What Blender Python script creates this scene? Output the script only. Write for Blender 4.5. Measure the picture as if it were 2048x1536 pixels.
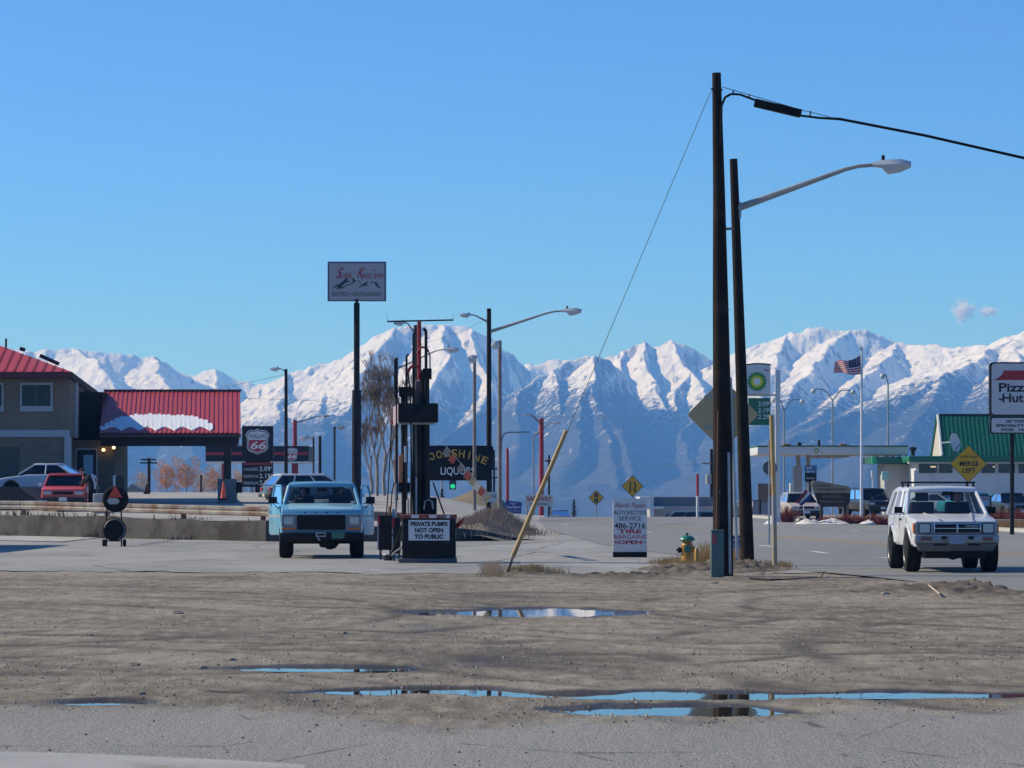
import bpy, bmesh, math, random
import numpy as np
from mathutils import Vector, Matrix
random.seed(7)
R = math.radians
sc = bpy.context.scene
for o in list(bpy.data.objects): bpy.data.objects.remove(o)
COL = sc.collection

# ------------------------------------------------------------------ camera, sky, sun, exposure
FPX, HEYE, CX, HY = 6000.0, 1.6, 1024.0, 985.0      # focal length in photo pixels, eye height, image centre, horizon row
cam_d = bpy.data.cameras.new('camera'); cam = bpy.data.objects.new('camera', cam_d); COL.objects.link(cam)
cam.location = (0, 0, HEYE); cam.rotation_euler = (R(90), 0, 0)
cam_d.sensor_width = 36; cam_d.lens = 36*FPX/2048; cam_d.shift_y = (HY-768)/2048
cam_d.clip_start = 0.5; cam_d.clip_end = 60000
sc.camera = cam

SUN_EL, SUN_BACK = R(36), R(15)          # sun stands left of the street and slightly beyond it
sdir = Vector((-math.cos(SUN_EL)*math.cos(SUN_BACK), math.cos(SUN_EL)*math.sin(SUN_BACK), math.sin(SUN_EL)))
world = bpy.data.worlds.new('World'); sc.world = world; world.use_nodes = True
nt = world.node_tree; nt.nodes.clear()
sky = nt.nodes.new('ShaderNodeTexSky'); sky.sky_type = 'NISHITA'; sky.sun_disc = False
sky.sun_elevation = SUN_EL; sky.sun_rotation = math.atan2(sdir.x, sdir.y)
sky.altitude = 3100; sky.air_density = 1.0; sky.dust_density = 0.0; sky.ozone_density = 4.0
bg = nt.nodes.new('ShaderNodeBackground'); bg.inputs[1].default_value = 0.13
wo = nt.nodes.new('ShaderNodeOutputWorld')
tint = nt.nodes.new('ShaderNodeMix'); tint.data_type = 'RGBA'; tint.blend_type = 'MULTIPLY'; tint.inputs[0].default_value = 1.0
tint.inputs[7].default_value = (0.46, 0.86, 1.29, 1)      # camera's cold white balance, the same over the whole sky
nt.links.new(sky.outputs[0], tint.inputs[6]); nt.links.new(tint.outputs[2], bg.inputs[0]); nt.links.new(bg.outputs[0], wo.inputs[0])
sl = bpy.data.lights.new('sun', 'SUN'); sl.energy = 5.0; sl.angle = R(0.5); sl.color = (1.0, 0.92, 0.74)
sun = bpy.data.objects.new('sun', sl); COL.objects.link(sun)
sun.rotation_euler = (-sdir).to_track_quat('-Z', 'Y').to_euler(); sun.location = (-40, 20, 60)
sc.view_settings.view_transform = 'Standard'; sc.view_settings.look = 'None'
sc.view_settings.gamma = 1.0; sc.view_settings.exposure = 0.0; sc.view_settings.use_curve_mapping = False
sc.cycles.use_denoising = True; sc.cycles.max_bounces = 6; sc.cycles.transparent_max_bounces = 16
sc.cycles.volume_bounces = 3

# ------------------------------------------------------------------ where a photo pixel stands in the place
def WX(px, Y): return (px-CX)/FPX*Y
def WZ(py, Y): return HEYE+(HY-py)/FPX*Y
def P(px, py, Y): return Vector((WX(px, Y), Y, WZ(py, Y)))
def G(px, py, z=0.0):
    Y = FPX*(HEYE-z)/(py-HY); return Vector((WX(px, Y), Y, z))

# ------------------------------------------------------------------ noise
def _hash(ix, iy, s):
    h = (ix.astype(np.int64)*374761393 + iy.astype(np.int64)*668265263 + s*974711) & 0xffffffff
    h = ((h ^ (h >> 13))*1274126177) & 0xffffffff
    return ((h ^ (h >> 16)) & 0xffff)/65535.0
def noise(x, y, s=0):
    x = np.asarray(x, float); y = np.asarray(y, float)
    ix, iy = np.floor(x), np.floor(y); fx, fy = x-ix, y-iy
    out = 0
    u = fx*fx*fx*(fx*(fx*6-15)+10); v = fy*fy*fy*(fy*(fy*6-15)+10)
    def g(a, b):
        an = _hash(ix+a, iy+b, s)*2*np.pi
        return np.cos(an)*(fx-a)+np.sin(an)*(fy-b)
    return ((g(0,0)*(1-u)+g(1,0)*u)*(1-v)+(g(0,1)*(1-u)+g(1,1)*u)*v)*1.4
def fbm(x, y, o=4, s=0, gain=0.5):
    a, t, f = 1.0, 0, 1.0
    for i in range(o):
        t = t+a*noise(x*f, y*f, s+i*17); a *= gain; f *= 2.03
    return t
def ridged(x, y, o=4, s=0):
    a, t, f = 1.0, 0, 1.0
    for i in range(o):
        t = t+a*(1-np.abs(noise(x*f, y*f, s+i*17))*2); a *= 0.5; f *= 2.03
    return t
def sstep(a, b, x):
    t = np.clip((x-a)/(b-a), 0, 1); return t*t*(3-2*t)

# ------------------------------------------------------------------ materials
MATS = {}
def mat(name, col, rough=0.6, metal=0.0, var=0.12, scale=6.0, bump=0.0, bscale=40.0, spec=0.5, emit=None, coat=0.0, dirt=None, dscale=2.0, damt=0.35):
    """colour with mottled variation, optional dirt/rust patches and fine relief"""
    if name in MATS: return MATS[name]
    m = bpy.data.materials.new(name); m.use_nodes = True; n = m.node_tree; b = n.nodes['Principled BSDF']
    b.inputs['Roughness'].default_value = rough; b.inputs['Metallic'].default_value = metal
    b.inputs['Specular IOR Level'].default_value = spec; b.inputs['Coat Weight'].default_value = coat
    tc = n.nodes.new('ShaderNodeTexCoord')
    nz = n.nodes.new('ShaderNodeTexNoise'); nz.inputs['Scale'].default_value = scale; nz.inputs['Detail'].default_value = 5; nz.inputs['Roughness'].default_value = 0.65
    n.links.new(tc.outputs['Object'], nz.inputs['Vector'])
    mr = n.nodes.new('ShaderNodeMapRange'); mr.inputs[1].default_value = 0.25; mr.inputs[2].default_value = 0.75
    mr.inputs[3].default_value = 1-var; mr.inputs[4].default_value = 1+var
    n.links.new(nz.outputs['Fac'], mr.inputs[0])
    mx = n.nodes.new('ShaderNodeMix'); mx.data_type = 'RGBA'; mx.blend_type = 'MULTIPLY'; mx.inputs[0].default_value = 1
    mx.inputs[6].default_value = (*col, 1); n.links.new(mr.outputs[0], mx.inputs[7])
    out = mx.outputs[2]
    if dirt:
        n2 = n.nodes.new('ShaderNodeTexNoise'); n2.inputs['Scale'].default_value = dscale; n2.inputs['Detail'].default_value = 8; n2.inputs['Roughness'].default_value = 0.7
        n.links.new(tc.outputs['Object'], n2.inputs['Vector'])
        r2 = n.nodes.new('ShaderNodeMapRange'); r2.inputs[1].default_value = 0.62-damt*0.35; r2.inputs[2].default_value = 0.78-damt*0.3; n.links.new(n2.outputs['Fac'], r2.inputs[0])
        m2 = n.nodes.new('ShaderNodeMix'); m2.data_type = 'RGBA'; n.links.new(r2.outputs[0], m2.inputs[0]); n.links.new(out, m2.inputs[6]); m2.inputs[7].default_value = (*dirt, 1)
        out = m2.outputs[2]
    n.links.new(out, b.inputs['Base Color'])
    if bump:
        n3 = n.nodes.new('ShaderNodeTexNoise'); n3.inputs['Scale'].default_value = bscale; n3.inputs['Detail'].default_value = 4
        n.links.new(tc.outputs['Object'], n3.inputs['Vector'])
        bp = n.nodes.new('ShaderNodeBump'); bp.inputs['Strength'].default_value = bump; bp.inputs['Distance'].default_value = 0.02
        n.links.new(n3.outputs['Fac'], bp.inputs['Height']); n.links.new(bp.outputs[0], b.inputs['Normal'])
    if emit:
        b.inputs['Emission Color'].default_value = (*emit[0], 1); b.inputs['Emission Strength'].default_value = emit[1]
    MATS[name] = m; return m
def glass_mat(name, tint=(0.55, 0.62, 0.65), rough=0.02):
    """thin automotive or window glass: lets light through and mirrors the sky at a slant"""
    if name in MATS: return MATS[name]
    m = bpy.data.materials.new(name); m.use_nodes = True; n = m.node_tree; n.nodes.clear()
    tr = n.nodes.new('ShaderNodeBsdfTransparent'); tr.inputs[0].default_value = (*tint, 1)
    gl = n.nodes.new('ShaderNodeBsdfGlossy'); gl.inputs['Roughness'].default_value = rough; gl.inputs[0].default_value = (0.9, 0.95, 1, 1)
    fr = n.nodes.new('ShaderNodeFresnel'); fr.inputs[0].default_value = 1.5
    mx = n.nodes.new('ShaderNodeMixShader'); n.links.new(fr.outputs[0], mx.inputs[0]); n.links.new(tr.outputs[0], mx.inputs[1]); n.links.new(gl.outputs[0], mx.inputs[2])
    o = n.nodes.new('ShaderNodeOutputMaterial'); n.links.new(mx.outputs[0], o.inputs[0])
    MATS[name] = m; return m
class NT:
    """small node-tree writer"""
    def __init__(s, name):
        s.m = bpy.data.materials.new(name); s.m.use_nodes = True; s.n = s.m.node_tree; s.b = s.n.nodes['Principled BSDF']
        s.tc = s.n.nodes.new('ShaderNodeTexCoord'); MATS[name] = s.m
    def lk(s, a, b): s.n.links.new(a, b)
    def mapping(s, scale, src='Object', loc=(0,0,0), rot=(0,0,0)):
        mp = s.n.nodes.new('ShaderNodeMapping'); mp.inputs['Scale'].default_value = scale; mp.inputs['Location'].default_value = loc; mp.inputs['Rotation'].default_value = rot
        s.lk(s.tc.outputs[src], mp.inputs[0]); return mp.outputs[0]
    def noise(s, scale, detail=5, rough=0.6, vec=None, dist=0.0):
        t = s.n.nodes.new('ShaderNodeTexNoise'); t.inputs['Scale'].default_value = scale; t.inputs['Detail'].default_value = detail
        t.inputs['Roughness'].default_value = rough; t.inputs['Distortion'].default_value = dist
        s.lk(vec if vec else s.tc.outputs['Object'], t.inputs['Vector']); return t.outputs['Fac']
    def vor(s, scale, vec=None, feature='F1'):
        t = s.n.nodes.new('ShaderNodeTexVoronoi'); t.inputs['Scale'].default_value = scale; t.feature = feature
        s.lk(vec if vec else s.tc.outputs['Object'], t.inputs['Vector']); return t.outputs['Distance']
    def mr(s, x, a, b, c=0.0, d=1.0, smooth=True):
        t = s.n.nodes.new('ShaderNodeMapRange'); t.interpolation_type = 'SMOOTHSTEP' if smooth else 'LINEAR'
        for i, v in enumerate((a, b, c, d)): t.inputs[i+1].default_value = v
        s.lk(x, t.inputs[0]); return t.outputs[0]
    def math(s, op, a, b=None, c=None):
        t = s.n.nodes.new('ShaderNodeMath'); t.operation = op
        for i, v in enumerate((a, b, c)):
            if v is None: continue
            if isinstance(v, (int, float)): t.inputs[i].default_value = v
            else: s.lk(v, t.inputs[i])
        return t.outputs[0]
    def mix(s, f, a, b, blend='MIX'):
        t = s.n.nodes.new('ShaderNodeMix'); t.data_type = 'RGBA'; t.blend_type = blend
        for i, v in ((0, f), (6, a), (7, b)):
            if isinstance(v, (int, float)): t.inputs[i].default_value = v
            elif isinstance(v, tuple): t.inputs[i].default_value = (*v, 1)
            else: s.lk(v, t.inputs[i])
        return t.outputs[2]
    def xyz(s, src='Object'):
        t = s.n.nodes.new('ShaderNodeSeparateXYZ'); s.lk(s.tc.outputs[src], t.inputs[0]); return t.outputs
    def bump(s, h, strength=0.5, dist=0.02):
        t = s.n.nodes.new('ShaderNodeBump'); t.inputs['Strength'].default_value = strength; t.inputs['Distance'].default_value = dist
        s.lk(h, t.inputs['Height']); s.lk(t.outputs[0], s.b.inputs['Normal'])
    def color(s, c): s.lk(c, s.b.inputs['Base Color'])

# ------------------------------------------------------------------ mesh helpers
class MB:
    def __init__(s): s.v = []; s.f = []
    def add(s, vs, fs):
        o = len(s.v); s.v += [tuple(v) for v in vs]; s.f += [tuple(i+o for i in f) for f in fs]; return s
    def box(s, x0, x1, y0, y1, z0, z1):
        return s.add([(x0,y0,z0),(x1,y0,z0),(x1,y1,z0),(x0,y1,z0),(x0,y0,z1),(x1,y0,z1),(x1,y1,z1),(x0,y1,z1)],
                     [(0,3,2,1),(4,5,6,7),(0,1,5,4),(1,2,6,5),(2,3,7,6),(3,0,4,7)])
    def cbox(s, c, d, rz=0, ry=0, rx=0):
        M = Matrix.Rotation(rz,3,'Z') @ Matrix.Rotation(ry,3,'Y') @ Matrix.Rotation(rx,3,'X'); a, b, e = d[0]/2, d[1]/2, d[2]/2
        pts = [(-a,-b,-e),(a,-b,-e),(a,b,-e),(-a,b,-e),(-a,-b,e),(a,-b,e),(a,b,e),(-a,b,e)]
        return s.add([Vector(c)+M@Vector(p) for p in pts], [(0,3,2,1),(4,5,6,7),(0,1,5,4),(1,2,6,5),(2,3,7,6),(3,0,4,7)])
    def tube(s, pts, rad, n=10, cap=True):
        pts = [Vector(p) for p in pts]; k = len(pts)
        rad = [rad]*k if isinstance(rad, (int, float)) else rad
        vs, fs = [], []; up = None
        for i, p in enumerate(pts):
            t = (pts[min(i+1,k-1)]-pts[max(i-1,0)]).normalized()
            if up is None: up = Vector((0,0,1)) if abs(t.z) < 0.9 else Vector((0,1,0))
            u = t.cross(up)
            if u.length < 1e-4: up = Vector((1,0,0)); u = t.cross(up)
            u.normalize(); w = u.cross(t).normalized(); up = w
            for j in range(n):
                a = 2*math.pi*j/n; vs.append(p+(u*math.cos(a)+w*math.sin(a))*rad[i])
        for i in range(k-1):
            for j in range(n):
                a, b = i*n+j, i*n+(j+1)%n; fs.append((a, b, b+n, a+n))
        if cap: fs += [tuple(reversed(range(n))), tuple(range((k-1)*n, k*n))]
        return s.add(vs, fs)
    def lathe(s, prof, c=(0,0,0), n=16, axis='Z'):
        vs, fs = [], []
        for r, h in prof:
            for j in range(n):
                a = 2*math.pi*j/n; x, y = r*math.cos(a), r*math.sin(a)
                v = (x, y, h) if axis == 'Z' else ((h, x, y) if axis == 'X' else (x, h, y))
                vs.append((c[0]+v[0], c[1]+v[1], c[2]+v[2]))
        for i in range(len(prof)-1):
            for j in range(n):
                a, b = i*n+j, i*n+(j+1)%n; fs.append((a, b, b+n, a+n))
        fs += [tuple(reversed(range(n))), tuple(range((len(prof)-1)*n, len(prof)*n))]
        return s.add(vs, fs)
    def prism(s, poly, axis, a, b):
        """extrude a 2-D outline: axis 'Y' outline is (x,z), 'X' outline is (y,z), 'Z' outline is (x,y)"""
        n = len(poly)
        def m(p, t): return (p[0],t,p[1]) if axis=='Y' else ((t,p[0],p[1]) if axis=='X' else (p[0],p[1],t))
        vs = [m(p,a) for p in poly]+[m(p,b) for p in poly]
        return s.add(vs, [tuple(range(n)), tuple(reversed(range(n,2*n)))]+[(i,i+n,(i+1)%n+n,(i+1)%n) for i in range(n)])
    def quad(s, *p): return s.add(p, [tuple(range(len(p)))])
    def build(s, name, m, parent=None, smooth=False, bevel=0.0, seg=2, fix=True):
        me = bpy.data.meshes.new(name); me.from_pydata([tuple(v) for v in s.v], [], s.f)
        if fix:
            bm = bmesh.new(); bm.from_mesh(me); bmesh.ops.recalc_face_normals(bm, faces=bm.faces); bm.to_mesh(me); bm.free()
        me.materials.append(MATS[m] if isinstance(m, str) else m)
        o = bpy.data.objects.new(name, me); COL.objects.link(o)
        if parent is not None: o.parent = parent
        if bevel:
            bv = o.modifiers.new('bevel', 'BEVEL'); bv.width = bevel; bv.segments = seg; bv.limit_method = 'ANGLE'; bv.angle_limit = R(35)
        if smooth or bevel:
            me.polygons.foreach_set('use_smooth', [True]*len(me.polygons))
            if hasattr(me, 'set_sharp_from_angle') and not bevel: me.set_sharp_from_angle(angle=R(40))
        return o
def empty(name, loc=(0,0,0), rz=0.0):
    o = bpy.data.objects.new(name, None); COL.objects.link(o); o.location = loc; o.rotation_euler = (0,0,rz); return o
def tag(o, label=None, cat=None, group=None, kind=None):
    if label: o['label'] = label
    if cat: o['category'] = cat
    if group: o['group'] = group
    if kind: o['kind'] = kind
    return o
def thing(name, label, cat, loc=(0,0,0), rz=0.0, group=None): return tag(empty(name, loc, rz), label, cat, group)
def copy_tree(o, parent=None):
    c = o.copy(); COL.objects.link(c); c.parent = parent
    for ch in o.children: copy_tree(ch, c)
    return c
def text(name, body, size, m, parent, loc, rz=0.0, align='CENTER', width=None, bold=0.0, shear=0.0, depth=0.004, spacing=1.0):
    """lettering standing upright, facing -Y in its parent's frame; loc is the middle of the baseline"""
    cu = bpy.data.curves.new(name, 'FONT'); cu.body = body; cu.size = size; cu.align_x = align; cu.extrude = depth; cu.offset = bold; cu.shear = shear; cu.space_character = spacing
    cu.resolution_u = 3
    t = bpy.data.objects.new(name, cu); COL.objects.link(t)
    dg = bpy.context.evaluated_depsgraph_get(); me = bpy.data.meshes.new_from_object(t.evaluated_get(dg))
    bpy.data.objects.remove(t); bpy.data.curves.remove(cu)
    xs = [v.co.x for v in me.vertices]
    k = 1.0
    if width and xs: k = width/(max(xs)-min(xs))
    rot = Matrix.Rotation(rz, 4, 'Z') @ Matrix.Rotation(R(90), 4, 'X') @ Matrix.Diagonal((k, 1, 1, 1))
    me.transform(rot); me.materials.clear(); me.materials.append(MATS[m] if isinstance(m, str) else m); me.name = name
    o = bpy.data.objects.new(name, me); COL.objects.link(o); o.parent = parent; o.location = loc
    return o
def grid_mesh(name, xs, ys, zfun, m, kind='structure'):
    X, Y = np.meshgrid(xs, ys); Z = zfun(X, Y); nx, ny = len(xs), len(ys)
    return raw_grid(name, X, Y, Z, m, kind)
def raw_grid(name, X, Y, Z, m, kind='structure'):
    ny, nx = X.shape
    co = np.stack([X, Y, Z], -1).reshape(-1, 3)
    i = np.arange(nx*ny).reshape(ny, nx)
    q = np.stack([i[:-1,:-1], i[:-1,1:], i[1:,1:], i[1:,:-1]], -1).reshape(-1, 4)
    me = bpy.data.meshes.new(name); me.vertices.add(len(co)); me.vertices.foreach_set('co', co.ravel())
    me.loops.add(q.size); me.loops.foreach_set('vertex_index', q.ravel()); me.polygons.add(len(q))
    me.polygons.foreach_set('loop_start', np.arange(0, q.size, 4)); me.polygons.foreach_set('loop_total', np.full(len(q), 4))
    me.polygons.foreach_set('use_smooth', np.ones(len(q), bool)); me.update(); me.validate()
    me.materials.append(MATS[m] if isinstance(m, str) else m)
    o = bpy.data.objects.new(name, me); COL.objects.link(o)
    if kind: o['kind'] = kind
    return o
# ================================================================== THE SETTING
# ---- distant range: a network of crests and spurs, each point (photo column, row, metres away)
def N(px, py, D): p = P(px, py, D); return (p.x, p.y, p.z)
SP = []   # (polyline, slope, curve)
ASYM = 1.35
def ridge(pts, k): SP.append(([N(*p) for p in pts], k, ASYM))
# left massif
ASYM = 0.75
ridge([(-500,735,9800),(-250,716,9700),(-60,705,9600),(60,697,9500),(110,697,9500),(152,693,9500),(200,702,9550),(250,708,9600),(300,715,9600),(340,735,9700),(380,757,9800),(440,782,9900)], 0.42)
ridge([(152,693,9500),(200,735,9000),(240,790,8500),(250,860,7800),(240,930,7000)], 0.40)
ridge([(300,715,9600),(330,760,9100),(350,800,8700),(380,850,8100),(400,910,7400)], 0.44)
ridge([(60,697,9500),(40,760,8800),(0,830,8000),(-40,930,7000)], 0.4)
ridge([(-250,716,9700),(-280,800,8700),(-300,920,7300)], 0.4)
# small far peak
ridge([(330,790,11500),(385,752,11500),(425,735,11500),(470,758,11500),(520,768,11500),(545,768,11400),(600,770,11300)], 0.45)
ridge([(425,735,11500),(440,790,10800),(470,840,10200)], 0.5)
# central dome
ASYM = 2.0
ridge([(520,790,9300),(548,772,9300),(580,748,9300),(640,730,9300),(690,712,9300),(730,692,9300),(760,670,9300),(790,656,9300),(830,652,9300),(880,650,9300),(930,655,9300),(975,678,9400),(1020,705,9500),(1060,735,9600),(1110,760,9700)], 0.62)
ridge([(880,650,9300),(893,680,9050),(905,705,8850),(880,740,8600),(850,800,8200),(845,860,7800),(850,930,7200)], 0.62)
ridge([(930,655,9300),(960,710,9000),(985,770,8600),(960,820,8200),(930,880,7700)], 0.7)
ridge([(790,656,9300),(745,720,8900),(715,780,8500),(690,830,8000)], 0.6)
ridge([(690,712,9300),(660,770,8900),(640,810,8500),(625,840,8100)], 0.6)
ridge([(580,748,9300),(560,800,8900),(545,850,8400)], 0.6)
ridge([(480,860,7900),(540,850,7800),(600,838,7700),(650,826,7600),(700,835,7500),(760,880,7300),(800,940,7000)], 0.42)
ridge([(650,826,7600),(640,880,7100),(640,960,6500)], 0.42)
# far saddle peaks
ridge([(1020,745,11200),(1060,726,11200),(1095,716,11200),(1130,722,11200),(1150,719,11200),(1180,725,11200),(1240,716,11200)], 0.6)
# front pyramid
ridge([(1190,705,7800),(1168,708,7780),(1140,722,7750),(1100,745,7700),(1060,766,7600),(1000,805,7450),(950,835,7300),(890,870,7100),(820,920,6800)], 0.72)
ridge([(1190,705,7800),(1207,714,7850),(1230,742,7950),(1270,790,8100)], 0.75)
ridge([(1190,705,7800),(1195,760,7450),(1205,820,7100),(1225,880,6700),(1230,940,6350),(1235,990,6000)], 0.74)
ridge([(1195,760,7450),(1175,800,7200),(1160,850,6850),(1165,910,6500)], 0.74)
ridge([(1110,743,7700),(1125,790,7400),(1135,840,7100),(1140,880,6800)], 0.76)
ridge([(1205,820,7100),(1245,860,6900),(1262,910,6550),(1262,960,6250)], 0.76)
ridge([(1040,778,7550),(1035,830,7200),(1045,890,6800)], 0.76)
# right-centre peaks
ridge([(1150,740,9000),(1195,714,9000),(1240,702,9000),(1290,685,9000),(1320,694,9000),(1345,680,9000),(1380,690,9000),(1420,710,9000),(1445,714,9000),(1475,706,9000)], 0.68)
ridge([(1290,685,9000),(1300,740,8600),(1320,790,8200),(1330,830,7900),(1310,880,7400),(1300,940,6900)], 0.7)
ridge([(1345,680,9000),(1385,740,8600),(1415,790,8200),(1400,830,7800),(1365,865,7500),(1385,920,7000),(1395,970,6500)], 0.66)
ridge([(1385,740,8600),(1350,780,8300),(1345,820,8000),(1340,850,7700)], 0.7)
ridge([(1240,702,9000),(1255,760,8500),(1265,810,8100)], 0.74)
ridge([(1445,714,9000),(1460,780,8400),(1450,840,7800),(1465,900,7200)], 0.66)
# right massif
ASYM = 0.85
ridge([(1455,722,8900),(1490,703,8800),(1530,685,8800),(1580,668,8800),(1625,652,8800),(1642,650,8800),(1660,657,8800),(1700,653,8800),(1740,661,8800),(1790,681,8800),(1830,688,8700),(1880,690,8600),(1930,692,8500),(1970,690,8400),(2010,678,8200),(2048,665,8000),(2120,640,7800),(2300,600,7600),(2600,560,7500)], 0.5)
ridge([(1700,653,8800),(1665,690,8500),(1640,720,8250),(1600,760,7900),(1560,800,7600),(1520,850,7200)], 0.52)
ridge([(1580,668,8800),(1555,720,8400),(1535,770,8000),(1510,820,7600)], 0.55)
ridge([(1790,681,8800),(1760,730,8300),(1700,770,7900),(1660,810,7500),(1600,850,7100)], 0.5)
ridge([(2048,668,8000),(1960,715,7500),(1880,755,7100),(1800,790,6800),(1700,825,6500),(1600,870,6200),(1520,930,5900)], 0.40)
ridge([(1880,755,7100),(1850,820,6500),(1800,880,6100),(1740,940,5700)], 0.38)
ridge([(2048,668,8000),(2030,760,7000),(1980,850,6200),(1920,930,5700)], 0.38)
ridge([(2300,600,7600),(2250,760,6500),(2200,900,5700)], 0.4)

def mountain_z(PX, X, Y):
    wx = X+fbm(X/500, Y/500, 3, 3)*20+fbm(X/120, Y/120, 3, 9)*6; wy = Y+fbm(X/500, Y/500, 3, 5)*60+fbm(X/120, Y/120, 3, 11)*14
    Z = np.full(X.shape, -60.0); rows, cols = Y[:, 0], PX[0]
    for pl, k, asym in SP:
        for (ax, ay, az), (bx, by, bz) in zip(pl[:-1], pl[1:]):
            reach = (max(az, bz)+60)/k*1.25+120; lo, hi = min(ay, by)-reach, max(ay, by)+reach
            r0, r1 = np.searchsorted(rows, lo), np.searchsorted(rows, hi); near = max(rows[min(r0, len(rows)-1)], 4000)
            c0 = np.searchsorted(cols, CX+FPX*min((min(ax, bx)-reach)/near, (min(ax, bx)-reach)/max(hi, near)))
            c1 = np.searchsorted(cols, CX+FPX*max((max(ax, bx)+reach)/near, (max(ax, bx)+reach)/max(hi, near)))
            if r1 <= r0 or c1 <= c0: continue
            sx, sy = wx[r0:r1, c0:c1], wy[r0:r1, c0:c1]
            dx, dy = bx-ax, by-ay; L2 = dx*dx+dy*dy
            t = np.clip(((sx-ax)*dx+(sy-ay)*dy)/L2, 0, 1)
            d = np.hypot(sx-ax-t*dx, sy-ay-t*dy)
            Z[r0:r1, c0:c1] = np.maximum(Z[r0:r1, c0:c1], az+t*(bz-az)-k*(1+asym*sstep(-0.25, 0.75, (0.80*(sx-ax-t*dx)-0.60*(sy-ay-t*dy))/(d+1)))*d*(1-0.10*np.minimum(d/900, 1.5)))
    Z = np.maximum(Z, -70+np.clip((Y-4600)/4200, 0, 1.1)*175+ridged(X/420, Y/900, 4, 19)*24-20)
    up = np.clip((Z+30)/250, 0, 1)
    # gullies running down the faces plus broken rock
    Z = Z+up*(ridged(X/150, Y/420, 5, 21)-1.1)*8+up*(ridged(X/55, Y/160, 4, 27)-1.1)*3+up*fbm(X/40, Y/60, 4, 31)*3.5
    return np.maximum(Z, -60+fbm(X/300, Y/300, 2, 41)*6)
px_cols = np.concatenate([np.linspace(-700, -60, 70), np.linspace(-57, 2105, 900), np.linspace(2110, 2750, 70)])
drows = np.concatenate([np.linspace(4200, 6000, 60), np.linspace(6008, 9700, 400), np.linspace(9720, 12200, 70)])
PXg, Dg = np.meshgrid(px_cols, drows); Xg = (PXg-CX)/FPX*Dg
t = NT('mountain_snow')
x, y, z = t.xyz()
elev = z
n1 = t.noise(0.006, 6, 0.62); n2 = t.noise(0.05, 5, 0.7); n3 = t.noise(0.022, 4, 0.6, t.mapping((1.6, 0.5, 0.35)))
geo = t.n.nodes.new('ShaderNodeNewGeometry'); sp_ = t.n.nodes.new('ShaderNodeSeparateXYZ'); t.lk(geo.outputs['Normal'], sp_.inputs[0])
steep = t.mr(sp_.outputs[2], 0.45, 0.85, 1.0, 0.0)
e2 = t.math('ADD', elev, t.math('MULTIPLY', t.math('SUBTRACT', n1, 0.5), 260))
e3 = t.math('ADD', e2, t.math('MULTIPLY', t.math('SUBTRACT', n2, 0.5), 560))
e4 = t.math('SUBTRACT', e3, t.math('ADD', t.math('MULTIPLY', steep, 55), t.mr(y, 6000, 9200, 110, 0, False)))
snow = t.mr(e4, 135, 240)
rocks = t.mr(t.math('ADD', n3, t.math('MULTIPLY', steep, 0.16)), 0.585, 0.70)
snow = t.math('MULTIPLY', snow, t.math('SUBTRACT', 1.0, t.math('MULTIPLY', rocks, 0.85)))
ground_c = t.mix(t.mr(e2, 0, 190), (0.05, 0.05, 0.04), (0.026, 0.034, 0.03))
ground_c = t.mix(t.mr(t.noise(0.045, 6, 0.75), 0.42, 0.66), ground_c, (0.055, 0.056, 0.05)); ground_c = t.mix(t.mr(elev, 260, 420), ground_c, (0.10, 0.095, 0.095))
fleck = t.math('MULTIPLY', t.mr(t.noise(0.075, 5, 0.7, t.mapping((1, 0.6, 0.6))), 0.56, 0.66), t.math('MULTIPLY', t.mr(t.math('ADD', elev, t.math('MULTIPLY', n1, 200)), 60, 260), t.mr(t.noise(0.012, 3), 0.46, 0.60)))
snow = t.math('MAXIMUM', snow, t.math('MULTIPLY', fleck, 0.85))
col = t.mix(snow, ground_c, (0.84, 0.84, 0.86)); t.color(col)
t.b.inputs['Roughness'].default_value = 0.85; t.b.inputs['Specular IOR Level'].default_value = 0.1
t.bump(t.noise(0.03, 8, 0.72), 0.6, 24.0)
mtn = raw_grid('mountains', Xg, Dg, mountain_z(PXg, Xg, Dg), 'mountain_snow')

# ---- the wide ground that carries everything, falling away beyond the crest of the street
def base_z(X, Y):
    z = -0.16-np.clip(Y-192, 0, 400)*0.020-np.clip(Y-592, 0, 4000)*0.010
    return np.maximum(z, -52)
t = NT('valley_ground'); n1 = t.noise(0.05, 6); n2 = t.noise(1.5, 5)
t.color(t.mix(n1, (0.10, 0.09, 0.06), t.mix(n2, (0.16, 0.13, 0.085), (0.085, 0.085, 0.05)))); t.b.inputs['Roughness'].default_value = 0.95
grid_mesh('ground', np.concatenate([np.linspace(-9000, -150, 40), np.linspace(-140, 140, 60), np.linspace(150, 9000, 40)]),
          np.concatenate([np.linspace(-300, 0, 8), np.linspace(10, 600, 60), np.linspace(620, 13000, 60)]), base_z, 'valley_ground')

# ---- haze: the air between here and the range
# ---- street edges, wall line and heights of the lots (world metres)
def curve(pts):
    a = np.array(sorted(pts)); return lambda q: np.interp(q, a[:, 0], a[:, 1])
road_l = curve([(10, 13.5), (30, 10.3), (41.7, 8.87), (46.8, 8.0), (56.5, 6.74), (61.1, 5.9), (70, 4.95), (78, 3.98), (91.4, 2.68), (106.7, 2.24), (128, 1.45), (160, 1.5), (192, 1.73), (260, 2.4), (330, 3)])
road_r = curve([(10, 23), (60, 22.5), (118.5, 20.2), (147.7, 18.6), (171, 15.6), (192, 15.0), (260, 14.6), (330, 14.6)])
wall_y = curve([(-70, 122), (-25, 113), (-19, 110), (-14, 104.5), (-8, 97.5), (-3, 97), (0.3, 99.5), (2, 101)])
wall_t = curve([(-70, 0.8), (-19, 0.78), (-14, 0.74), (-8, 0.64), (-3, 0.47), (-1, 0.36), (0.3, 0.05), (2, 0.0)])
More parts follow.
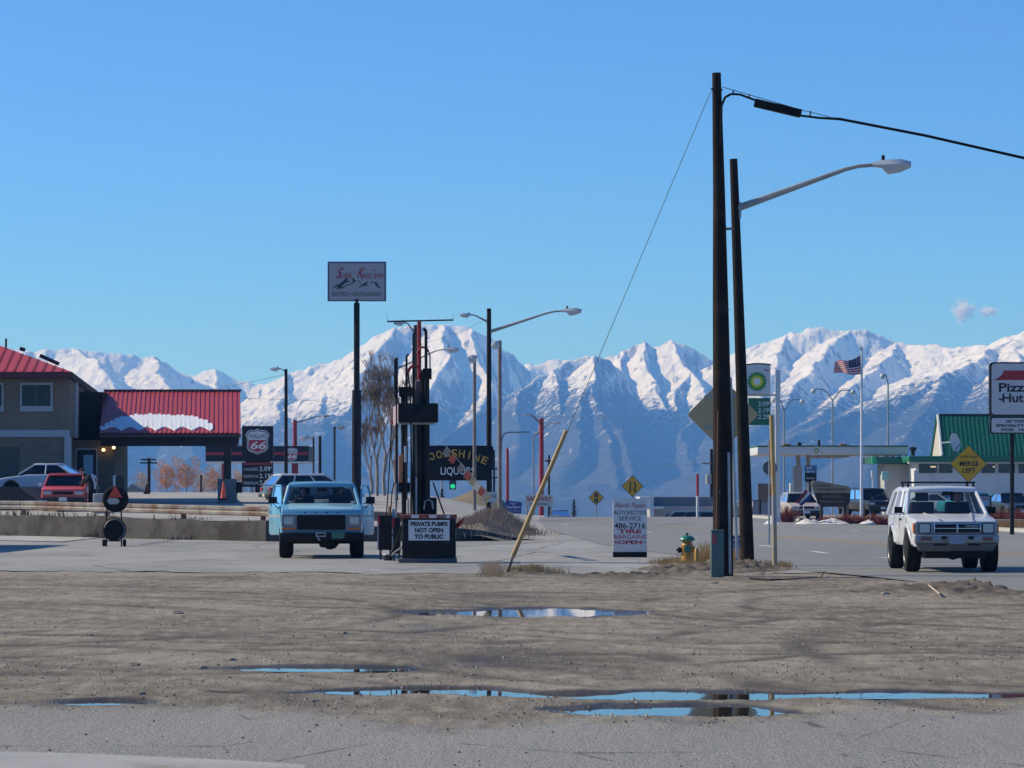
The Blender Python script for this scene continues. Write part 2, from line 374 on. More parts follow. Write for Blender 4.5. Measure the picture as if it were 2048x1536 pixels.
def road_z(Y): return 0.02-np.clip(Y-192, 0, 500)*0.02
def upper_z(X, Y):
    t = wall_t(X); fall = sstep(2.0, -7.0, X)
    z = t+np.clip(Y-wall_y(X), 0, 80)*0.0105*fall-np.clip(Y-210, 0, 400)*0.02
    return z
# photographed puddles: column, row, half-width, half-height, depth
PUD = [(1105,1223,140,6.8,1.0),(900,1224,90,4.2,0.62),(635,1335,150,5.0,1.0),(835,1379,172,7,1.0),(1330,1388,270,7.5,1.0),(1800,1387,330,6,1.0),(1352,1418.5,198,9.5,1.0),(205,1402,85,5.5,1.25),(455,1384.5,25,1.6,0.8)]
def to_px(X, Y): return CX+FPX*X/Y, HY+FPX*HEYE/Y
def puddle_mask(X, Y):
    px, py = to_px(X, Y); m = np.zeros(X.shape)
    wob = 1+0.35*fbm(X*1.1, Y*0.9, 4, 77)
    for cx, cy, rx, ry, d in PUD:
        r = np.sqrt(((px-cx)/rx)**2+((py-cy)/ry)**2)*wob; m = np.maximum(m, d*sstep(1.65, 0.45, r))
    return m
def bump_px(X, Y, cx, cy, rx, ry):
    px, py = to_px(X, Y); return np.exp(-((px-cx)/rx)**2-((py-cy)/ry)**2)
lot_far = lambda X: 59.6+1.1*fbm(X*0.8, X*0+3.3, 4, 5)+np.interp(X, [-14, -4, 2, 6], [2.2, 0.3, -1.0, 0.5])
def asphalt_mask(X, Y):
    px, py = to_px(X, Y)
    edge = np.interp(px, [-300, 0, 130, 500, 700, 1000, 1500, 2048, 2400], [1400, 1408, 1410, 1418, 1440, 1447, 1440, 1418, 1410])
    e = py-edge+fbm(X*0.9, Y*0.5, 4, 51)*20+fbm(X*3, Y*1.5, 3, 52)*8
    return sstep(-16, 24, e)
ARCS = ((9.5, 42, 6.2, 0.16), (9.5, 42, 7.7, 0.18), (12, 30, 9.0, 0.2), (12, 30, 10.5, 0.2), (-3.5, 31, 3.4, 0.2), (-6, 25, 8.0, 0.15), (2, 56, 18, 0.22), (2, 56, 19.6, 0.22), (-9, 40, 7.5, 0.18), (-9, 40, 9.0, 0.18), (6, 24, 5.2, 0.16))
def arcs(X, Y):
    a = np.zeros_like(X)
    for (cx, cy, rr, wd) in ARCS:
        d = np.hypot((X-cx), (Y-cy)*0.75)-rr+0.15*noise(X*0.6, Y*0.4, 84); a = np.maximum(a, np.exp(-(d/wd)**2)*(0.65+1.1*fbm(X/2, Y/2, 3, 82)).clip(0, 1))
    return a
def dirt_z(X, Y):
    a = asphalt_mask(X, Y); rough = 1-0.85*a
    n = fbm(X/2.6, Y/5.0, 3, 61)*0.014+fbm(X*1.3, Y*0.8, 4, 62)*0.008+fbm(X*5, Y*2.6, 3, 60)*0.0045
    # curving tyre tracks
    u = Y+2.2*np.sin(X*0.23+0.6)+1.2*fbm(X/6, Y/9, 2, 63)
    ruts = (1-np.abs(noise(X*0.10+3, u*0.75, 64))*2.2).clip(0, 1)**3*0.007-(1-np.abs(noise(X*0.08+9, u*0.55+0.3*X, 65))*2.5).clip(0, 1)**3*0.012
    z = (n+ruts-0.014*arcs(X, Y))*rough
    z = np.maximum(z, -0.012)
    pm = puddle_mask(X, Y); z = z*(1-0.75*np.clip(pm*1.5, 0, 1))-0.062*pm
    # broken berm along the street and heaps round the poles
    berm = bump_px(X, Y, 2000, 1180, 230, 13)+bump_px(X, Y, 2300, 1200, 150, 14); z = z+berm*(0.06+0.15*fbm(X*2.4, Y*1.8, 5, 66)).clip(0, 1)
    z = z+bump_px(X, Y, 1480, 1139, 70, 7)*(0.13+0.15*fbm(X*4, Y*2.4, 5, 67))+bump_px(X, Y, 1380, 1141, 95, 7)*(0.07+0.12*fbm(X*4, Y*2.4, 5, 68))
    z = z+bump_px(X, Y, 1060, 1147, 55, 5)*(0.07+0.10*fbm(X*5, Y*3, 4, 69))+bump_px(X, Y, 1250, 1150, 110, 5)*(0.03+0.08*fbm(X*4, Y*3, 4, 70))
    heap = bump_px(X, Y, 1440, 1137, 190, 13)
    far = sstep(0.0, 0.5, Y-lot_far(X))*(1-sstep(0.25, 0.6, heap))
    z = z*(1-far)-0.05*far
    offroad = sstep(0.15, 0.6, X-road_l(Y)+0.22*fbm(X*2, Y*1.2, 3, 71))
    return np.where(offroad > 0, np.minimum(z+0.012, 0.03+0.0*z)*(1-offroad)-0.06*offroad, z)
xs = np.linspace(-13, 14.5, 520); ys = np.concatenate([np.linspace(8, 16, 10, endpoint=False), np.linspace(16, 32, 330, endpoint=False), np.linspace(32, 72, 420)])
Xd, Yd = np.meshgrid(xs, ys)
t = NT('packed_dirt')
at = t.n.nodes.new('ShaderNodeAttribute'); at.attribute_name = 'wet'; wet = at.outputs['Fac']
at2 = t.n.nodes.new('ShaderNodeAttribute'); at2.attribute_name = 'asphalt'; asp = at2.outputs['Fac']
at3 = t.n.nodes.new('ShaderNodeAttribute'); at3.attribute_name = 'track'; trk = at3.outputs['Fac']
n1 = t.noise(0.35, 6, 0.65, t.mapping((1, 0.55, 1))); n2 = t.noise(5, 7, 0.72, t.mapping((1, 0.26, 1))); n3 = t.noise(70, 4, 0.65, t.mapping((1, 0.22, 1))); sp1 = t.vor(42, t.mapping((1, 0.2, 1))); sp2 = t.vor(17, t.mapping((1, 0.22, 1), loc=(3, 1, 0)))
dirt = t.mix(t.mr(n1, 0.36, 0.64), (0.155, 0.128, 0.088), (0.285, 0.247, 0.186)); dirt = t.mix(t.mr(n3, 0.36, 0.50, 0.3, 0), dirt, (0.085, 0.07, 0.052))
dirt = t.mix(t.mr(n2, 0.42, 0.70, 0, 0.65), dirt, (0.39, 0.35, 0.275))
dirt = t.mix(t.mr(n2, 0.28, 0.46, 0.75, 0), dirt, (0.10, 0.082, 0.062))
dirt = t.mix(t.math('MULTIPLY', trk, 0.95), dirt, t.mix(n2, (0.05, 0.041, 0.032), (0.13, 0.108, 0.085)))
asph = t.mix(t.mr(n1, 0.3, 0.7), (0.195, 0.188, 0.168), (0.243, 0.234, 0.21))
asph = t.mix(t.mr(n3, 0.40, 0.68, 0, 0.7), asph, (0.40, 0.39, 0.365)); asph = t.mix(t.mr(n3, 0.34, 0.46, 0.55, 0), asph, (0.10, 0.10, 0.095))
asph = t.mix(t.mr(n2, 0.5, 0.8, 0, 0.35), asph, (0.26, 0.23, 0.185))
cr = t.vor(0.42, t.mapping((1, 0.5, 1), rot=(0, 0, 0.3)), 'DISTANCE_TO_EDGE')
crk = t.math('MULTIPLY', t.mr(t.math('ADD', cr, t.math('MULTIPLY', n2, 0.035)), 0.016, 0.026, 1, 0), t.mr(t.noise(0.5, 2), 0.5, 0.56))
asph = t.mix(t.math('MULTIPLY', crk, 0.8), asph, (0.06, 0.055, 0.05))
c = t.mix(asp, dirt, asph)
c = t.mix(t.mr(sp1, 0.10, 0.22, 0.75, 0), c, t.mix(t.noise(90, 2), (0.07, 0.06, 0.05), (0.40, 0.37, 0.33)))
c = t.mix(t.mr(sp2, 0.07, 0.13, 0.8, 0), c, t.mix(t.noise(40, 2), (0.05, 0.045, 0.04), (0.42, 0.40, 0.36)))
c = t.mix(wet, c, t.mix(1.0, c, (0.30, 0.27, 0.24), 'MULTIPLY'))
t.color(c)
t.lk(t.mr(wet, 0, 1, 0.93, 0.5), t.b.inputs['Roughness']); t.b.inputs['Specular IOR Level'].default_value = 0.3
hgt = t.math('ADD', t.math('MULTIPLY', n3, 0.25), t.math('MULTIPLY', n2, 1.0)); t.bump(hgt, 0.9, 0.03)
lot = raw_grid('dirt_lot', Xd, Yd, dirt_z(Xd, Yd), 'packed_dirt')
def set_attr(o, name, arr):
    a = o.data.attributes.new(name, 'FLOAT', 'POINT'); a.data.foreach_set('value', np.ascontiguousarray(arr, dtype=np.float32).ravel())
pm = puddle_mask(Xd, Yd); pxd, pyd = to_px(Xd, Yd)
wetm = sstep(0.002, 0.22, pm)
for cx, cy, rx, ry in ((1700, 1398, 500, 7), (900, 1330, 260, 6), (350, 1335, 230, 5), (700, 1384, 160, 6), (200, 1408, 250, 5), (1000, 1312, 190, 14), (860, 1255, 100, 16)):
    wetm = np.maximum(wetm, 0.62*np.exp(-((pxd-cx)/rx)**2-((pyd-cy)/ry)**2)*(0.7+0.6*fbm(Xd*1.4, Yd*0.9, 3, 80)))
set_attr(lot, 'wet', np.clip(wetm, 0, 1)); set_attr(lot, 'asphalt', asphalt_mask(Xd, Yd)*(1-0.7*np.clip(pm*2, 0, 1)))
u = Yd+2.2*np.sin(Xd*0.23+0.6)+1.2*fbm(Xd/6, Yd/9, 2, 63)
trk = (1-np.abs(noise(Xd*0.08+9, u*0.55+0.3*Xd, 65))*3.0).clip(0, 1)**2*(0.5+0.8*fbm(Xd/3, Yd/5, 3, 81)).clip(0, 1)
arc = arcs(Xd, Yd)
soil = np.maximum.reduce([bump_px(Xd, Yd, 2000, 1180, 240, 14), bump_px(Xd, Yd, 2300, 1200, 150, 14), bump_px(Xd, Yd, 1480, 1140, 90, 9), bump_px(Xd, Yd, 1370, 1142, 110, 8), bump_px(Xd, Yd, 1060, 1148, 60, 5), bump_px(Xd, Yd, 1250, 1150, 120, 6)])
set_attr(lot, 'track', np.clip(np.maximum(np.maximum(trk, arc), sstep(0.15, 0.7, soil*(1+0.6*fbm(Xd*2, Yd*1.5, 3, 83)))*0.9), 0, 1))

m = NT('puddle_water'); m.b.inputs['Base Color'].default_value = (0.035, 0.03, 0.022, 1); m.b.inputs['Roughness'].default_value = 0.02; m.b.inputs['IOR'].default_value = 1.33
m.bump(m.noise(2.0, 2), 0.04, 0.01)
for i, (cx, cy, rx, ry, d) in enumerate(PUD):
    mb = MB(); ring = [G(cx+rx*1.7*math.cos(a), min(cy+ry*1.7*math.sin(a), 1500), -0.021) for a in [k*2*math.pi/40 for k in range(40)]]
    for k in range(40): ring[k].z = -0.021-0.0006*i
    mb.quad(*ring).build('puddle', 'puddle_water', fix=False)['kind'] = 'structure'

# concrete patch at the photographer's feet
conc = mat('old_concrete', (0.36, 0.35, 0.33), 0.9, var=0.18, scale=1.2, bump=0.3, dirt=(0.22, 0.19, 0.15), dscale=0.8, damt=0.3)
mb = MB(); top = [G(-400, 1494, 0.02), G(60, 1504, 0.02), G(200, 1508, 0.02), G(420, 1518, 0.02), G(560, 1526, 0.02), G(608, 1529, 0.02), G(612, 1544, 0.02), G(700, 1700, 0.02), G(-500, 1700, 0.02)]
mb.quad(*top); mb.build('concrete_patch', conc, fix=False)['kind'] = 'structure'

# forecourt pavement between the dirt and the retaining wall
t = NT('forecourt_concrete')
n1 = t.noise(0.25, 6, 0.6, t.mapping((1, 0.35, 1))); n2 = t.noise(4, 5, 0.7, t.mapping((1, 0.4, 1)))
c = t.mix(t.mr(n1, 0.35, 0.65), (0.24, 0.233, 0.212), (0.335, 0.326, 0.30)); c = t.mix(t.mr(n2, 0.45, 0.8, 0, 0.6), c, (0.20, 0.185, 0.16)); c = t.mix(t.mr(t.noise(0.6, 4, 0.6, t.mapping((1, 0.5, 1), loc=(7, 3, 0))), 0.58, 0.70, 0, 0.7), c, (0.16, 0.155, 0.145))
cr = t.vor(0.16, t.mapping((1, 0.45, 1), rot=(0, 0, 0.2)), 'DISTANCE_TO_EDGE'); cr = t.math('ADD', cr, t.math('MULTIPLY', t.noise(0.8, 4), 0.05))
c = t.mix(t.mr(cr, 0.024, 0.034, 0.75, 0), c, (0.07, 0.065, 0.06)); t.color(c); t.b.inputs['Roughness'].default_value = 0.9
t.bump(t.noise(20, 4), 0.3, 0.02)
cx_ = np.linspace(-36, 9, 180); rr_ = np.linspace(0, 1, 70)
Xf = np.repeat(cx_[None], 70, 0); Yf = lot_far(Xf)-0.25+0.15*fbm(Xf*3, Xf*0, 3, 90)+rr_[:, None]**1.3*(114-60)
raw_grid('forecourt_pavement', Xf, Yf, np.full(Xf.shape, 0.012)+0.004*fbm(Xf/5, Yf/9, 2, 91)-0.05*sstep(0.4, 1.4, Xf-road_l(Yf)), 'forecourt_concrete')
# pale walk strip along the foot of the wall
walk = mat('pale_walk', (0.43, 0.41, 0.37), 0.9, var=0.15, scale=0.8, dirt=(0.25, 0.22, 0.17), dscale=0.6)
xw = np.linspace(-36, -14.4, 40); Xk = np.stack([xw, xw]); Yk = np.stack([wall_y(xw)-9.0, wall_y(xw)-0.1]); raw_grid('walkway', Xk, Yk, np.full(Xk.shape, 0.032), walk)

# street
t = NT('street_asphalt'); n1 = t.noise(0.12, 6, 0.6, t.mapping((1, 0.18, 1))); n2 = t.noise(3, 5, 0.7, t.mapping((1, 0.3, 1)))
c = t.mix(t.mr(n1, 0.3, 0.7), (0.185, 0.182, 0.168), (0.24, 0.235, 0.216)); c = t.mix(t.mr(n2, 0.4, 0.8, 0, 0.4), c, (0.30, 0.295, 0.275)); t.color(c)
t.b.inputs['Roughness'].default_value = 0.85; t.bump(t.noise(50, 3), 0.2, 0.01)
yr = np.concatenate([np.linspace(12, 185, 120), np.linspace(186, 330, 70)]); uu = np.linspace(0, 1, 14)
Xr = road_l(yr)[:, None]+(road_r(yr)-road_l(yr))[:, None]*uu[None]; Yr = np.repeat(yr[:, None], 14, 1)
raw_grid('street', Xr, Yr, road_z(Yr)+0.05*np.sin(np.pi*uu)[None]*0.6, 'street_asphalt')
def lane(px0, py0, px1, py1, w, m, k=6):
    a, b = G(px0, py0, 0.02), G(px1, py1, 0.02); mb = MB()
    for i in range(k):
        p, q = a.lerp(b, i/k), a.lerp(b, (i+1)/k)
        def zz(p, dx):
            l, r = float(road_l(p.y)), float(road_r(p.y)); u = min(max((p.x+dx-l)/(r-l), 0), 1); return 0.02+0.03*math.sin(math.pi*u)+0.006
        mb.quad((p.x-w/2, p.y, zz(p,-w/2)), (p.x+w/2, p.y, zz(p,w/2)), (q.x+w/2, q.y, zz(q,w/2)), (q.x-w/2, q.y, zz(q,-w/2)))
    o = mb.build('lane_marking', m, fix=False); o['kind'] = 'structure'
yel = mat('yellow_paint', (0.50, 0.33, 0.10), 0.8, var=0.3, scale=1.5); whp = mat('white_paint', (0.62, 0.62, 0.60), 0.8, var=0.3, scale=1.5)
lane(2150, 1122, 1560, 1076, 0.14, yel, 12); lane(1560, 1076, 1400, 1060, 0.12, yel, 6); lane(1400, 1060, 1300, 1050, 0.12, yel, 6)
lane(2150, 1118, 1560, 1073.5, 0.12, yel, 12)
for a in ((1622,1104,1654,1108.5),(1755,1116.5,1800,1119.5),(1518,1092,1545,1095),(1286,1064.5,1302,1066.5),(1122,1048.5,1138,1050.5),(1700,1062,1720,1063.5),(1480,1052,1495,1053.5)): lane(*a, 0.16, whp, 1)
# far kerb, footway and the ground beyond it
kerb = mat('kerb_concrete', (0.42, 0.41, 0.38), 0.9, var=0.2, scale=0.7)
mb = MB(); yk = list(range(40, 200, 8))
for a, b in zip(yk[:-1], yk[1:]):
    xa, xb = float(road_r(a)), float(road_r(b))
    mb.add([(xa,a,-.1),(xa+.2,a,-.1),(xb+.2,b,-.1),(xb,b,-.1),(xa+.02,a,.17),(xa+.2,a,.17),(xb+.2,b,.17),(xb+.02,b,.17)], [(0,1,5,4),(4,5,6,7),(0,4,7,3),(1,2,6,5),(2,3,7,6)])
mb.build('kerb', kerb)['kind'] = 'structure'
yv = np.linspace(40, 330, 90); uv = np.linspace(0, 1, 30); Xv = road_r(yv)[:, None]+0.2+uv[None]*70; Yv = np.repeat(yv[:, None], 30, 1)
raw_grid('verge', Xv, Yv, 0.155+0.0*Xv-np.clip(Yv-196, 0, 400)*0.018+0.03*fbm(Xv/3, Yv/3, 3, 95), mat('verge_soil', (0.24, 0.20, 0.15), 0.95, var=0.3, scale=0.4, dirt=(0.36, 0.33, 0.28), dscale=0.25))
# upper lot behind the wall
xu = np.linspace(-60, 2.2, 90); vu = np.concatenate([np.linspace(0, 1, 90)**1.4])
Xu = np.repeat(xu[None], 90, 0); Yu = wall_y(Xu)+0.05+vu[:, None]*230
raw_grid('upper_lot', Xu, Yu, upper_z(Xu, Yu)-0.01, mat('upper_lot_gravel', (0.36, 0.34, 0.305), 0.95, var=0.2, scale=0.5, dirt=(0.26, 0.23, 0.19), dscale=0.15))
# ================================================================== shared builders
def gz(X, Y):
    if X < 2.2 and Y > float(wall_y(X)): return float(upper_z(np.array(X), np.array(float(Y))))-0.01
    if X >= float(road_r(Y)): return 0.155-max(0, Y-196)*0.018
    if X >= float(road_l(Y)): return float(road_z(Y))
    if Y < 72: return max(float(dirt_z(np.array([[X]], float), np.array([[Y]], float))[0, 0]), 0.012 if Y > float(lot_far(np.array(float(X)))) else -1)
    return 0.012
def wp(mb, name, m, root, **k):
    """a part whose mesh was written in world metres"""
    o = mb.build(name, m, root, **k); o.matrix_parent_inverse = Matrix.Translation(-root.location); return o
def sub(mb, name, m, part, root, **k):
    o = mb.build(name, m, part, **k); o.matrix_parent_inverse = Matrix.Identity(4); return o
def wtext(body, px, py, Y, hpx, m, root, wpx=None, name='lettering', **k):
    """lettering centred on photo column px with its baseline on row py, hpx tall, standing at distance Y"""
    s = FPX/Y; p = P(px, py, Y); return text(name, body, hpx/s/0.70, m, root, p-root.location, width=(wpx/s if wpx else None), depth=0.0015*Y/70, **k)
def box_px(mb, x0, x1, y0, y1, Y, depth, front=0.0):
    a, b = P(x0, y1, Y), P(x1, y0, Y); return mb.box(a.x, b.x, Y-front, Y+depth, a.z, b.z)
def poly_px(mb, pts, Y, d0, d1): return mb.prism([(WX(a, Y), WZ(b, Y)) for a, b in pts], 'Y', Y+d0, Y+d1)
def rrect(x0, x1, z0, z1, r, n=4):
    out = []
    for cx, cz, a0 in ((x1-r, z1-r, 0), (x0+r, z1-r, 90), (x0+r, z0+r, 180), (x1-r, z0+r, 270)):
        for i in range(n+1):
            a = R(a0+90*i/n); out.append((cx+r*math.cos(a), cz+r*math.sin(a)))
    return out
def base_at(px, Y): X = WX(px, Y); return Vector((X, Y, gz(X, Y)))

mat('weathered_wood', (0.022, 0.017, 0.0135), 0.95, var=0.35, scale=3, bump=0.5, dirt=(0.042, 0.030, 0.021), dscale=1.2, spec=0.15)
mat('galvanised', (0.34, 0.35, 0.36), 0.45, 0.6, var=0.15, scale=4, dirt=(0.20, 0.19, 0.18), dscale=2)
mat('grey_paint', (0.32, 0.32, 0.31), 0.6, var=0.15, scale=3)
mat('black_paint', (0.010, 0.010, 0.011), 0.55, var=0.3, scale=4, dirt=(0.03, 0.027, 0.024), dscale=3, spec=0.2)
mat('black_rubber', (0.010, 0.010, 0.010), 0.8, var=0.25, scale=8, dirt=(0.03, 0.027, 0.023), dscale=4, spec=0.2)
mat('dark_metal', (0.028, 0.028, 0.03), 0.6, 0.2, var=0.2, scale=5)
mat('red_paint', (0.36, 0.018, 0.022), 0.5, var=0.2, scale=3)
mat('lamp_lens', (0.55, 0.56, 0.56), 0.25, var=0.05)
mat('sign_white', (0.62, 0.62, 0.62), 0.55, var=0.06, scale=2, dirt=(0.46, 0.44, 0.41), dscale=1.5, damt=0.1)
mat('white_wall', (0.66, 0.66, 0.64), 0.8, var=0.08, scale=1, dirt=(0.5, 0.48, 0.45), dscale=0.6, damt=0.2)
mat('ink_black', (0.012, 0.012, 0.014), 0.6, var=0.1); mat('ink_red', (0.42, 0.02, 0.04), 0.6, var=0.1); mat('ink_white', (0.75, 0.75, 0.73), 0.6, var=0.05)
mat('ink_yellow', (0.62, 0.38, 0.04), 0.6, var=0.1); mat('ink_green', (0.012, 0.07, 0.045), 0.6, var=0.1); mat('ink_blue', (0.03, 0.05, 0.22), 0.6, var=0.1)
mat('road_sign_yellow', (0.66, 0.34, 0.012), 0.5, var=0.08, scale=3)
mat('chrome', (0.55, 0.56, 0.58), 0.22, 0.9, var=0.1)
mat('skin', (0.42, 0.26, 0.19), 0.6, var=0.1); mat('dark_cloth', (0.016, 0.016, 0.02), 0.9, var=0.3); mat('dark_hair', (0.02, 0.015, 0.012), 0.8, var=0.3)
glass_mat('window_glass', (0.62, 0.70, 0.74)); glass_mat('dark_glass', (0.10, 0.12, 0.14))
mat('amber_lens', (0.60, 0.13, 0.01), 0.2, var=0.05); mat('red_lens', (0.42, 0.015, 0.012), 0.2, var=0.05); mat('head_lens', (0.40, 0.42, 0.44), 0.12, 0.3, var=0.1)
mat('seat_fabric', (0.03, 0.03, 0.034), 0.9, var=0.2)

# ---------------------------------------------------------------- vehicles (front towards -Y, origin on the ground under the front bumper)
def car_paint(name, col, dirt=(0.22, 0.2, 0.17), damt=0.12): return mat(name, col, 0.32, 0.0, var=0.05, scale=2, coat=0.35, dirt=dirt, dscale=1.6, damt=damt)
def wheel(root, x, y, r, w, rimmat='galvanised', rr=0.58):
    e = bpy.data.objects.new('wheel', None); COL.objects.link(e); e.parent = root; e.location = (x, y, r)
    t = MB(); h = w/2
    t.lathe([(r*rr, -h*0.92), (r*0.80, -h), (r*0.94, -h*0.92), (r, -h*0.66), (r, h*0.66), (r*0.94, h*0.92), (r*0.80, h), (r*rr, h*0.92)], n=28, axis='X')
    t.build('tyre', 'black_rubber', e, smooth=True)
    s = 1 if x > 0 else -1; q = MB()
    q.lathe([(0.0, h*0.50), (r*0.16, h*0.55), (r*0.18, h*0.78), (r*0.24, h*0.50), (r*0.46, h*0.42), (r*(rr-0.05), h*0.80), (r*(rr+0.01), h*0.96), (r*(rr+0.01), -h*0.9)] if s > 0 else
            [(0.0, -h*0.50), (r*0.16, -h*0.55), (r*0.18, -h*0.78), (r*0.24, -h*0.50), (r*0.46, -h*0.42), (r*(rr-0.05), -h*0.80), (r*(rr+0.01), -h*0.96), (r*(rr+0.01), h*0.9)], n=20, axis='X')
    q.build('rim', rimmat, e, smooth=True)
    return e
def arch(yc, zc, r, z0, n=9):
    """points of a wheel cut-out from rear foot to front foot along the sill at z0"""
    a0 = math.asin(max(-1, min(1, (z0-zc)/r)))
    return [(yc+r*math.cos(a), zc+r*math.sin(a)) for a in [a0+(math.pi-2*a0)*i/n for i in range(n+1)]]
def make_car(name, label, loc, rz, c, group=None):
    """c: dimensions and colours; low background cars and the two near trucks share the construction"""
    root = thing(name, label, c.get('cat', 'car'), loc, rz, group)
    W, r, tw = c['W']/2, c['r'], c.get('tw', 0.22); zs = c['sill']; paint = c['paint']; ya, yb = c['axles']; ra = r*c.get('archk', 1.22)
    front, rear = c['front'], c['rear']          # upper outlines: nose upwards to the cowl, and belt back to the tail
    ca, cb = c.get('cut', (None, None))          # open doorway between these stations
    def half(lo, hi, x):
        return x
    def prof(y0, y1):
        top = [(y, z) for y, z in front+rear]
        def zt(y):
            return float(np.interp(y, [p[0] for p in top], [p[1] for p in top]))
        up = [(y0, zt(y0))]+[p for p in top if y0 < p[0] < y1]+[(y1, zt(y1))]
        low = [(y1, zs)]
        for yc in (yb, ya):
            if y0 < yc < y1: low += [p for p in arch(yc, r, ra, zs) if y0 < p[0] < y1]
        low += [(y0, zs)]
        return up+low
    L = c['L']
    spans = [(0.0, L, 'body')] if ca is None else [(0.0, ca, 'front_body'), (cb, L, 'rear_body')]
    for y0, y1, nm in spans:
        mb = MB(); pr = prof(y0, y1)
        if y0 == 0.0: pr[0] = (0.0, pr[0][1]-c.get('nose', 0.0))
        n = len(pr); zb = c['beltz']; vs = []
        for xk in (-1, 1):
            for (y, z) in pr:
                tum = 1-0.035*max(0, (z-zb*0.62))/zb-(0.02 if z < zs+0.02 else 0)-c.get('taper', 0.05)*max(0, 1-y/0.55)-0.03*max(0, 1-(L-y)/0.3)
                vs.append((xk*W*tum, y, z))
        mb.add(vs, [tuple(range(n)), tuple(reversed(range(n, 2*n)))]+[(i, (i+1) % n, (i+1) % n+n, i+n) for i in range(n)])
        mb.build(nm, paint, root, bevel=c.get('bev', 0.03), seg=3)
    if ca is not None: MB().box(-W*0.95, W*0.95, ca-0.02, cb+0.02, zs, zs+0.10).build('floor', 'dark_metal', root)
    # greenhouse
    g = c['gh']; wb, wt, rt, rb = g['y']; zr = g['z']; zb = g['zb']; hb, ht = W*g.get('hb', 0.93), W*g['ht']; fr = g.get('post', 0.035)
    roofm = g.get('roof', paint)
    B = [(-hb, wb, zb), (hb, wb, zb), (hb, rb, zb), (-hb, rb, zb)]; T = [(-ht, wt, zr), (ht, wt, zr), (ht, rt, zr), (-ht, rt, zr)]
    rf = MB(); o_ = 0.03; th = g.get('th', 0.09)
    pts = []
    for zz, k in ((zr-0.02, 1.0), (zr+th*0.55, 0.985), (zr+th, 0.90)):
        s2 = (1-k)
        for (x, y) in ((-ht-o_, wt-o_*2), (0, wt-o_*3), (ht+o_, wt-o_*2), (ht+o_, (wt+rt)/2), (ht+o_, rt+o_), (0, rt+o_*1.5), (-ht-o_, rt+o_), (-ht-o_, (wt+rt)/2)):
            pts.append((x*k, y+((wt+rt)/2-y)*s2, zz+(0.02 if (x == 0 and k < 1) else 0)))
    fs = [tuple(reversed(range(8))), tuple(range(16, 24))]
    for i in (0, 8):
        for j in range(8): fs.append((i+j, i+(j+1) % 8, i+8+(j+1) % 8, i+8+j))
    rf.add(pts, fs).build('roof', roofm, root, bevel=0.02, seg=2)
    def glassq(nm, a, b, d, e, m, ins=0.05):
        q = [Vector(p) for p in (a, b, d, e)]; cen = sum(q, Vector())/4
        MB().quad(*[p+(cen-p)*ins for p in q]).build(nm, m, root, fix=False)
    gm = c.get('glass', 'window_glass')
    glassq('windshield', B[0], B[1], T[1], T[0], c.get('wsglass', gm), 0.03); glassq('rear_window', B[3], B[2], T[2], T[3], gm, 0.04)
    stops = [0.0]+g.get('pillars', [0.5])+[1.0]
    for s in (-1, 1):
        bl = [Vector((s*hb, wb+(rb-wb)*k, zb)) for k in stops]; tl = [Vector((s*ht, wt+(rt-wt)*k, zr)) for k in stops]
        for i in range(len(stops)):
            k = g.get('pw', {}).get(i, 1.0); MB().tube([bl[i], tl[i]], fr*k, 8).build('pillar', roofm, root, smooth=True)
        for i in range(len(stops)-1):
            if i in g.get('open', ()): continue
            q = g.get('panel', ())
            glassq('side_panel' if i in q else 'side_window', bl[i], bl[i+1], tl[i+1], tl[i], paint if i in q else gm, 0.0 if i in q else 0.05)
    MB().tube([B[0], B[1]], fr*0.8, 6).build('cowl_trim', 'black_rubber', root)
    # running gear
    for yy in (ya, yb):
        for s in (-1, 1): wheel(root, s*(W-tw*0.5+c.get('out', -0.02)), yy, r, tw, c.get('rim', 'galvanised'))
    ub = MB(); ub.box(-W*0.72, W*0.72, 0.25, L-0.2, zs-0.12, zs+0.05)
    for yy in (ya, yb): ub.tube([(-W+tw, yy, r), (W-tw, yy, r)], 0.055, 8); ub.lathe([(0.02,-0.13),(0.12,-0.09),(0.15,0),(0.12,0.09),(0.02,0.13)], (0.05, yy, r-0.02), 10, 'X')
    ub.build('chassis', 'dark_metal', root)
    for s in (-1, 1):
        mb = MB(); mb.cbox((s*(W+0.09), wb+0.25, zb+0.10), (0.16, 0.07, 0.13)); mb.tube([(s*W*0.95, wb+0.25, zb+0.02), (s*(W+0.06), wb+0.25, zb+0.07)], 0.018, 6)
        if c.get('mirrors', True): mb.build('mirror', c.get('mirrorm', 'black_paint'), root, bevel=0.01)
    if c.get('lamps', True):
        zl = c.get('lampz', zs+0.35)
        for s in (-1, 1):
            MB().cbox((s*W*0.70, -0.005, zl), (W*0.34, 0.05, 0.13)).build('headlight', 'head_lens', root, bevel=0.01)
            MB().cbox((s*W*0.78, L+0.005, zl+0.05), (W*0.28, 0.05, 0.16)).build('taillight', 'red_lens', root, bevel=0.01)
        MB().cbox((0, -0.005, zl), (W*0.9, 0.04, 0.12)).build('grille', 'black_paint', root)
        for yy in (-0.04, L+0.04): MB().cbox((0, yy, zs+0.08), (W*1.96, 0.14, 0.17)).build('bumper', c.get('bumper', 'dark_metal'), root, bevel=0.02)
        for yy in (-0.12, L+0.12): MB().cbox((0, yy, zs+0.10), (0.31, 0.01, 0.15)).build('number_plate', 'sign_white', root)
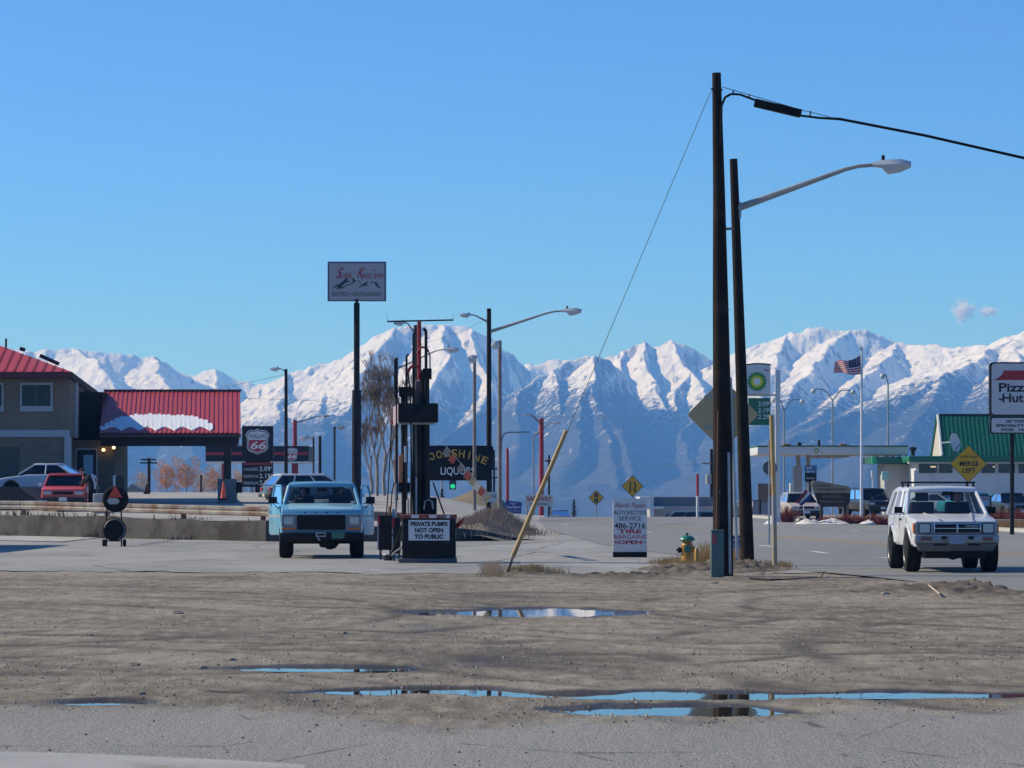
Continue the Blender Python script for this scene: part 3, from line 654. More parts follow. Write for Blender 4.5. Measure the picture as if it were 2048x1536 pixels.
    if c.get('seats', True):
        for s in (-1, 1):
            sb = MB(); ys = wb+c.get('seaty', 1.05); sb.cbox((s*W*0.42, ys, zb-0.05), (0.48, 0.13, 0.62), rx=R(-10)); sb.cbox((s*W*0.42, ys-0.24, zb-0.34), (0.48, 0.52, 0.16)); sb.cbox((s*W*0.42, ys+0.06, zb+0.36), (0.27, 0.09, 0.17))
            sb.build('seat', 'seat_fabric', root, bevel=0.03)
        MB().box(-W*0.85, W*0.85, wb+0.10, wb+0.42, zb-0.30, zb-0.02).build('dashboard', 'seat_fabric', root, bevel=0.03)
    return root

# ---------------------------------------------------------------- people
def person(label, joints, radii, edges, loc, rz=0.0, cloth='dark_cloth', head=None, hair='dark_hair', group=None, cap=None):
    """one continuous skinned body; joints in metres about loc, first joint is the pelvis"""
    root = thing('person', label, 'person', loc, rz, group)
    me = bpy.data.meshes.new('body'); me.from_pydata(joints, edges, []); o = bpy.data.objects.new('body', me); COL.objects.link(o); o.parent = root
    sk = o.modifiers.new('skin', 'SKIN'); ss = o.modifiers.new('sub', 'SUBSURF'); ss.levels = 1; ss.render_levels = 2
    lay = me.skin_vertices[0] if me.skin_vertices else None
    if lay is None:
        bm = bmesh.new(); bm.from_mesh(me); bm.verts.layers.skin.verify(); bm.to_mesh(me); bm.free(); lay = me.skin_vertices[0]
    for i, rr in enumerate(radii): lay.data[i].radius = (rr, rr) if isinstance(rr, float) else rr
    lay.data[0].use_root = True
    me.materials.append(MATS[cloth]); me.polygons.foreach_set('use_smooth', [True]*len(me.polygons))
    if head:
        (hx, hy, hz), yaw, pitch = head
        hm = MB(); n = 14; prof = []
        rings = [(-0.125, 0.045, 0.050, -0.020), (-0.105, 0.060, 0.072, -0.012), (-0.06, 0.070, 0.088, -0.004), (0.0, 0.076, 0.096, 0.0), (0.05, 0.077, 0.098, 0.004), (0.09, 0.066, 0.084, 0.006), (0.115, 0.036, 0.046, 0.006)]
        vs, fs = [], []
        for z, rx, ry, off in rings:
            for j in range(n):
                a = 2*math.pi*j/n; x, y = rx*math.sin(a), -ry*math.cos(a)+off
                if j == 0: y -= {-0.06: 0.012, 0.0: 0.022}.get(z, 0.0)       # nose and lips stand proud
                if j in (1, n-1) and z == 0.05: y += 0.012                      # eye hollows
                vs.append((x, y, z))
        for i in range(len(rings)-1):
            for j in range(n): fs.append((i*n+j, i*n+(j+1) % n, (i+1)*n+(j+1) % n, (i+1)*n+j))
        fs += [tuple(range(n)), tuple(range((len(rings)-1)*n, len(rings)*n))]
        hm.add(vs, fs)
        for s in (-1, 1): hm.cbox((s*0.080, 0.01, 0.0), (0.016, 0.035, 0.06))
        M = Matrix.Translation((hx, hy, hz)) @ Matrix.Rotation(yaw, 4, 'Z') @ Matrix.Rotation(pitch, 4, 'X')
        h = hm.build('head', 'skin', root, smooth=True); h.data.transform(M)
        hr = MB(); vs, fs = [], []
        for k, (z, rx, ry) in enumerate(((-0.03, 0.083, 0.104), (0.04, 0.087, 0.108), (0.09, 0.078, 0.096), (0.125, 0.045, 0.055), (0.132, 0.01, 0.012))):
            for j in range(n):
                a = 2*math.pi*j/n; y = -ry*math.cos(a)+0.012; zz = z
                if math.cos(a) > 0.3 and k < 2: zz = 0.068+0.008*k
                vs.append((rx*math.sin(a), y, zz))
        for i in range(4):
            for j in range(n): fs.append((i*n+j, i*n+(j+1) % n, (i+1)*n+(j+1) % n, (i+1)*n+j))
        hr.add(vs, fs); ho = hr.build('cap' if cap else 'hair', cap or hair, root, smooth=True); ho.data.transform(M)
    return root
SEATED = ([(0,0,0),(0,0.03,0.22),(0,0.05,0.42),(0,0.03,0.54),(0,0.02,0.60),
           (-0.19,0.04,0.46),(-0.24,-0.12,0.24),(-0.16,-0.36,0.30),(-0.13,-0.45,0.33),(0.19,0.04,0.46),(0.24,-0.12,0.24),(0.16,-0.36,0.30),(0.13,-0.45,0.33),
           (-0.10,-0.02,-0.02),(-0.13,-0.42,0.02),(-0.13,-0.52,-0.36),(-0.13,-0.66,-0.38),(0.10,-0.02,-0.02),(0.13,-0.42,0.02),(0.13,-0.52,-0.36),(0.13,-0.66,-0.38)],
          [(0.17,0.13),(0.17,0.12),(0.18,0.12),0.062,0.058,0.085,0.055,0.042,0.03,0.085,0.055,0.042,0.03,0.10,0.075,0.052,0.045,0.10,0.075,0.052,0.045],
          [(0,1),(1,2),(2,3),(3,4),(2,5),(5,6),(6,7),(7,8),(2,9),(9,10),(10,11),(11,12),(0,13),(13,14),(14,15),(15,16),(0,17),(17,18),(18,19),(19,20)])

# ---------------------------------------------------------------- street lamps, poles, trees
def head_mesh(mb, p, d, L=0.75, w=0.30, h=0.20):
    """cobra-head luminaire growing from p along the horizontal unit vector d"""
    d = Vector(d).normalized(); s = d.cross(Vector((0,0,1))).normalized(); up = Vector((0,0,1)); rings = [(0, 0.30, 0.06, -0.04), (0.25, 0.62, 0.10, -0.06), (0.42, 0.95, 0.11, -0.20), (0.75, 1.0, 0.12, -0.15), (1.0, 0.72, 0.07, -0.06)]
    vs, fs = [], []; k = h/0.25
    for u, ww, zt, zb in rings:
        c = Vector(p)+d*(u*L)
        for sx, z in ((-1, 0), (-0.6, zt*k), (0.6, zt*k), (1, 0), (0.6, zb*k), (-0.6, zb*k)): vs.append(c+s*(sx*ww*w/2)+up*z)
    for i in range(4):
        for j in range(6): fs.append((i*6+j, i*6+(j+1) % 6, (i+1)*6+(j+1) % 6, (i+1)*6+j))
    fs += [tuple(range(6)), tuple(range(24, 30))]
    return mb.add(vs, fs)
def lamp(label, px, top, Y, r0, r1, arms, polem='weathered_wood', name='street_lamp', lean=0.0, base=None, group='street lamps', armm='grey_paint'):
    """arms: list of (row on pole, column and row of head start, direction sign, head length px, arm radius)"""
    b = base_at(px, Y) if base is None else base; root = thing(name, label, 'street lamp', b, 0, group)
    tp = P(px+lean, top, Y); wp(MB().tube([b-Vector((0,0,0.3)), b.lerp(tp, 0.5), tp], [r0, (r0+r1)/2, r1], 14), 'pole', polem, root, smooth=True)
    for (ar, hx, hy, dr, hl, rad) in arms:
        f = (WZ(ar, Y)-b.z)/(tp.z-b.z); a = b.lerp(tp, f); e = P(hx, hy, Y)
        mid = Vector((a.x+(e.x-a.x)*0.80, a.y+(e.y-a.y)*0.80, a.z+(e.z-a.z)*0.90)); m2 = Vector((a.x+(e.x-a.x)*0.90, a.y+(e.y-a.y)*0.90, a.z+(e.z-a.z)*0.975))
        wp(MB().tube([a, a.lerp(mid, 0.5), mid, m2, e], [rad*1.9, rad*1.5, rad*1.1, rad, rad], 8), 'arm', armm, root, smooth=True)
        L = hl/(FPX/Y); h = wp(head_mesh(MB(), e, (dr, 0, 0), L, L*0.42, L*0.30), 'lamp_head', 'lamp_lens' if armm != 'dark_metal' else 'grey_paint', root, smooth=True)
        cpt = e+Vector((dr*L*0.28, 0, L*0.10)); sub(MB().lathe([(L*0.045, 0), (L*0.045, L*0.14), (L*0.03, L*0.16)], cpt, 10), 'photocell', 'black_paint', h, root)
    return root
def bare_tree(rnd, base, H, spread, depth=5, r0=0.12, twig=0.012):
    """returns trunk and twig meshes"""
    tr, tw = MB(), MB()
    def grow(p, d, L, r, lev):
        q = p+d*L; mid = p.lerp(q, 0.5)+Vector((rnd.uniform(-1,1), rnd.uniform(-1,1), 0))*L*0.06
        (tr if lev < 2 else tw).tube([p, mid, q], [r, r*0.85, r*0.7], 6 if lev < 2 else 3, cap=False)
        if lev >= depth: return
        for k in range(3 if lev in (1, 2) else 2 if lev < 5 else 3):
            a = rnd.uniform(0, 2*math.pi); tilt = rnd.uniform(0.25, 0.75)*spread
            side = Vector((math.cos(a), math.sin(a), 0)); nd = (d*math.cos(tilt)+side*math.sin(tilt)+Vector((0,0,0.18))).normalized()
            st = p.lerp(q, rnd.uniform(0.55, 1.0)); grow(st, nd, L*rnd.uniform(0.62, 0.86), max(r*0.58, twig), lev+1)
    grow(Vector(base), Vector((rnd.uniform(-.05,.05), 0, 1)).normalized(), H*0.30, r0, 0)
    return tr, tw
def leaf_cloud(rnd, mb, c, rad, n, size):
    for _ in range(n):
        while True:
            v = Vector((rnd.uniform(-1,1), rnd.uniform(-1,1), rnd.uniform(-1,1)))
            if v.length < 1 and v.length > rnd.uniform(0, 0.8): break
        p = Vector(c)+Vector((v.x*rad[0], v.y*rad[1], v.z*rad[2])); s = size*rnd.uniform(0.5, 1.3)
        a = Vector((rnd.uniform(-1,1), rnd.uniform(-1,1), rnd.uniform(-1,1))).normalized(); b = a.orthogonal().normalized()
        mb.quad(p-a*s, p+b*s*0.6, p+a*s, p-b*s*0.6)
    return mb
# ================================================================== NEAR THINGS
# ---- light blue two-door truck with both doors ajar
BX, BY = WX(643, 72.2), 72.2
BP_ = car_paint('light_blue_paint', (0.14, 0.36, 0.49), damt=0.05)
s_ = 83.1
def bx(px): return (px-643)/s_
def bz(py): return (1118-py)/s_
bronco = make_car('parked_truck', 'light blue boxy two-door truck with both doors ajar beside the pumps', (BX, BY, 0.012), R(3.6), dict(
    cat='truck', L=4.55, W=1.99, r=0.405, tw=0.32, sill=0.55, paint=BP_, axles=(0.80, 3.46), archk=1.25, bev=0.035, out=0.03, nose=0.03, taper=0.02,
    front=[(0.0, 1.10), (0.07, 1.19), (0.7, 1.24), (1.40, 1.29)], rear=[(1.45, 1.30), (1.62, 1.25), (4.45, 1.22), (4.55, 1.12)], beltz=1.25, cut=(1.56, 2.72), lamps=False, mirrors=False, wsglass='window_glass',
    gh=dict(y=(1.42, 1.95, 4.35, 4.50), z=1.74, zb=1.26, ht=0.80, hb=0.93, post=0.04, th=0.11, pillars=[0.42], pw={1: 1.6, 2: 1.4}, open=(0,))))
fp = MB().box(-0.95, 0.95, -0.05, 0.03, 0.64, 1.085); fp.build('front_panel', BP_, bronco, bevel=0.02)
g = MB().prism(rrect(bx(594), bx(691), 0.69, 1.045, 0.04), 'Y', -0.075, -0.045).build('grille', 'black_paint', bronco)
for i in range(4): MB().box(bx(597), bx(688), -0.085, -0.07, 0.755+i*0.07, 0.767+i*0.07).build('grille_bar', 'black_paint', g)
bez = mat('bezel_grey', (0.19, 0.20, 0.21), 0.4, 0.3, var=0.1)
for s in (-1, 1):
    cx_ = s*0.79; z_ = 0.91
    bzl = MB().prism(rrect(cx_-0.17, cx_+0.17, z_-0.15, z_+0.15, 0.03), 'Y', -0.08, -0.04).build('headlight_bezel', bez, bronco)
    MB().prism(rrect(cx_-0.11, cx_+0.11, z_-0.09, z_+0.09, 0.03), 'Y', -0.095, -0.075).build('headlight', 'head_lens', bzl)
    MB().box(cx_-0.16, cx_+0.16, -0.075, -0.045, 0.685, 0.745).build('turn_signal', 'amber_lens', bronco)
    # fender edge and hood hinge line
for i in range(4): MB().box(-0.42+i*0.26, -0.37+i*0.26, -0.058, -0.045, 1.09, 1.12).build('hood_emblem_mount', 'dark_metal', bronco)
hc = MB(); hc.add([(-0.80, 0.10, 1.185), (0.80, 0.10, 1.185), (0.84, 1.40, 1.285), (-0.84, 1.40, 1.285), (-0.70, 0.16, 1.225), (0.70, 0.16, 1.225), (0.76, 1.36, 1.325), (-0.76, 1.36, 1.325)], [(0,1,5,4),(1,2,6,5),(2,3,7,6),(3,0,4,7),(4,5,6,7)]).build('hood', car_paint('sunlit_blue_paint', (0.30, 0.52, 0.60), damt=0.05), bronco, bevel=0.012)  # paler copy of the body paint: sunlight painted into the hood colour
MB().box(-1.0, 1.0, -0.20, -0.04, 0.42, 0.62).build('bumper', 'black_paint', bronco, bevel=0.02)
hk = MB().box(-0.14, 0.11, -0.225, -0.205, 0.52, 0.64).build('winch_plate', 'grey_paint', bronco); MB().box(-0.09, 0.08, -0.235, -0.22, 0.555, 0.60).build('winch_slot', 'black_paint', hk); MB().tube([(-0.08, -0.23, 0.53), (-0.07, -0.25, 0.46), (-0.03, -0.24, 0.44)], 0.022, 6).build('tow_hook', 'galvanised', bronco)
pl = MB().box(0.24, 0.55, -0.225, -0.205, 0.485, 0.645).build('number_plate', mat('green_plate', (0.04, 0.16, 0.11), 0.5), bronco)
ub = MB(); ub.tube([(-0.8, 0.80, 0.40), (0.8, 0.80, 0.40)], 0.06, 8); ub.lathe([(0.03,-0.2),(0.15,-0.1),(0.17,0.0),(0.13,0.12),(0.03,0.2)], (0.22, 0.75, 0.36), 10, 'X'); ub.tube([(-0.7, 0.45, 0.47), (0.65, 0.5, 0.45)], 0.03, 6)
for s in (-1, 1): ub.cbox((s*0.45, 0.8, 0.43), (0.08, 1.2, 0.06)); ub.tube([(s*0.55, 0.6, 0.42), (s*0.5, 0.55, 0.8)], 0.04, 6)
ub.build('front_axle', 'dark_metal', bronco)
MB().cbox((0.02, 1.78, 1.66), (0.26, 0.03, 0.075)).build('rear_view_mirror', 'black_paint', bronco, bevel=0.01)
for s in (-1, 1):                                              # doors swung out on their front hinges
    th = s*R(15.5); d = bpy.data.objects.new('door', None); COL.objects.link(d); d.parent = bronco; d.location = (s*0.955, 1.56, 0); d.rotation_euler = (0, 0, -th)
    a = MB()
    pr = [(0.0, 0.60), (0.0, 1.26), (1.14, 1.24), (1.14, 0.58), (1.02, 0.53), (0.15, 0.54)]
    a.prism(pr, 'X', -0.055, 0.055); a.build('door_shell', BP_, d, bevel=0.02)
    MB().tube([(0, 0.03, 1.24), (-s*0.10, 0.52, 1.73), (-s*0.11, 0.62, 1.76), (-s*0.11, 1.08, 1.76), (-s*0.09, 1.14, 1.70), (0, 1.14, 1.24)], 0.028, 8).build('window_frame', BP_, d, smooth=True)
    MB().quad((0, 0.06, 1.25), (0, 1.12, 1.25), (-s*0.10, 1.10, 1.73), (-s*0.10, 0.58, 1.73)).build('window', 'window_glass', d, fix=False)
    mm = MB(); mm.cbox((s*0.20, 0.20, 1.40), (0.22, 0.05, 0.165)); mm.tube([(s*0.03, 0.22, 1.30), (s*0.16, 0.21, 1.38)], 0.015, 6); mm.tube([(s*0.03, 0.22, 1.18), (s*0.20, 0.21, 1.33)], 0.012, 6); mm.build('mirror', 'black_paint', d, bevel=0.01)
    MB().cbox((s*0.065, 1.0, 1.12), (0.03, 0.14, 0.035)).build('handle', 'chrome', d)
    MB().box(s*0.05-0.012, s*0.05+0.012, 0.02, 1.12, 0.98, 1.03).build('trim_strip', 'grey_paint', d)
def in_truck(x, y, z):
    v = Matrix.Rotation(R(3.6), 3, 'Z') @ Vector((x, y, z)); return Vector((BX, BY, 0.012))+v
J, RR, EE = SEATED
person('passenger in dark clothes on the left seat of the light blue truck', J, RR, EE, in_truck(-0.44, 2.32, 0.90), R(3.6), head=((0, 0.0, 0.72), 0.15, 0))
J2 = list(J); J2[8] = (-0.05, -0.50, 0.36); J2[12] = (0.05, -0.5, 0.36)
person('driver in dark clothes leaning at the wheel of the light blue truck', J2, RR, EE, in_truck(0.46, 2.26, 0.94), R(3.6), head=((-0.02, -0.03, 0.72), -0.2, 0.12))

for x0, sg in ((-0.40, 1), (0.36, 1)): MB().tube([(x0, 1.36, 1.335), (x0-0.34, 1.44, 1.36)], 0.009, 5).build('wiper', 'black_paint', bronco)
MB().prism(rrect(bx(592), bx(693), 0.675, 1.06, 0.045), 'Y', -0.062, -0.045).build('grille_surround', bez, bronco)
for s in (-1, 1):
    MB().box(s*0.99-0.004, s*0.99+0.004, 0.98, 1.0, 0.60, 1.22).build('panel_gap', 'black_paint', bronco); MB().cbox((s*0.992, 0.32, 0.92), (0.012, 0.16, 0.07)).build('side_marker', 'amber_lens', bronco)
    MB().tube([(s*0.97, 0.80-0.52, 0.60), (s*0.99, 0.80-0.40, 0.80), (s*0.995, 0.80, 0.935), (s*0.99, 1.20, 0.80), (s*0.97, 1.32, 0.60)], 0.022, 6).build('wheel_lip', BP_, bronco, smooth=True)

# ---- white sport utility truck coming down the street
RX, RY = WX(1909, 58.9), 58.7
RP = car_paint('silver_white_paint', (0.60, 0.61, 0.63), damt=0.05); lowp = mat('dark_grey_lower', (0.11, 0.115, 0.12), 0.45, var=0.1)
run = make_car('sport_utility_truck', 'white two-door sport utility truck with black roof rack driving on the street', (RX, RY, 0.03), R(-0.5), dict(
    cat='truck', L=4.42, W=1.69, r=0.395, tw=0.29, sill=0.50, paint=RP, axles=(0.80, 3.42), archk=1.22, bev=0.035, out=0.06, nose=0.02, taper=0.05, rim='galvanised',
    front=[(0.0, 0.99), (0.05, 1.03), (0.7, 1.08), (1.30, 1.14)], rear=[(1.38, 1.15), (1.5, 1.13), (4.30, 1.11), (4.42, 1.0)], beltz=1.12, lamps=False, glass='window_glass',
    gh=dict(y=(1.34, 2.02, 4.10, 4.40), z=1.60, zb=1.12, ht=0.80, hb=0.95, post=0.04, th=0.09, pillars=[0.32, 0.66], pw={1: 1.2, 2: 1.3, 3: 1.6})))
MB().box(-0.80, 0.80, -0.03, 0.02, 0.72, 1.0).build('front_panel', mat('shadow_silver', (0.26, 0.29, 0.33), 0.4, 0.2), run, bevel=0.015)
g = MB().box(-0.44, 0.48, -0.055, -0.02, 0.77, 0.965).build('grille', 'chrome', run, bevel=0.008)
for x0, x1 in ((-0.42, 0.005), (0.035, 0.46)):
    for z0, z1 in ((0.785, 0.862), (0.875, 0.95)): MB().box(x0, x1, -0.063, -0.05, z0, z1).build('grille_opening', 'black_paint', g)
text('badge', 'TOYOTA', 0.055, 'chrome', run, (0.30, -0.07, 0.89), width=0.24)
for s in (-1, 1):
    b_ = MB().prism(rrect(s*0.62-0.12, s*0.62+0.12, 0.77, 0.97, 0.02), 'Y', -0.05, -0.02).build('headlight_bezel', 'black_paint', run); MB().prism(rrect(s*0.62-0.10, s*0.62+0.10, 0.785, 0.955, 0.02), 'Y', -0.065, -0.045).build('headlight', 'head_lens', b_)
    MB().box(s*0.80-0.035, s*0.80+0.035, -0.02, 0.16, 0.77, 0.97).build('corner_lamp', 'amber_lens', run, bevel=0.012)
    MB().box(s*0.60-0.10, s*0.60+0.10, -0.175, -0.155, 0.635, 0.70).build('turn_signal', mat('dull_amber', (0.20, 0.045, 0.03), 0.3), run)
    MB().tube([(s*0.80, 0.80-0.50, 0.55), (s*0.845, 0.80-0.43, 0.72), (s*0.86, 0.80-0.25, 0.87), (s*0.86, 0.80, 0.92), (s*0.86, 1.05, 0.87), (s*0.845, 1.24, 0.72), (s*0.83, 1.30, 0.56)], 0.035, 8).build('wheel_flare', RP, run, smooth=True)
    MB().tube([(s*0.83, 3.42-0.50, 0.55), (s*0.845, 3.42-0.43, 0.72), (s*0.86, 3.42-0.25, 0.87), (s*0.86, 3.42, 0.92), (s*0.86, 3.67, 0.87), (s*0.845, 3.86, 0.72), (s*0.83, 3.92, 0.56)], 0.035, 8).build('wheel_flare', RP, run, smooth=True)
    MB().cbox((s*0.845, 2.02, 1.03), (0.03, 0.15, 0.04)).build('door_handle', 'black_paint', run)
    MB().box(s*0.842-0.003, s*0.842+0.003, 2.24, 2.252, 0.56, 1.10).build('door_gap', 'black_paint', run); MB().box(s*0.842-0.003, s*0.842+0.003, 1.10, 1.112, 0.56, 1.08).build('door_gap', 'black_paint', run)
    MB().tube([(s*0.70, 1.55, 1.30), (s*0.60, 1.9, 1.30)], 0.0, 3).v
bm_ = MB().box(-0.82, 0.82, -0.16, -0.02, 0.58, 0.74).build('bumper', mat('dull_bumper', (0.27, 0.28, 0.29), 0.4, 0.5, var=0.15, dirt=(0.16, 0.15, 0.13), dscale=3), run, bevel=0.02)
for x0, x1 in ((-0.31, -0.20), (0.22, 0.33)): MB().box(x0, x1, -0.175, -0.155, 0.655, 0.715).build('bumper_slot', 'black_paint', bm_)
MB().cbox((0, -0.19, 0.645), (0.31, 0.01, 0.155)).build('number_plate', mat('dull_plate', (0.24, 0.28, 0.34), 0.5), run)
v_ = MB(); v_.add([(-0.80,-0.12,0.58),(0.80,-0.12,0.58),(0.80,0.10,0.58),(-0.80,0.10,0.58),(-0.72,-0.05,0.42),(0.72,-0.05,0.42),(0.72,0.10,0.42),(-0.72,0.10,0.42)],[(0,1,2,3),(0,4,5,1),(1,5,6,2),(2,6,7,3),(3,7,4,0),(4,7,6,5)]); v_.build('valance', lowp, run, bevel=0.02)
for x0, x1 in ((-0.46, -0.20), (0.22, 0.46)): MB().box(x0, x1, -0.128, -0.10, 0.535, 0.565).build('valance_slot', 'black_paint', run)
sk = MB().box(-0.60, 0.60, 0.1, 0.6, 0.28, 0.46); sk.tube([(-0.75, 0.8, 0.36), (0.75, 0.8, 0.36)], 0.05, 8); sk.tube([(-0.8, 0.7, 0.42), (-0.4, 0.65, 0.34)], 0.025, 6); sk.tube([(0.8, 0.7, 0.42), (0.4, 0.65, 0.34)], 0.025, 6); sk.build('skid_plate', 'black_paint', run, bevel=0.03)
MB().add([(-0.34,0.03,1.045),(-0.30,0.03,1.045),(-0.44,1.25,1.152),(-0.49,1.25,1.152),(-0.335,0.03,1.055),(-0.305,0.03,1.055),(-0.445,1.25,1.165),(-0.485,1.25,1.165)], [(0,1,5,4),(1,2,6,5),(2,3,7,6),(3,0,4,7),(4,5,6,7)]).build('hood_crease', RP, run)
MB().add([(0.34,0.03,1.045),(0.30,0.03,1.045),(0.44,1.25,1.152),(0.49,1.25,1.152),(0.335,0.03,1.055),(0.305,0.03,1.055),(0.445,1.25,1.165),(0.485,1.25,1.165)], [(0,1,5,4),(1,2,6,5),(2,3,7,6),(3,0,4,7),(4,5,6,7)]).build('hood_crease', RP, run)
rk = bpy.data.objects.new('roof_rack', None); COL.objects.link(rk); rk.parent = run
for y in (2.25, 3.15):
    MB().tube([(-0.70, y, 1.775), (0.70, y, 1.775)], 0.018, 8).build('crossbar', 'black_paint', rk)
    for s in (-1, 1): MB().cbox((s*0.66, y, 1.73), (0.04, 0.06, 0.11)).build('rack_foot', 'black_paint', rk, bevel=0.01)
MB().cbox((0.10, 1.92, 1.55), (0.24, 0.03, 0.07)).build('rear_view_mirror', 'black_paint', run, bevel=0.01)
for x0 in (-0.30, 0.30): MB().tube([(x0, 1.37, 1.17), (x0-0.28, 1.42, 1.20)], 0.010, 5).build('wiper', 'black_paint', run)
person('driver in dark clothes inside the white sport utility truck', J, RR, EE, (RX+0.38, RY+2.30, 0.79), 0, head=((0, 0.0, 0.72), 0, 0))

# ---- fuel pumps that carry the notice, with their hose mast
cab = mat('pump_black', (0.011, 0.011, 0.012), 0.6, var=0.3, scale=3, dirt=(0.035, 0.032, 0.028), dscale=2.5, damt=0.3, spec=0.2)
YP = 67.6
b = Vector((WX(857, YP+0.3), YP+0.3, 0.012)); pump = thing('fuel_pump', 'black fuel pump cabinet with the white private pumps notice on its front', 'fuel pump', b)
mb = MB(); box_px(mb, 804, 911, 1036, 1126, YP, 0.62); wp(mb, 'cabinet', cab, pump, bevel=0.03)
mb = MB(); box_px(mb, 797, 913, 1117, 1127, YP, 0.68, 0.03); wp(mb, 'plinth', mat('pump_plinth', (0.10, 0.10, 0.10), 0.8), pump, bevel=0.01)
mb = MB(); box_px(mb, 802, 913, 1029, 1037, YP, 0.66, 0.02); top = wp(mb, 'top_band', mat('rust_red', (0.20, 0.035, 0.028), 0.6, var=0.25, dirt=(0.3, 0.28, 0.26), dscale=3), pump, bevel=0.01)
for x0, x1 in ((822, 838), (858, 873), (893, 900)):
    mb = MB(); box_px(mb, x0, x1, 1030, 1036, YP-0.025, 0.01); wp(mb, 'band_patch', 'sign_white', pump)
mb = MB(); box_px(mb, 817, 899, 1040, 1081, YP-0.02, 0.015); nb = wp(mb, 'notice_board', 'sign_white', pump)
for body, py, w in (('PRIVATE PUMPS', 1052, 74), ('NOT OPEN', 1064.5, 57), ('TO PUBLIC', 1077, 58)): wtext(body, 858, py, YP-0.024, 8.2, 'ink_black', pump, w, bold=0.006)
def cabinet(label, x0, x1, y0, y1, Y, dep, strip=True):
    b = Vector((WX((x0+x1)/2, Y), Y+dep/2, 0.012)); r = thing('fuel_pump', label, 'fuel pump', b)
    mb = MB(); box_px(mb, x0, x1, y0, y1, Y, dep); wp(mb, 'cabinet', cab, r, bevel=0.02)
    mb = MB(); box_px(mb, x0-1.2, x0+1.2, y0+2, y1-1, Y-0.01, dep*0.9); wp(mb, 'edge_trim', 'galvanised', r)
    if strip:
        mb = MB(); box_px(mb, x0-1, x0+4, y0, y0+18, Y-0.015, 0.02); wp(mb, 'red_stripe', 'red_paint', r)
    zb = WZ(y1, Y); lg = MB()
    for sx in (0.15, 0.85): lg.box(WX(x0+(x1-x0)*sx-1.5, Y), WX(x0+(x1-x0)*sx+1.5, Y), Y+0.05, Y+dep-0.05, 0.0, zb)
    wp(lg, 'stand', 'dark_metal', r); return r
cabinet('narrow black pump cabinet squeezed between the notice pump and the leftmost pump', 785, 800, 1036, 1108, 69.4, 0.45)
cabinet('leftmost black pump cabinet standing next to the light blue truck', 756, 784, 1031, 1100, 70.8, 0.5)
b = Vector((WX(776, 70), 70, 0.012)); bk = thing('bucket', 'dark low bucket under the leftmost pump cabinet', 'bucket', b); wp(MB().lathe([(0.10,0.0),(0.125,0.14),(0.115,0.14),(0.09,0.02)], b, 16), 'pail', 'dark_metal', bk, smooth=True); wp(MB().lathe([(0.127,0.125),(0.132,0.14),(0.127,0.15)], b, 16), 'rim', 'galvanised', bk)
# mast
YM = 68.9; b = Vector((WX(845, YM), YM, 0.012)); mast = thing('hose_mast', 'tall mast of black pipes, boxes and hoses with a red pole and crossbar', 'hose mast', b)
def V(px, py, dy=0.0): return P(px, py, YM+dy)
def pipe(pts, rpx, m, nm='pipe', dy=0.0, n=8): return wp(MB().tube([V(a, c, dy) for a, c in pts], rpx/(FPX/YM), n), nm, m, mast, smooth=True)
pipe([(838.5, 760), (838.5, 642)], 4.0, 'red_paint', 'mast_pole', 0.1)
mat('greenish_wood', (0.085, 0.075, 0.055), 0.9, var=0.3)
pipe([(774, 643), (838, 641.5), (907, 640)], 1.6, 'dark_metal', 'crossbar', 0.1)
for x in (774.5, 906.5): pipe([(x, 642), (x, 628)], 0.35, 'dark_metal', 'antenna', 0.1, 5)
def gooseneck(x, top, bottom, r, hook=5, m='black_paint', dy=0.0): pipe([(x, bottom), (x, (top+bottom)/2), (x, top+8), (x+hook*0.2, top+3), (x+hook*0.7, top+1), (x+hook, top+4)], r, m, 'gooseneck_pipe', dy)
gooseneck(791, 716, 795, 3.4, 3, dy=-0.1); gooseneck(813, 708, 1000, 2.2, 4); gooseneck(827, 664, 1034, 2.6, 3, dy=-0.15); gooseneck(852, 657, 1030, 3.0, -5, dy=-0.05)
pipe([(793, 793), (793, 1015)], 1.6, 'black_rubber', 'hose_pipe', -0.1); pipe([(806, 775), (808, 1030)], 4.8, 'black_paint', 'steel_post', 0.15); pipe([(846, 740), (846, 1034)], 6.5, 'black_paint', 'steel_post', 0.1); pipe([(855, 740), (857, 1034)], 3.5, 'black_paint', 'steel_post', 0.2); pipe([(838, 835), (838, 1034)], 5.0, 'black_paint', 'steel_post', 0.0)
pipe([(866, 965), (889, 1030)], 1.6, 'black_paint', 'brace', 0.1)
for x, y0, m in ((822, 950, 'galvanised'), (830, 940, 'dark_metal'), (832.5, 955, 'galvanised'), (792, 965, 'galvanised'), (816, 998, 'grey_paint')): pipe([(x, y0), (x, 1034)], 1.9, m, 'riser_pipe', -0.2)
def mbox(nm, x0, x1, y0, y1, d0, d1, m): mb = MB(); a, c = V(x0, y1), V(x1, y0); mb.box(a.x, c.x, YM+d0, YM+d1, a.z, c.z); return wp(mb, nm, m, mast, bevel=0.012)
mbox('lamp_box', 797, 876, 807, 845, -0.28, 0.35, cab); mbox('reel_box', 846, 863, 737, 758, -0.15, 0.25, cab); mbox('reel_box', 798, 824, 774, 793, -0.1, 0.3, cab)
mbox('box_bracket', 801, 870, 845, 849, -0.2, 0.2, 'grey_paint')
mb = MB(); a = [P(797.2, 845, YM-0.27), P(797.2, 807, YM-0.27), P(786, 814, YM+0.35), P(786, 852, YM+0.35)]; mb.quad(*a); mb.quad(*[p+Vector((0.012,0,0)) for p in a]); wp(mb, 'pale_panel', mat('faded_pink', (0.40, 0.30, 0.34), 0.6), mast, fix=False)
mbox('meter', 855, 873, 995, 1030, -0.1, 0.3, cab); mbox('control_box', 797, 822, 965, 985, -0.12, 0.1, cab)
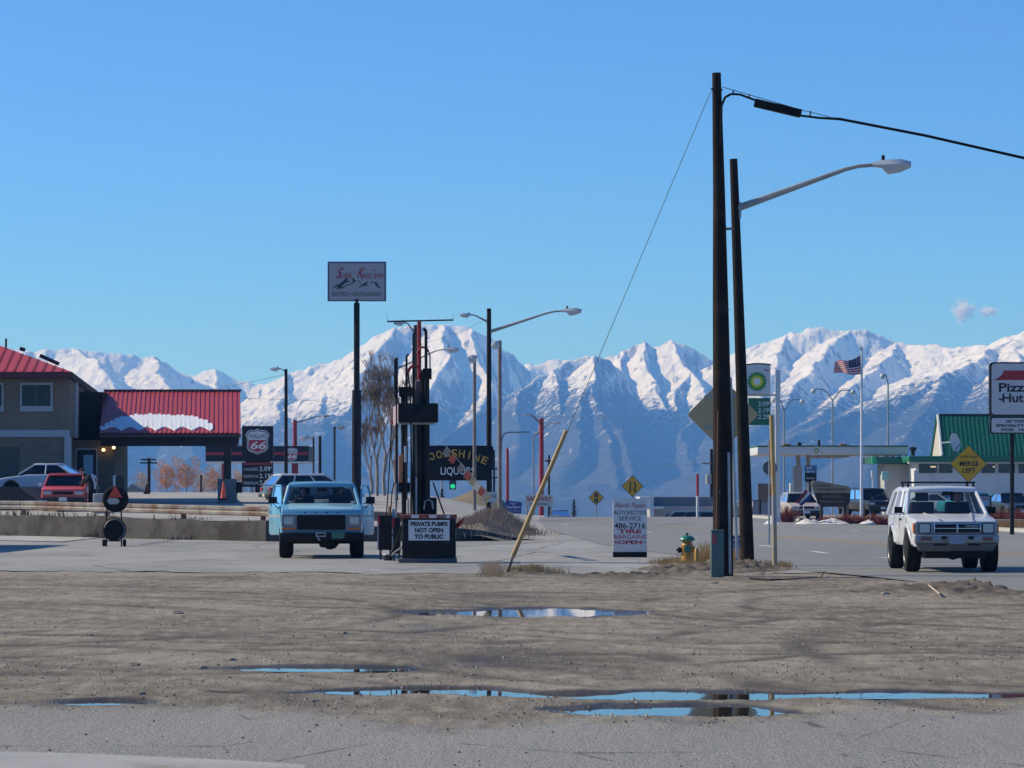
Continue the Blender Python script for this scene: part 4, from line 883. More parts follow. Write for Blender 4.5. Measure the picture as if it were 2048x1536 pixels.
mbox('sight_tube', 809, 816, 893, 925, -0.26, -0.2, mat('pale_tube', (0.50, 0.56, 0.62), 0.35))
mbox('orange_filter', 798, 806, 910, 945, -0.2, -0.05, mat('faded_orange', (0.46, 0.17, 0.06), 0.6)); mbox('orange_filter', 798, 805, 944, 965, -0.22, -0.06, 'faded_orange'); mbox('tag_strip', 830, 842, 760, 806, 0.2, 0.22, mat('tape', (0.24, 0.20, 0.20), 0.7, var=0.5, scale=8, dirt=(0.4, 0.08, 0.06), dscale=4))
pipe([(816, 745), (818, 738), (824, 732), (832, 731), (838, 736), (842, 745)], 2.6, 'red_paint', 'hose_hanger', -0.15); pipe([(834, 708), (838, 699), (845, 694), (852, 696), (857, 703)], 2.2, 'red_paint', 'hose_hanger', 0.0)
pipe([(857, 703), (860, 712), (860, 740)], 1.4, 'black_rubber', 'hose'); pipe([(816, 745), (820, 780), (822, 860), (823, 980), (822, 1034)], 1.6, 'black_rubber', 'hose', -0.22)
pipe([(784, 846), (782, 870), (779, 930), (775, 1000), (772, 1040), (777, 1062), (786, 1072)], 1.2, 'black_rubber', 'hose', -0.3); pipe([(783, 840), (785, 848)], 2.2, 'red_paint', 'nozzle', -0.3)
pipe([(797, 960), (788, 967), (784, 985), (781, 1030), (784, 1060)], 1.2, 'black_rubber', 'hose', -0.3); pipe([(801, 852), (808, 850), (813, 860), (815, 900), (812, 1000)], 1.2, 'black_rubber', 'hose', -0.3)
pipe([(810, 1030), (800, 1062), (790, 1092), (780, 1112)], 1.6, 'black_rubber', 'hose', -1.2); pipe([(808, 1085), (800, 1098), (790, 1104), (783, 1112)], 1.8, 'grey_paint', 'hose', -1.1); pipe([(780, 1012), (779, 1030)], 3.0, 'faded_orange', 'nozzle', -0.3); pipe([(787, 1018), (787, 1034)], 2.4, mat('blue_nozzle', (0.08, 0.2, 0.4), 0.5), 'nozzle', -0.3)
pipe([(848, 1020), (850, 1003), (856, 999), (864, 1003), (866, 1018)], 1.5, 'galvanised', 'reel_ring', -0.2)
mb = MB(); pts = [P(911, 1048, YP+0.4), P(922, 1040, YP+0.3), P(930, 1033, YP+0.3), P(926, 1044, YP+0.3), P(918, 1054, YP+0.35), P(911, 1058, YP+0.4)]; mb.quad(*pts); mb.quad(*[p+Vector((0, 0.04, 0)) for p in pts]); tag(mb.build('hose_flag', mat('flag_red', (0.42, 0.05, 0.03), 0.7), fix=False), 'small red rag hung on the right side of the notice pump', 'rag')

rnd_t = random.Random(4)
# ---- guy wire, its yellow guard, two poles and the things round them
YQ = 57.6; pb = Vector((WX(1446, YQ), YQ, gz(WX(1446, YQ), YQ))); big = thing('utility_pole', 'tall dark wooden utility pole nearest the camera, carrying the thick cable', 'utility pole', pb)
pt = P(1433, 146, YQ); wp(MB().tube([pb-Vector((0,0,0.3)), P(1445.5, 900, YQ), P(1441, 600, YQ), P(1438, 380, YQ), pt], [0.20, 0.185, 0.15, 0.115, 0.085], 20), 'shaft', 'weathered_wood', big, smooth=True)
wp(MB().tube([P(1460, 1148, YQ-0.19), P(1457, 905, YQ-0.17)], 0.028, 8), 'conduit', 'galvanised', big, smooth=True)
wp(MB().tube([P(1432, 1140, YQ-0.17), P(1436, 820, YQ-0.18)], 0.012, 6), 'ground_wire_cover', mat('copper_brown', (0.16, 0.075, 0.045), 0.6), big, smooth=True)
wp(MB().tube([P(1445, 180, YQ-0.05), P(1422, 178, YQ-0.05)], 0.022, 8), 'through_bolt', 'dark_metal', big)
wp(MB().tube([P(1441, 290, YQ-0.1), P(1443, 212, YQ-0.1), P(1450, 195, YQ-0.1), P(1462, 188, YQ-0.1)], 0.024, 8), 'riser_cable', 'black_rubber', big, smooth=True)
for y in (940, 1030, 760, 620): wp(MB().lathe([(0.19*0.98-0.00007*(1150-y)*1.2, -0.012), (0.195-0.00007*(1150-y)*1.2, 0.0), (0.19-0.00007*(1150-y)*1.2, 0.012)], P(1443+(y-600)*0.01, y, YQ), 20), 'strap', 'dark_metal', big)
for px, py, w, h in ((1444, 1010, 5, 7), (1440, 985, 3, 4), (1447, 1050, 4, 4), (1446, 700, 4, 5), (1439, 560, 3, 3)):
    mb = MB(); box_px(mb, px-w/2, px+w/2, py-h/2, py+h/2, YQ-0.19+0.00009*(1150-py), 0.01); wp(mb, 'pole_tag', 'galvanised', big)
for k in range(14):
    z = 420+k*45; wp(MB().cbox(P(1437+(z-400)*0.011+rnd_t.uniform(-7, 7), z, YQ-0.165+0.00009*(1150-z)), (0.012, 0.03, 0.03)), 'staple', 'dark_metal', big)
anc = Vector((WX(1011, 58.6), 58.6, gz(WX(1011, 58.6), 58.6))); a0 = P(1422, 182, YQ)
gw = thing('guy_wire', 'thin steel guy wire running from the tall pole down to the ground', 'guy wire', anc); wp(MB().tube([a0, anc-Vector((0,0,0.1))], 0.006, 6), 'wire', 'dark_metal', gw); wp(MB().tube([anc-Vector((0,0,0.1)), anc.lerp(a0, 0.035)], 0.018, 6), 'anchor_rod', 'dark_metal', gw)
gd = thing('guy_guard', 'long yellow plastic tube leaning on the lower guy wire', 'guy guard', anc.lerp(a0, 0.034)); wp(MB().tube([anc.lerp(a0, 0.036), anc.lerp(a0, 0.30)], [0.048, 0.040], 12), 'tube', mat('guard_yellow', (0.44, 0.285, 0.105), 0.5, var=0.15, scale=2), gd, smooth=True)
lb = Vector((WX(1496, 65), 65, gz(WX(1496, 65), 65)))
lp = lamp('wooden lamp pole close behind the tall pole, its long arm reaching right', 1496, 318, 65.0, 0.155, 0.085, [(418, 1745, 330, 1, 76, 0.042)], lean=-29, base=lb)
wp(MB().cbox(P(1480, 420, 65-0.10), (0.05, 0.04, 0.35)), 'arm_bracket', 'galvanised', lp)
mb = MB(); mb.tube([P(1450, 458, YQ+0.3), P(1466, 457, 64.6)], 0.03, 6); tag(mb.build('pole_spacer', 'dark_metal'), 'short iron bar tying the two tall poles together', 'tie bar')
# thick cable with splice case
cb = thing('overhead_cable', 'thick black overhead cable sagging off to the right', 'cable', P(1450, 182, YQ)); def_c = [(1445, 178), (1600, 222), (1700, 240), (1850, 271), (2048, 316), (2400, 402)]
wp(MB().tube([P(a, c, YQ-0.05-0.0006*(a-1445)) for a, c in ((1462, 188), (1480, 189), (1507, 199), (1600, 231), (1640, 236), (1680, 238), (1850, 271), (2048, 316), (2500, 425))], [0.022]*5+[0.027]*4, 8), 'cable_line', 'black_rubber', cb, smooth=True)
wp(MB().tube([P(a, c, YQ-0.05-0.0006*(a-1445)) for a, c in ((1445, 174), (1500, 190), (1600, 219), (1660, 234))], 0.007, 5), 'support_wire', 'dark_metal', cb)
for x, y0, y1 in ((1467, 180, 187), (1499, 189, 195), (1621, 222, 233)): wp(MB().tube([P(x, y0, YQ-0.06), P(x-1, y1, YQ-0.06)], 0.014, 6), 'hanger', 'dark_metal', cb)
mb = MB(); c_ = (P(1508, 207, YQ)+P(1601, 229, YQ))/2; mb.cbox((c_.x, YQ-0.12, c_.z), (0.92, 0.15, 0.155), ry=math.atan2(22, 93)); wp(mb, 'splice_case', 'black_rubber', cb, bevel=0.02)
# diamond sign seen from behind
YD = 68.4; db = Vector((WX(1475, YD), YD, gz(WX(1475, YD), YD))); dsg = thing('road_sign', 'back of a grey diamond road sign between the two tall poles', 'road sign', db)
wp(MB().tube([db-Vector((0,0,.1)), P(1461, 755, YD)], 0.035, 8), 'post', 'galvanised', dsg, smooth=True)
hh = 73; cxd, cyd = 1446, 829; pts = []
for a in (0, 90, 180, 270):
    for d in (-7, 0, 7): pts.append((cxd+(hh-3)*math.cos(R(a))+d*(-math.sin(R(a)))*1.0*0.8-(abs(d)*0.5)*math.cos(R(a)), cyd-(hh-3)*math.sin(R(a))-d*math.cos(R(a))*0.8+(abs(d)*0.5)*math.sin(R(a))))
mb = MB(); poly_px(mb, pts, YD, 0.05, 0.062); wp(mb, 'panel', mat('sign_back', (0.50, 0.365, 0.20), 0.7, 0.0, var=0.08, spec=0.2), dsg)
for y in (793, 855):
    mb = MB(); box_px(mb, 1408, 1490, y-2, y+2, YD+0.03, 0.02); wp(mb, 'brace', 'galvanised', dsg)
# pole with the round sign
YG = 62.6; yb_ = Vector((WX(1550, YG), YG, gz(WX(1550, YG), YG))); ypl = thing('yellow_pole', 'slim yellow and grey marker pole right of the tall poles', 'marker pole', yb_)
wp(MB().tube([yb_-Vector((0,0,.1)), P(1548, 990, YG)], 0.052, 12), 'lower_tube', mat('pole_mix', (0.45, 0.33, 0.10), 0.6, var=0.4, scale=2, dirt=(0.30, 0.31, 0.33), dscale=1.2, damt=0.8), ypl, smooth=True)
wp(MB().tube([P(1548, 990, YG), P(1543, 830, YG)], 0.048, 12), 'upper_tube', 'guard_yellow', ypl, smooth=True)
wp(MB().tube([P(1539, 992, YG+.05), P(1538, 880, YG+.05)], 0.02, 8), 'grey_rod', 'galvanised', ypl, smooth=True)
rs = thing('round_sign', 'back of a dark round sign half behind the yellow pole', 'road sign', Vector((WX(1540, 90), 90, 0.02))); wp(MB().lathe([(0.0,0),(0.215,0),(0.215,0.01),(0.0,0.012)], P(1540, 936, 90), 28, 'Y'), 'disc', mat('dark_sign_back', (0.11, 0.11, 0.115), 0.6), rs); wp(MB().tube([Vector((WX(1538, 90), 90.03, -0.1)), P(1539, 936, 90.03)], 0.03, 8), 'post', 'galvanised', rs)
# green service pedestal
YB = 56.6; mb = MB(); gb = Vector((WX(1435, YB), YB+.1, gz(WX(1435, YB), YB))); ped = thing('service_pedestal', 'green metal service pedestal with a red label beside the tall pole', 'pedestal', gb)
mb.box(WX(1422.5, YB), WX(1448, YB), YB, YB+0.24, gb.z-0.1, WZ(1064, YB)); wp(mb, 'housing', mat('pedestal_green', (0.075, 0.13, 0.115), 0.5, var=0.1, dirt=(0.14, 0.17, 0.15), dscale=4, damt=0.2), ped, bevel=0.012)
mb = MB(); mb.box(WX(1421.8, YB), WX(1448.7, YB), YB-0.01, YB+0.25, WZ(1064, YB), WZ(1059.5, YB)); wp(mb, 'cap', 'pedestal_green', ped, bevel=0.015)
mb = MB(); box_px(mb, 1425, 1433.5, 1068, 1089, YB-0.006, 0.004); wp(mb, 'red_label', mat('label_red', (0.36, 0.05, 0.07), 0.5), ped)
# fire hydrant
YH = 66.6; hb_ = Vector((WX(1374, YH), YH, gz(WX(1374, YH), YH))); hyd = thing('fire_hydrant', 'yellow fire hydrant with a green bonnet in dry grass', 'fire hydrant', hb_)
hy_ = mat('hydrant_yellow', (0.44, 0.21, 0.025), 0.45, var=0.12, dirt=(0.30, 0.13, 0.03), dscale=5, damt=0.2); hg_ = mat('hydrant_green', (0.02, 0.17, 0.13), 0.4, var=0.1); k_ = 89.5
wp(MB().lathe([(0.16,-0.05),(0.16,0.04),(0.135,0.05),(0.12,0.09),(0.12,0.36),(0.135,0.38),(0.135,0.42),(0.115,0.44),(0.105,0.50),(0.12,0.515)], hb_, 20), 'barrel', hy_, hyd, smooth=True)
bon = wp(MB().lathe([(0.165,0.515),(0.175,0.54),(0.16,0.58),(0.12,0.615),(0.06,0.635),(0.03,0.64)], hb_, 20), 'bonnet', hg_, hyd, smooth=True); sub(MB().lathe([(0.028,0.635),(0.028,0.69),(0.0,0.695)], hb_, 5), 'operating_nut', 'black_paint', bon, hyd)
n0 = wp(MB().lathe([(0.07,-0.12),(0.07,-0.19),(0.085,-0.19),(0.085,-0.235),(0.03,-0.24),(0.03,-0.27)], hb_+Vector((0.0,0,0.33)), 14, 'Y'), 'pumper_nozzle', hg_, hyd, smooth=True)
wp(MB().lathe([(0.055,-0.10),(0.055,-0.15),(0.065,-0.15),(0.065,-0.20),(0.025,-0.205),(0.025,-0.235)], hb_+Vector((0,0,0.31)), 12, 'X'), 'side_nozzle', 'black_paint', hyd, smooth=True); wp(MB().lathe([(0.065,0.10),(0.065,0.17),(0.02,0.175)], hb_+Vector((0,0,0.33)), 12, 'X'), 'side_nozzle', hy_, hyd, smooth=True)
bo = thing('bollard', 'short yellow marker post just right of the fire hydrant', 'bollard', Vector((WX(1393, 66.2), 66.2, gz(WX(1393, 66.2), 66.2)))); q_ = bo.location.copy(); wp(MB().tube([q_-Vector((0,0,.1)), q_+Vector((0,0,0.33)), q_+Vector((0,0,0.36))], [0.045,0.045,0.02], 12), 'post', hy_, bo, smooth=True)
# white placard of the garage
YA = 73.6; ab = Vector((WX(1260, YA), YA, 0.012)); ad = thing('advertising_board', 'white standing board lettered automotive service and tire bargains', 'sign board', ab)
mb = MB(); box_px(mb, 1226, 1294, 1003, 1104, YA, 0.10); wp(mb, 'panel', 'sign_white', ad, bevel=0.006)
mb = MB(); box_px(mb, 1226, 1294, 1104, 1114.8, YA-0.004, 0.13); wp(mb, 'base', 'black_paint', ad)
mb = MB(); poly_px(mb, [(1226,1003),(1226,998)]+[(1226+68*i/10, 998-1.6*math.sin(math.pi*i/10)) for i in range(11)]+[(1294,1003)], YA, 0.0, 0.10); wp(mb, 'header', 'sign_white', ad)
for body, py, h, w, m, k in (('North Poplar', 1015, 9, 64, 'ink_red', dict(shear=0.35)), ('AUTOMOTIVE', 1029.5, 8.5, 66, 'ink_green', {}), ('SERVICE', 1041, 8.5, 44, 'ink_green', {}), ('486-2716', 1057, 11, 62, 'ink_black', dict(bold=0.002)), ('TIRE', 1066.5, 7.5, 46, 'ink_red', dict(bold=0.004)), ('BARGAINS', 1077.5, 8, 64, 'ink_red', {}), ('OPEN', 1088, 7, 48, 'ink_red', dict(bold=0.004))): wtext(body, 1260, py, YA-0.004, h, m, ad, w, **k)
mb = MB(); poly_px(mb, [(1228,1084.5),(1233,1081),(1233,1083.6),(1237,1083.6),(1237,1085.4),(1233,1085.4),(1233,1088)], YA, -0.006, -0.003); wp(mb, 'arrow', 'ink_red', ad); mb = MB(); box_px(mb, 1285, 1292, 1083.6, 1085.4, YA-0.006, 0.003); wp(mb, 'dash', 'ink_red', ad)
# small blue yard sign between the poles
YS = 74; sb = Vector((WX(1474, YS), YS, 0.03)); ys_ = thing('yard_sign', 'small navy election sign seen between the two tall poles', 'yard sign', sb); mb = MB(); box_px(mb, 1458, 1488, 1071, 1107, YS, 0.01); wp(mb, 'panel', 'ink_blue', ys_)
for body, py in (('VOTE', 1083), ('YES', 1093), ('2 A', 1102)): wtext(body, 1474, py, YS-0.003, 7, 'ink_white', ys_, 20)
mb = MB(); mb.tube([P(1463, 1107, YS), P(1463, 1120, YS)], 0.01, 5); mb.tube([P(1484, 1107, YS), P(1484, 1120, YS)], 0.01, 5); wp(mb, 'stakes', 'galvanised', ys_)
# ================================================================== LEFT SIDE: inn, wall, lot
# ---- retaining wall
wx = [(-40+i*1.0) for i in range(41)]+[0.3]
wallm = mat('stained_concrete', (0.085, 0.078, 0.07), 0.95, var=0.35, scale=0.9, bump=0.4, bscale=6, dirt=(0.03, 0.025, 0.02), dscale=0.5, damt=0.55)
wl = thing('retaining_wall', 'long stained concrete retaining wall below the guardrail', 'wall', (-12, float(wall_y(-12)), 0))
n = len(wx); mb = MB(); vs = []
for x in wx:
    y, t_ = float(wall_y(x)), float(wall_t(x))+0.03*math.sin(x*2.1)+0.02*math.sin(x*5.3)
    vs += [(x, y-0.05, -0.1), (x, y+0.02, t_), (x, y+0.30, t_+0.01), (x, y+0.30, -0.1)]
fs = []
for i in range(n-1):
    for j in range(4): fs.append((i*4+j, i*4+(j+1) % 4, (i+1)*4+(j+1) % 4, (i+1)*4+j))
fs += [(0,1,2,3), tuple((n-1)*4+j for j in (3,2,1,0))]
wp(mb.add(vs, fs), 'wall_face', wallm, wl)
# guardrail
gr = thing('guardrail', 'rusty pale guardrail running along the top of the retaining wall', 'guardrail', (-12, float(wall_y(-12))+1.0, float(wall_t(-12))))
gm_ = mat('rusty_rail', (0.27, 0.25, 0.22), 0.7, 0.0, var=0.2, scale=1.5, dirt=(0.13, 0.06, 0.03), dscale=0.9, damt=0.6)
def rail_z(x): return float(np.interp(x, [-19, -13, -8, -4, -1], [1.15, 1.05, 0.97, 0.82, 0.62]))
prof = [(0.0, -0.16), (-0.06, -0.13), (-0.06, -0.05), (-0.02, 0.0), (-0.06, 0.05), (-0.06, 0.13), (0.0, 0.16)]
xs_ = [-34, -30, -26, -22, -18, -14, -11, -8, -5, -2.5]
for x0, x1 in zip(xs_[:-1], xs_[1:]):
    mb = MB(); vs = []
    for x in (x0+0.01, x1-0.01):
        y = float(wall_y(x))+1.0
        for dy, dz in prof: vs.append((x, y+dy, rail_z(x)+dz))
        for dy, dz in reversed(prof): vs.append((x, y+dy+0.006, rail_z(x)+dz))
    k = 14; wp(mb.add(vs, [(j, (j+1) % k, k+(j+1) % k, k+j) for j in range(k)]+[tuple(range(k)), tuple(range(2*k-1, k-1, -1))]), 'rail', gm_, gr)
postm = mat('rusty_post', (0.16, 0.075, 0.04), 0.85, var=0.4, scale=3, dirt=(0.30, 0.26, 0.2), dscale=2)
for x in (-30, -26, -22, -17.9, -14.3, -11.2, -8.2, -5.2, -2.8):
    y = float(wall_y(x))+1.08; wp(MB().box(x-0.08, x+0.08, y, y+0.16, gz(x, y)-0.2, rail_z(x)+0.17), 'post', postm, gr)
bd = thing('notice_panel', 'pale panel with a dark square mark fixed on the guardrail', 'sign', (WX(70, 110.8), 110.8, rail_z(-17.6)-0.15)); mb = MB(); box_px(mb, 48, 94, 1001, 1018, 110.75, 0.02); wp(mb, 'panel', 'sign_white', bd)
for a in ((61,73,1004,1006),(61,63,1006,1012),(71,73,1006,1012),(61,73,1012,1014),(56,60,1002,1004)): mb = MB(); box_px(mb, *a, 110.735, 0.008); wp(mb, 'mark', 'ink_black', bd)
kb = MB().box(WX(186, 113), WX(226, 113), 113, 113.5, 0.5, WZ(987, 113)); tag(kb.build('concrete_block', conc, bevel=0.03), 'pale concrete block standing behind the tire display stand', 'concrete block')
# tire display stand
YT = 88.5; tb = Vector((WX(231, YT), YT, 0.03)); ts = thing('tire_stand', 'upright wheeled stand holding two tires and a red triangle', 'tire stand', tb); sT = FPX/YT
for x in (213, 243): wp(MB().tube([P(x, 1093, YT), P(x, 1040, YT), P(x+(2 if x < 230 else -2), 985, YT)], 0.022, 8), 'upright', 'black_paint', ts, smooth=True)
for py in (1082, 1040): wp(MB().tube([P(213, py, YT), P(243, py, YT)], 0.018, 6), 'crosspiece', 'black_paint', ts)
for cx_, cy_, rr_ in ((231, 998.5, 0.385), (229, 1059, 0.35)):
    c = P(cx_, cy_, YT-0.12); wp(MB().lathe([(rr_*0.55,-0.10),(rr_*0.85,-0.12),(rr_*0.97,-0.09),(rr_,-0.04),(rr_,0.04),(rr_*0.97,0.09),(rr_*0.85,0.12),(rr_*0.55,0.10)], c, 30, 'Y'), 'tire', 'black_rubber', ts, smooth=True)
    wp(MB().lathe([(0,0.0),(rr_*0.58,0.02),(rr_*0.58,0.05),(0,0.05)], c, 24, 'Y'), 'backing', 'black_paint', ts)
for x in (208, 249): wp(MB().lathe([(0.0,-0.04),(0.10,-0.04),(0.11,0),(0.10,0.04),(0,0.04)], P(x, 1085.5, YT), 16, 'X'), 'castor', 'black_rubber', ts, smooth=True)
mb = MB(); poly_px(mb, [(218.5, 995), (233, 971), (247, 995)], YT, -0.27, -0.25); wp(mb, 'triangle', mat('safety_red', (0.62, 0.06, 0.02), 0.5), ts)
mb = MB(); poly_px(mb, [(216, 1002), (220, 996), (236, 996), (242, 1002), (237, 1008.5), (221, 1008.5)], YT, -0.262, -0.25); wp(mb, 'hexagon_plate', mat('tan_plate', (0.42, 0.40, 0.36), 0.6), ts)
c = P(229, 1059, YT-0.24); wp(MB().tube([c+Vector((0.30*math.cos(a), 0, 0.30*math.sin(a))) for a in [R(-70+i*16) for i in range(16)]], 0.012, 5), 'loose_strap', 'galvanised', ts)
# rounded grey machine and cones
um = base_at(240, 120); ub_ = thing('air_machine', 'dark grey round-topped service machine behind the tire stand', 'air machine', um); mb = MB(); poly_px(mb, [(230,1003),(230,956),(232,951),(236,948.5),(242,949),(247,952),(249,958),(249,1003)], 120, 0, 0.35); wp(mb, 'housing', mat('machine_grey', (0.045, 0.045, 0.045), 0.8), ub_, bevel=0.02); mb = MB(); box_px(mb, 226, 230.5, 951, 972, 119.9, 0.3); wp(mb, 'sunlit_edge', 'sign_white', ub_)  # white strip paints the sunlight on the machine's left edge
orange = mat('cone_orange', (0.70, 0.10, 0.03), 0.5, var=0.1)
for px, Y, lab in ((293.5, 150, 'orange traffic cone beside the utility pole under the canopy'), (447, 125, 'orange traffic cone in front of the canopy column')):
    q = base_at(px, Y); q.z = WZ(986 if px < 300 else 998, Y); cn = thing('traffic_cone', lab, 'traffic cone', q, 0, 'orange traffic cones'); hh_ = 0.72 if px > 300 else 0.45
    k = 1.0 if px > 300 else 0.8
    wp(MB().lathe([(0.13*k,0.03),(0.03*k,hh_),(0.0,hh_+0.01)], q, 16), 'cone', orange, cn, smooth=True); wp(MB().box(q.x-0.18*k, q.x+0.18*k, q.y-0.18*k, q.y+0.18*k, q.z-0.05, q.z+0.035), 'base', 'black_rubber', cn)
# ---- the inn
stucco = mat('beige_stucco', (0.215, 0.162, 0.115), 0.95, var=0.08, scale=0.8, bump=0.2, dirt=(0.15, 0.12, 0.095), dscale=0.5, damt=0.25); trim = mat('grey_white_trim', (0.40, 0.41, 0.42), 0.7, var=0.06)
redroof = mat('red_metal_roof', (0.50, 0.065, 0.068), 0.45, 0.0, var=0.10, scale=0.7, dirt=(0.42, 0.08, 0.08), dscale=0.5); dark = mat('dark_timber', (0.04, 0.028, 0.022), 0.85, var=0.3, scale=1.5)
YI = 135.0; c0 = P(138, 1010, YI); c0.z = gz(c0.x, YI); inn = thing('inn_building', 'two-storey beige inn with red metal hip roof and white framed windows', 'building', c0)
zt, zg, zf = WZ(752, YI), c0.z-0.6, WZ(872, YI); xr = WX(138, YI); xb = xr-14; th = 0.0885
def back(x, d): return (x-th*d, YI+d)                              # the side wall runs away to the left of the view
mb = MB(); q = [(xb, YI), (xr, YI), back(xr, 12), back(xb, 12)]; mb.prism(q, 'Z', zf+0.0, zt); wp(mb, 'upper_wall', stucco, inn)
xr2 = WX(131, YI); q = [(xb, YI+0.06), (xr2, YI+0.06), back(xr2, 12), back(xb, 12)]; mb = MB(); mb.prism(q, 'Z', zg, zf); wp(mb, 'lower_wall', stucco, inn)
mb = MB(); mb.box(xb, WX(139, YI), YI-0.06, YI+0.10, WZ(874, YI), WZ(860, YI)); wp(mb, 'band', trim, inn)
mb = MB(); mb.box(WX(129, YI), WX(142, YI), YI-0.05, YI+0.12, zg, WZ(874, YI)); wp(mb, 'corner_board', trim, inn)
a_, b_ = back(xr, 4.6); mb = MB(); mb.box(a_-0.04, a_+0.10, b_-0.1, b_+0.35, zf, zt); wp(mb, 'corner_board', trim, inn)
def inn_window(x0, x1, y0, y1):
    f = wp(box_px(MB(), x0, x1, y0, y1, YI-0.07, 0.09), 'window', trim, inn); f.name = 'window'
    w = (x1-x0-9)/2
    for k in range(2):
        sub(box_px(MB(), x0+4+k*(w+1), x0+4+k*(w+1)+w, y0+5, y1-(11 if y1 > 800 else 4), YI-0.085, 0.012), 'pane', mat('night_glass', (0.008, 0.010, 0.012), 0.08, spec=0.3), f, inn)
    sub(box_px(MB(), x1-14, x1-4.5, y0+5, y1-11, YI-0.095, 0.008), 'curtain', mat('grey_curtain', (0.05, 0.055, 0.055), 0.8), f, inn)
    sub(box_px(MB(), x0-1, x1+1, y1-4, y1, YI-0.10, 0.05), 'sill', trim, f, inn)
inn_window(40, 105, 765, 823); inn_window(-58, 7, 765, 823)
wp(box_px(MB(), -30, 37, 894, 955, YI+0.01, 0.05), 'garage_door', mat('brown_door', (0.10, 0.085, 0.07), 0.8, var=0.1), inn)
# hip roof: front slope facing the street, split into standing-seam pans
ze, zp = WZ(745, YI), WZ(745, YI)+3.6; xe, ye = WX(142, YI)+0.15, YI-0.9
ridge_f = 8.4; A = (xe, ye); runx = 9.6
def hip_pt(x, u): return (x, ye+u*ridge_f*1.0, ze+u*3.4)
rf_ = wp(MB().add([(xb-2, ye+0.02, ze-0.05), (xe, ye+0.02, ze-0.05), (xe-runx, ye+ridge_f, ze+3.35), (xb-2, ye+ridge_f, ze+3.35)], [(0,1,2,3)]), 'roof', redroof, inn, fix=False)
x = xe-0.02; k = 0
while x > xe-9.4:
    x2 = x-0.43; u1, u2 = min((xe-x)/runx, 1), min((xe-x2)/runx, 1)
    p = [(x2+0.02, ye, ze), (x-0.02, ye, ze), (x-0.02-0.0, ye+ridge_f*u1, ze+3.4*u1), (x2+0.02, ye+ridge_f*u2, ze+3.4*u2)]
    mbp = MB(); mbp.add([Vector(v) for v in p]+[Vector(v)+Vector((0, 0, 0.03)) for v in ((x2+0.02, ye, ze), (x2+0.06, ye, ze), (x2+0.06, ye+ridge_f*u2*0.995, ze+3.4*u2*0.995), (x2+0.02, ye+ridge_f*u2, ze+3.4*u2))], [(0,1,2,3), (4,5,6,7), (0,4,7,3)])
    sub(mbp, 'roof_panel', redroof, rf_, inn, fix=False); x = x2; k += 1
e2 = (xe-th*26-0.2, ye+27)
wp(MB().add([(xe, ye, ze), (e2[0], e2[1], ze), (e2[0]-runx, e2[1]-7, ze+3.4), (xe-runx, ye+ridge_f, ze+3.4)], [(0,1,2,3)]), 'side_slope', redroof, inn, fix=False)
wp(MB().box(xb-2, xe, ye-0.05, ye+0.05, ze-0.28, ze-0.02), 'fascia', mat('maroon_trim', (0.10, 0.018, 0.02), 0.6), inn)
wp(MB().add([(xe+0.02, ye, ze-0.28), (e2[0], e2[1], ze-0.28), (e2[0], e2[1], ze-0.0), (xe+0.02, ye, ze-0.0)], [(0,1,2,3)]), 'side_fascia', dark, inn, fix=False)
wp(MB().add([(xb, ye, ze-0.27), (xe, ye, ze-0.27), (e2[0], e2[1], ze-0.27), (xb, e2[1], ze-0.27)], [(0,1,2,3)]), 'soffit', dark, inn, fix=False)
q = [back(xr, 12), (xr-th*12+0.3, YI+12), back(xr+0.3, 25), back(xr, 25)]
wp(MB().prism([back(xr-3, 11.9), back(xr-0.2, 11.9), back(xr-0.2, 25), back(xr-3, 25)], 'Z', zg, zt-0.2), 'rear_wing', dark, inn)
for px, top in ((12, 677), (86, 727)): wp(MB().tube([P(px, 700 if px < 50 else 738, YI+3), P(px, top, YI+3)], 0.05, 8), 'vent_pipe', 'dark_metal', inn)
for (xa, ya_, xc, yc) in ((40, 697, 50, 700), (80, 711, 118, 728)): wp(MB().tube([P(xa, ya_, YI+4), P(xc, yc, YI+4)], 0.10, 6), 'snow_guard', 'dark_metal', inn)
# entrance wall with door and lit lamps
YE = 141.0
wp(MB().box(WX(140, YE), WX(228, YE), YE, YE+5, zg, WZ(880, YE)), 'entrance_wall', stucco, inn)
dr = wp(box_px(MB(), 154, 192, 900, 990, YE-0.06, 0.05), 'door', mat('door_black', (0.012, 0.012, 0.013), 0.5), inn); sub(box_px(MB(), 167, 186, 910, 985, YE-0.075, 0.01), 'door_glass', mat('sky_painted_glass', (0.34, 0.55, 0.75), 0.08, 0.0, spec=0.8), dr, inn)  # door glass colour carries a painted reflection of the blue sky
wp(box_px(MB(), 150.5, 195.5, 896, 990, YE-0.02, 0.015), 'door_frame', trim, inn)
warm = mat('lit_bulb', (1, 0.75, 0.4), 0.4, emit=((1.0, 0.62, 0.22), 5.0))
for px, py in ((207, 900), (227.5, 895.5)):
    lm = wp(MB().lathe([(0.02,-0.06),(0.07,-0.03),(0.075,0.03),(0.03,0.07)], P(px, py, YE-0.2), 12), 'wall_lamp', warm, inn, smooth=True); sub(MB().lathe([(0.03,-0.14),(0.06,-0.12),(0.05,-0.07)], P(px, py+2, YE-0.2), 10), 'lamp_bracket', 'dark_metal', lm, inn)
wp(MB().box(WX(150, 143.5), WX(206, 143.5), 143.5, 146, zg, WZ(784, 143.5)), 'link_wall', mat('link_timber', (0.022, 0.016, 0.014), 0.9), inn)
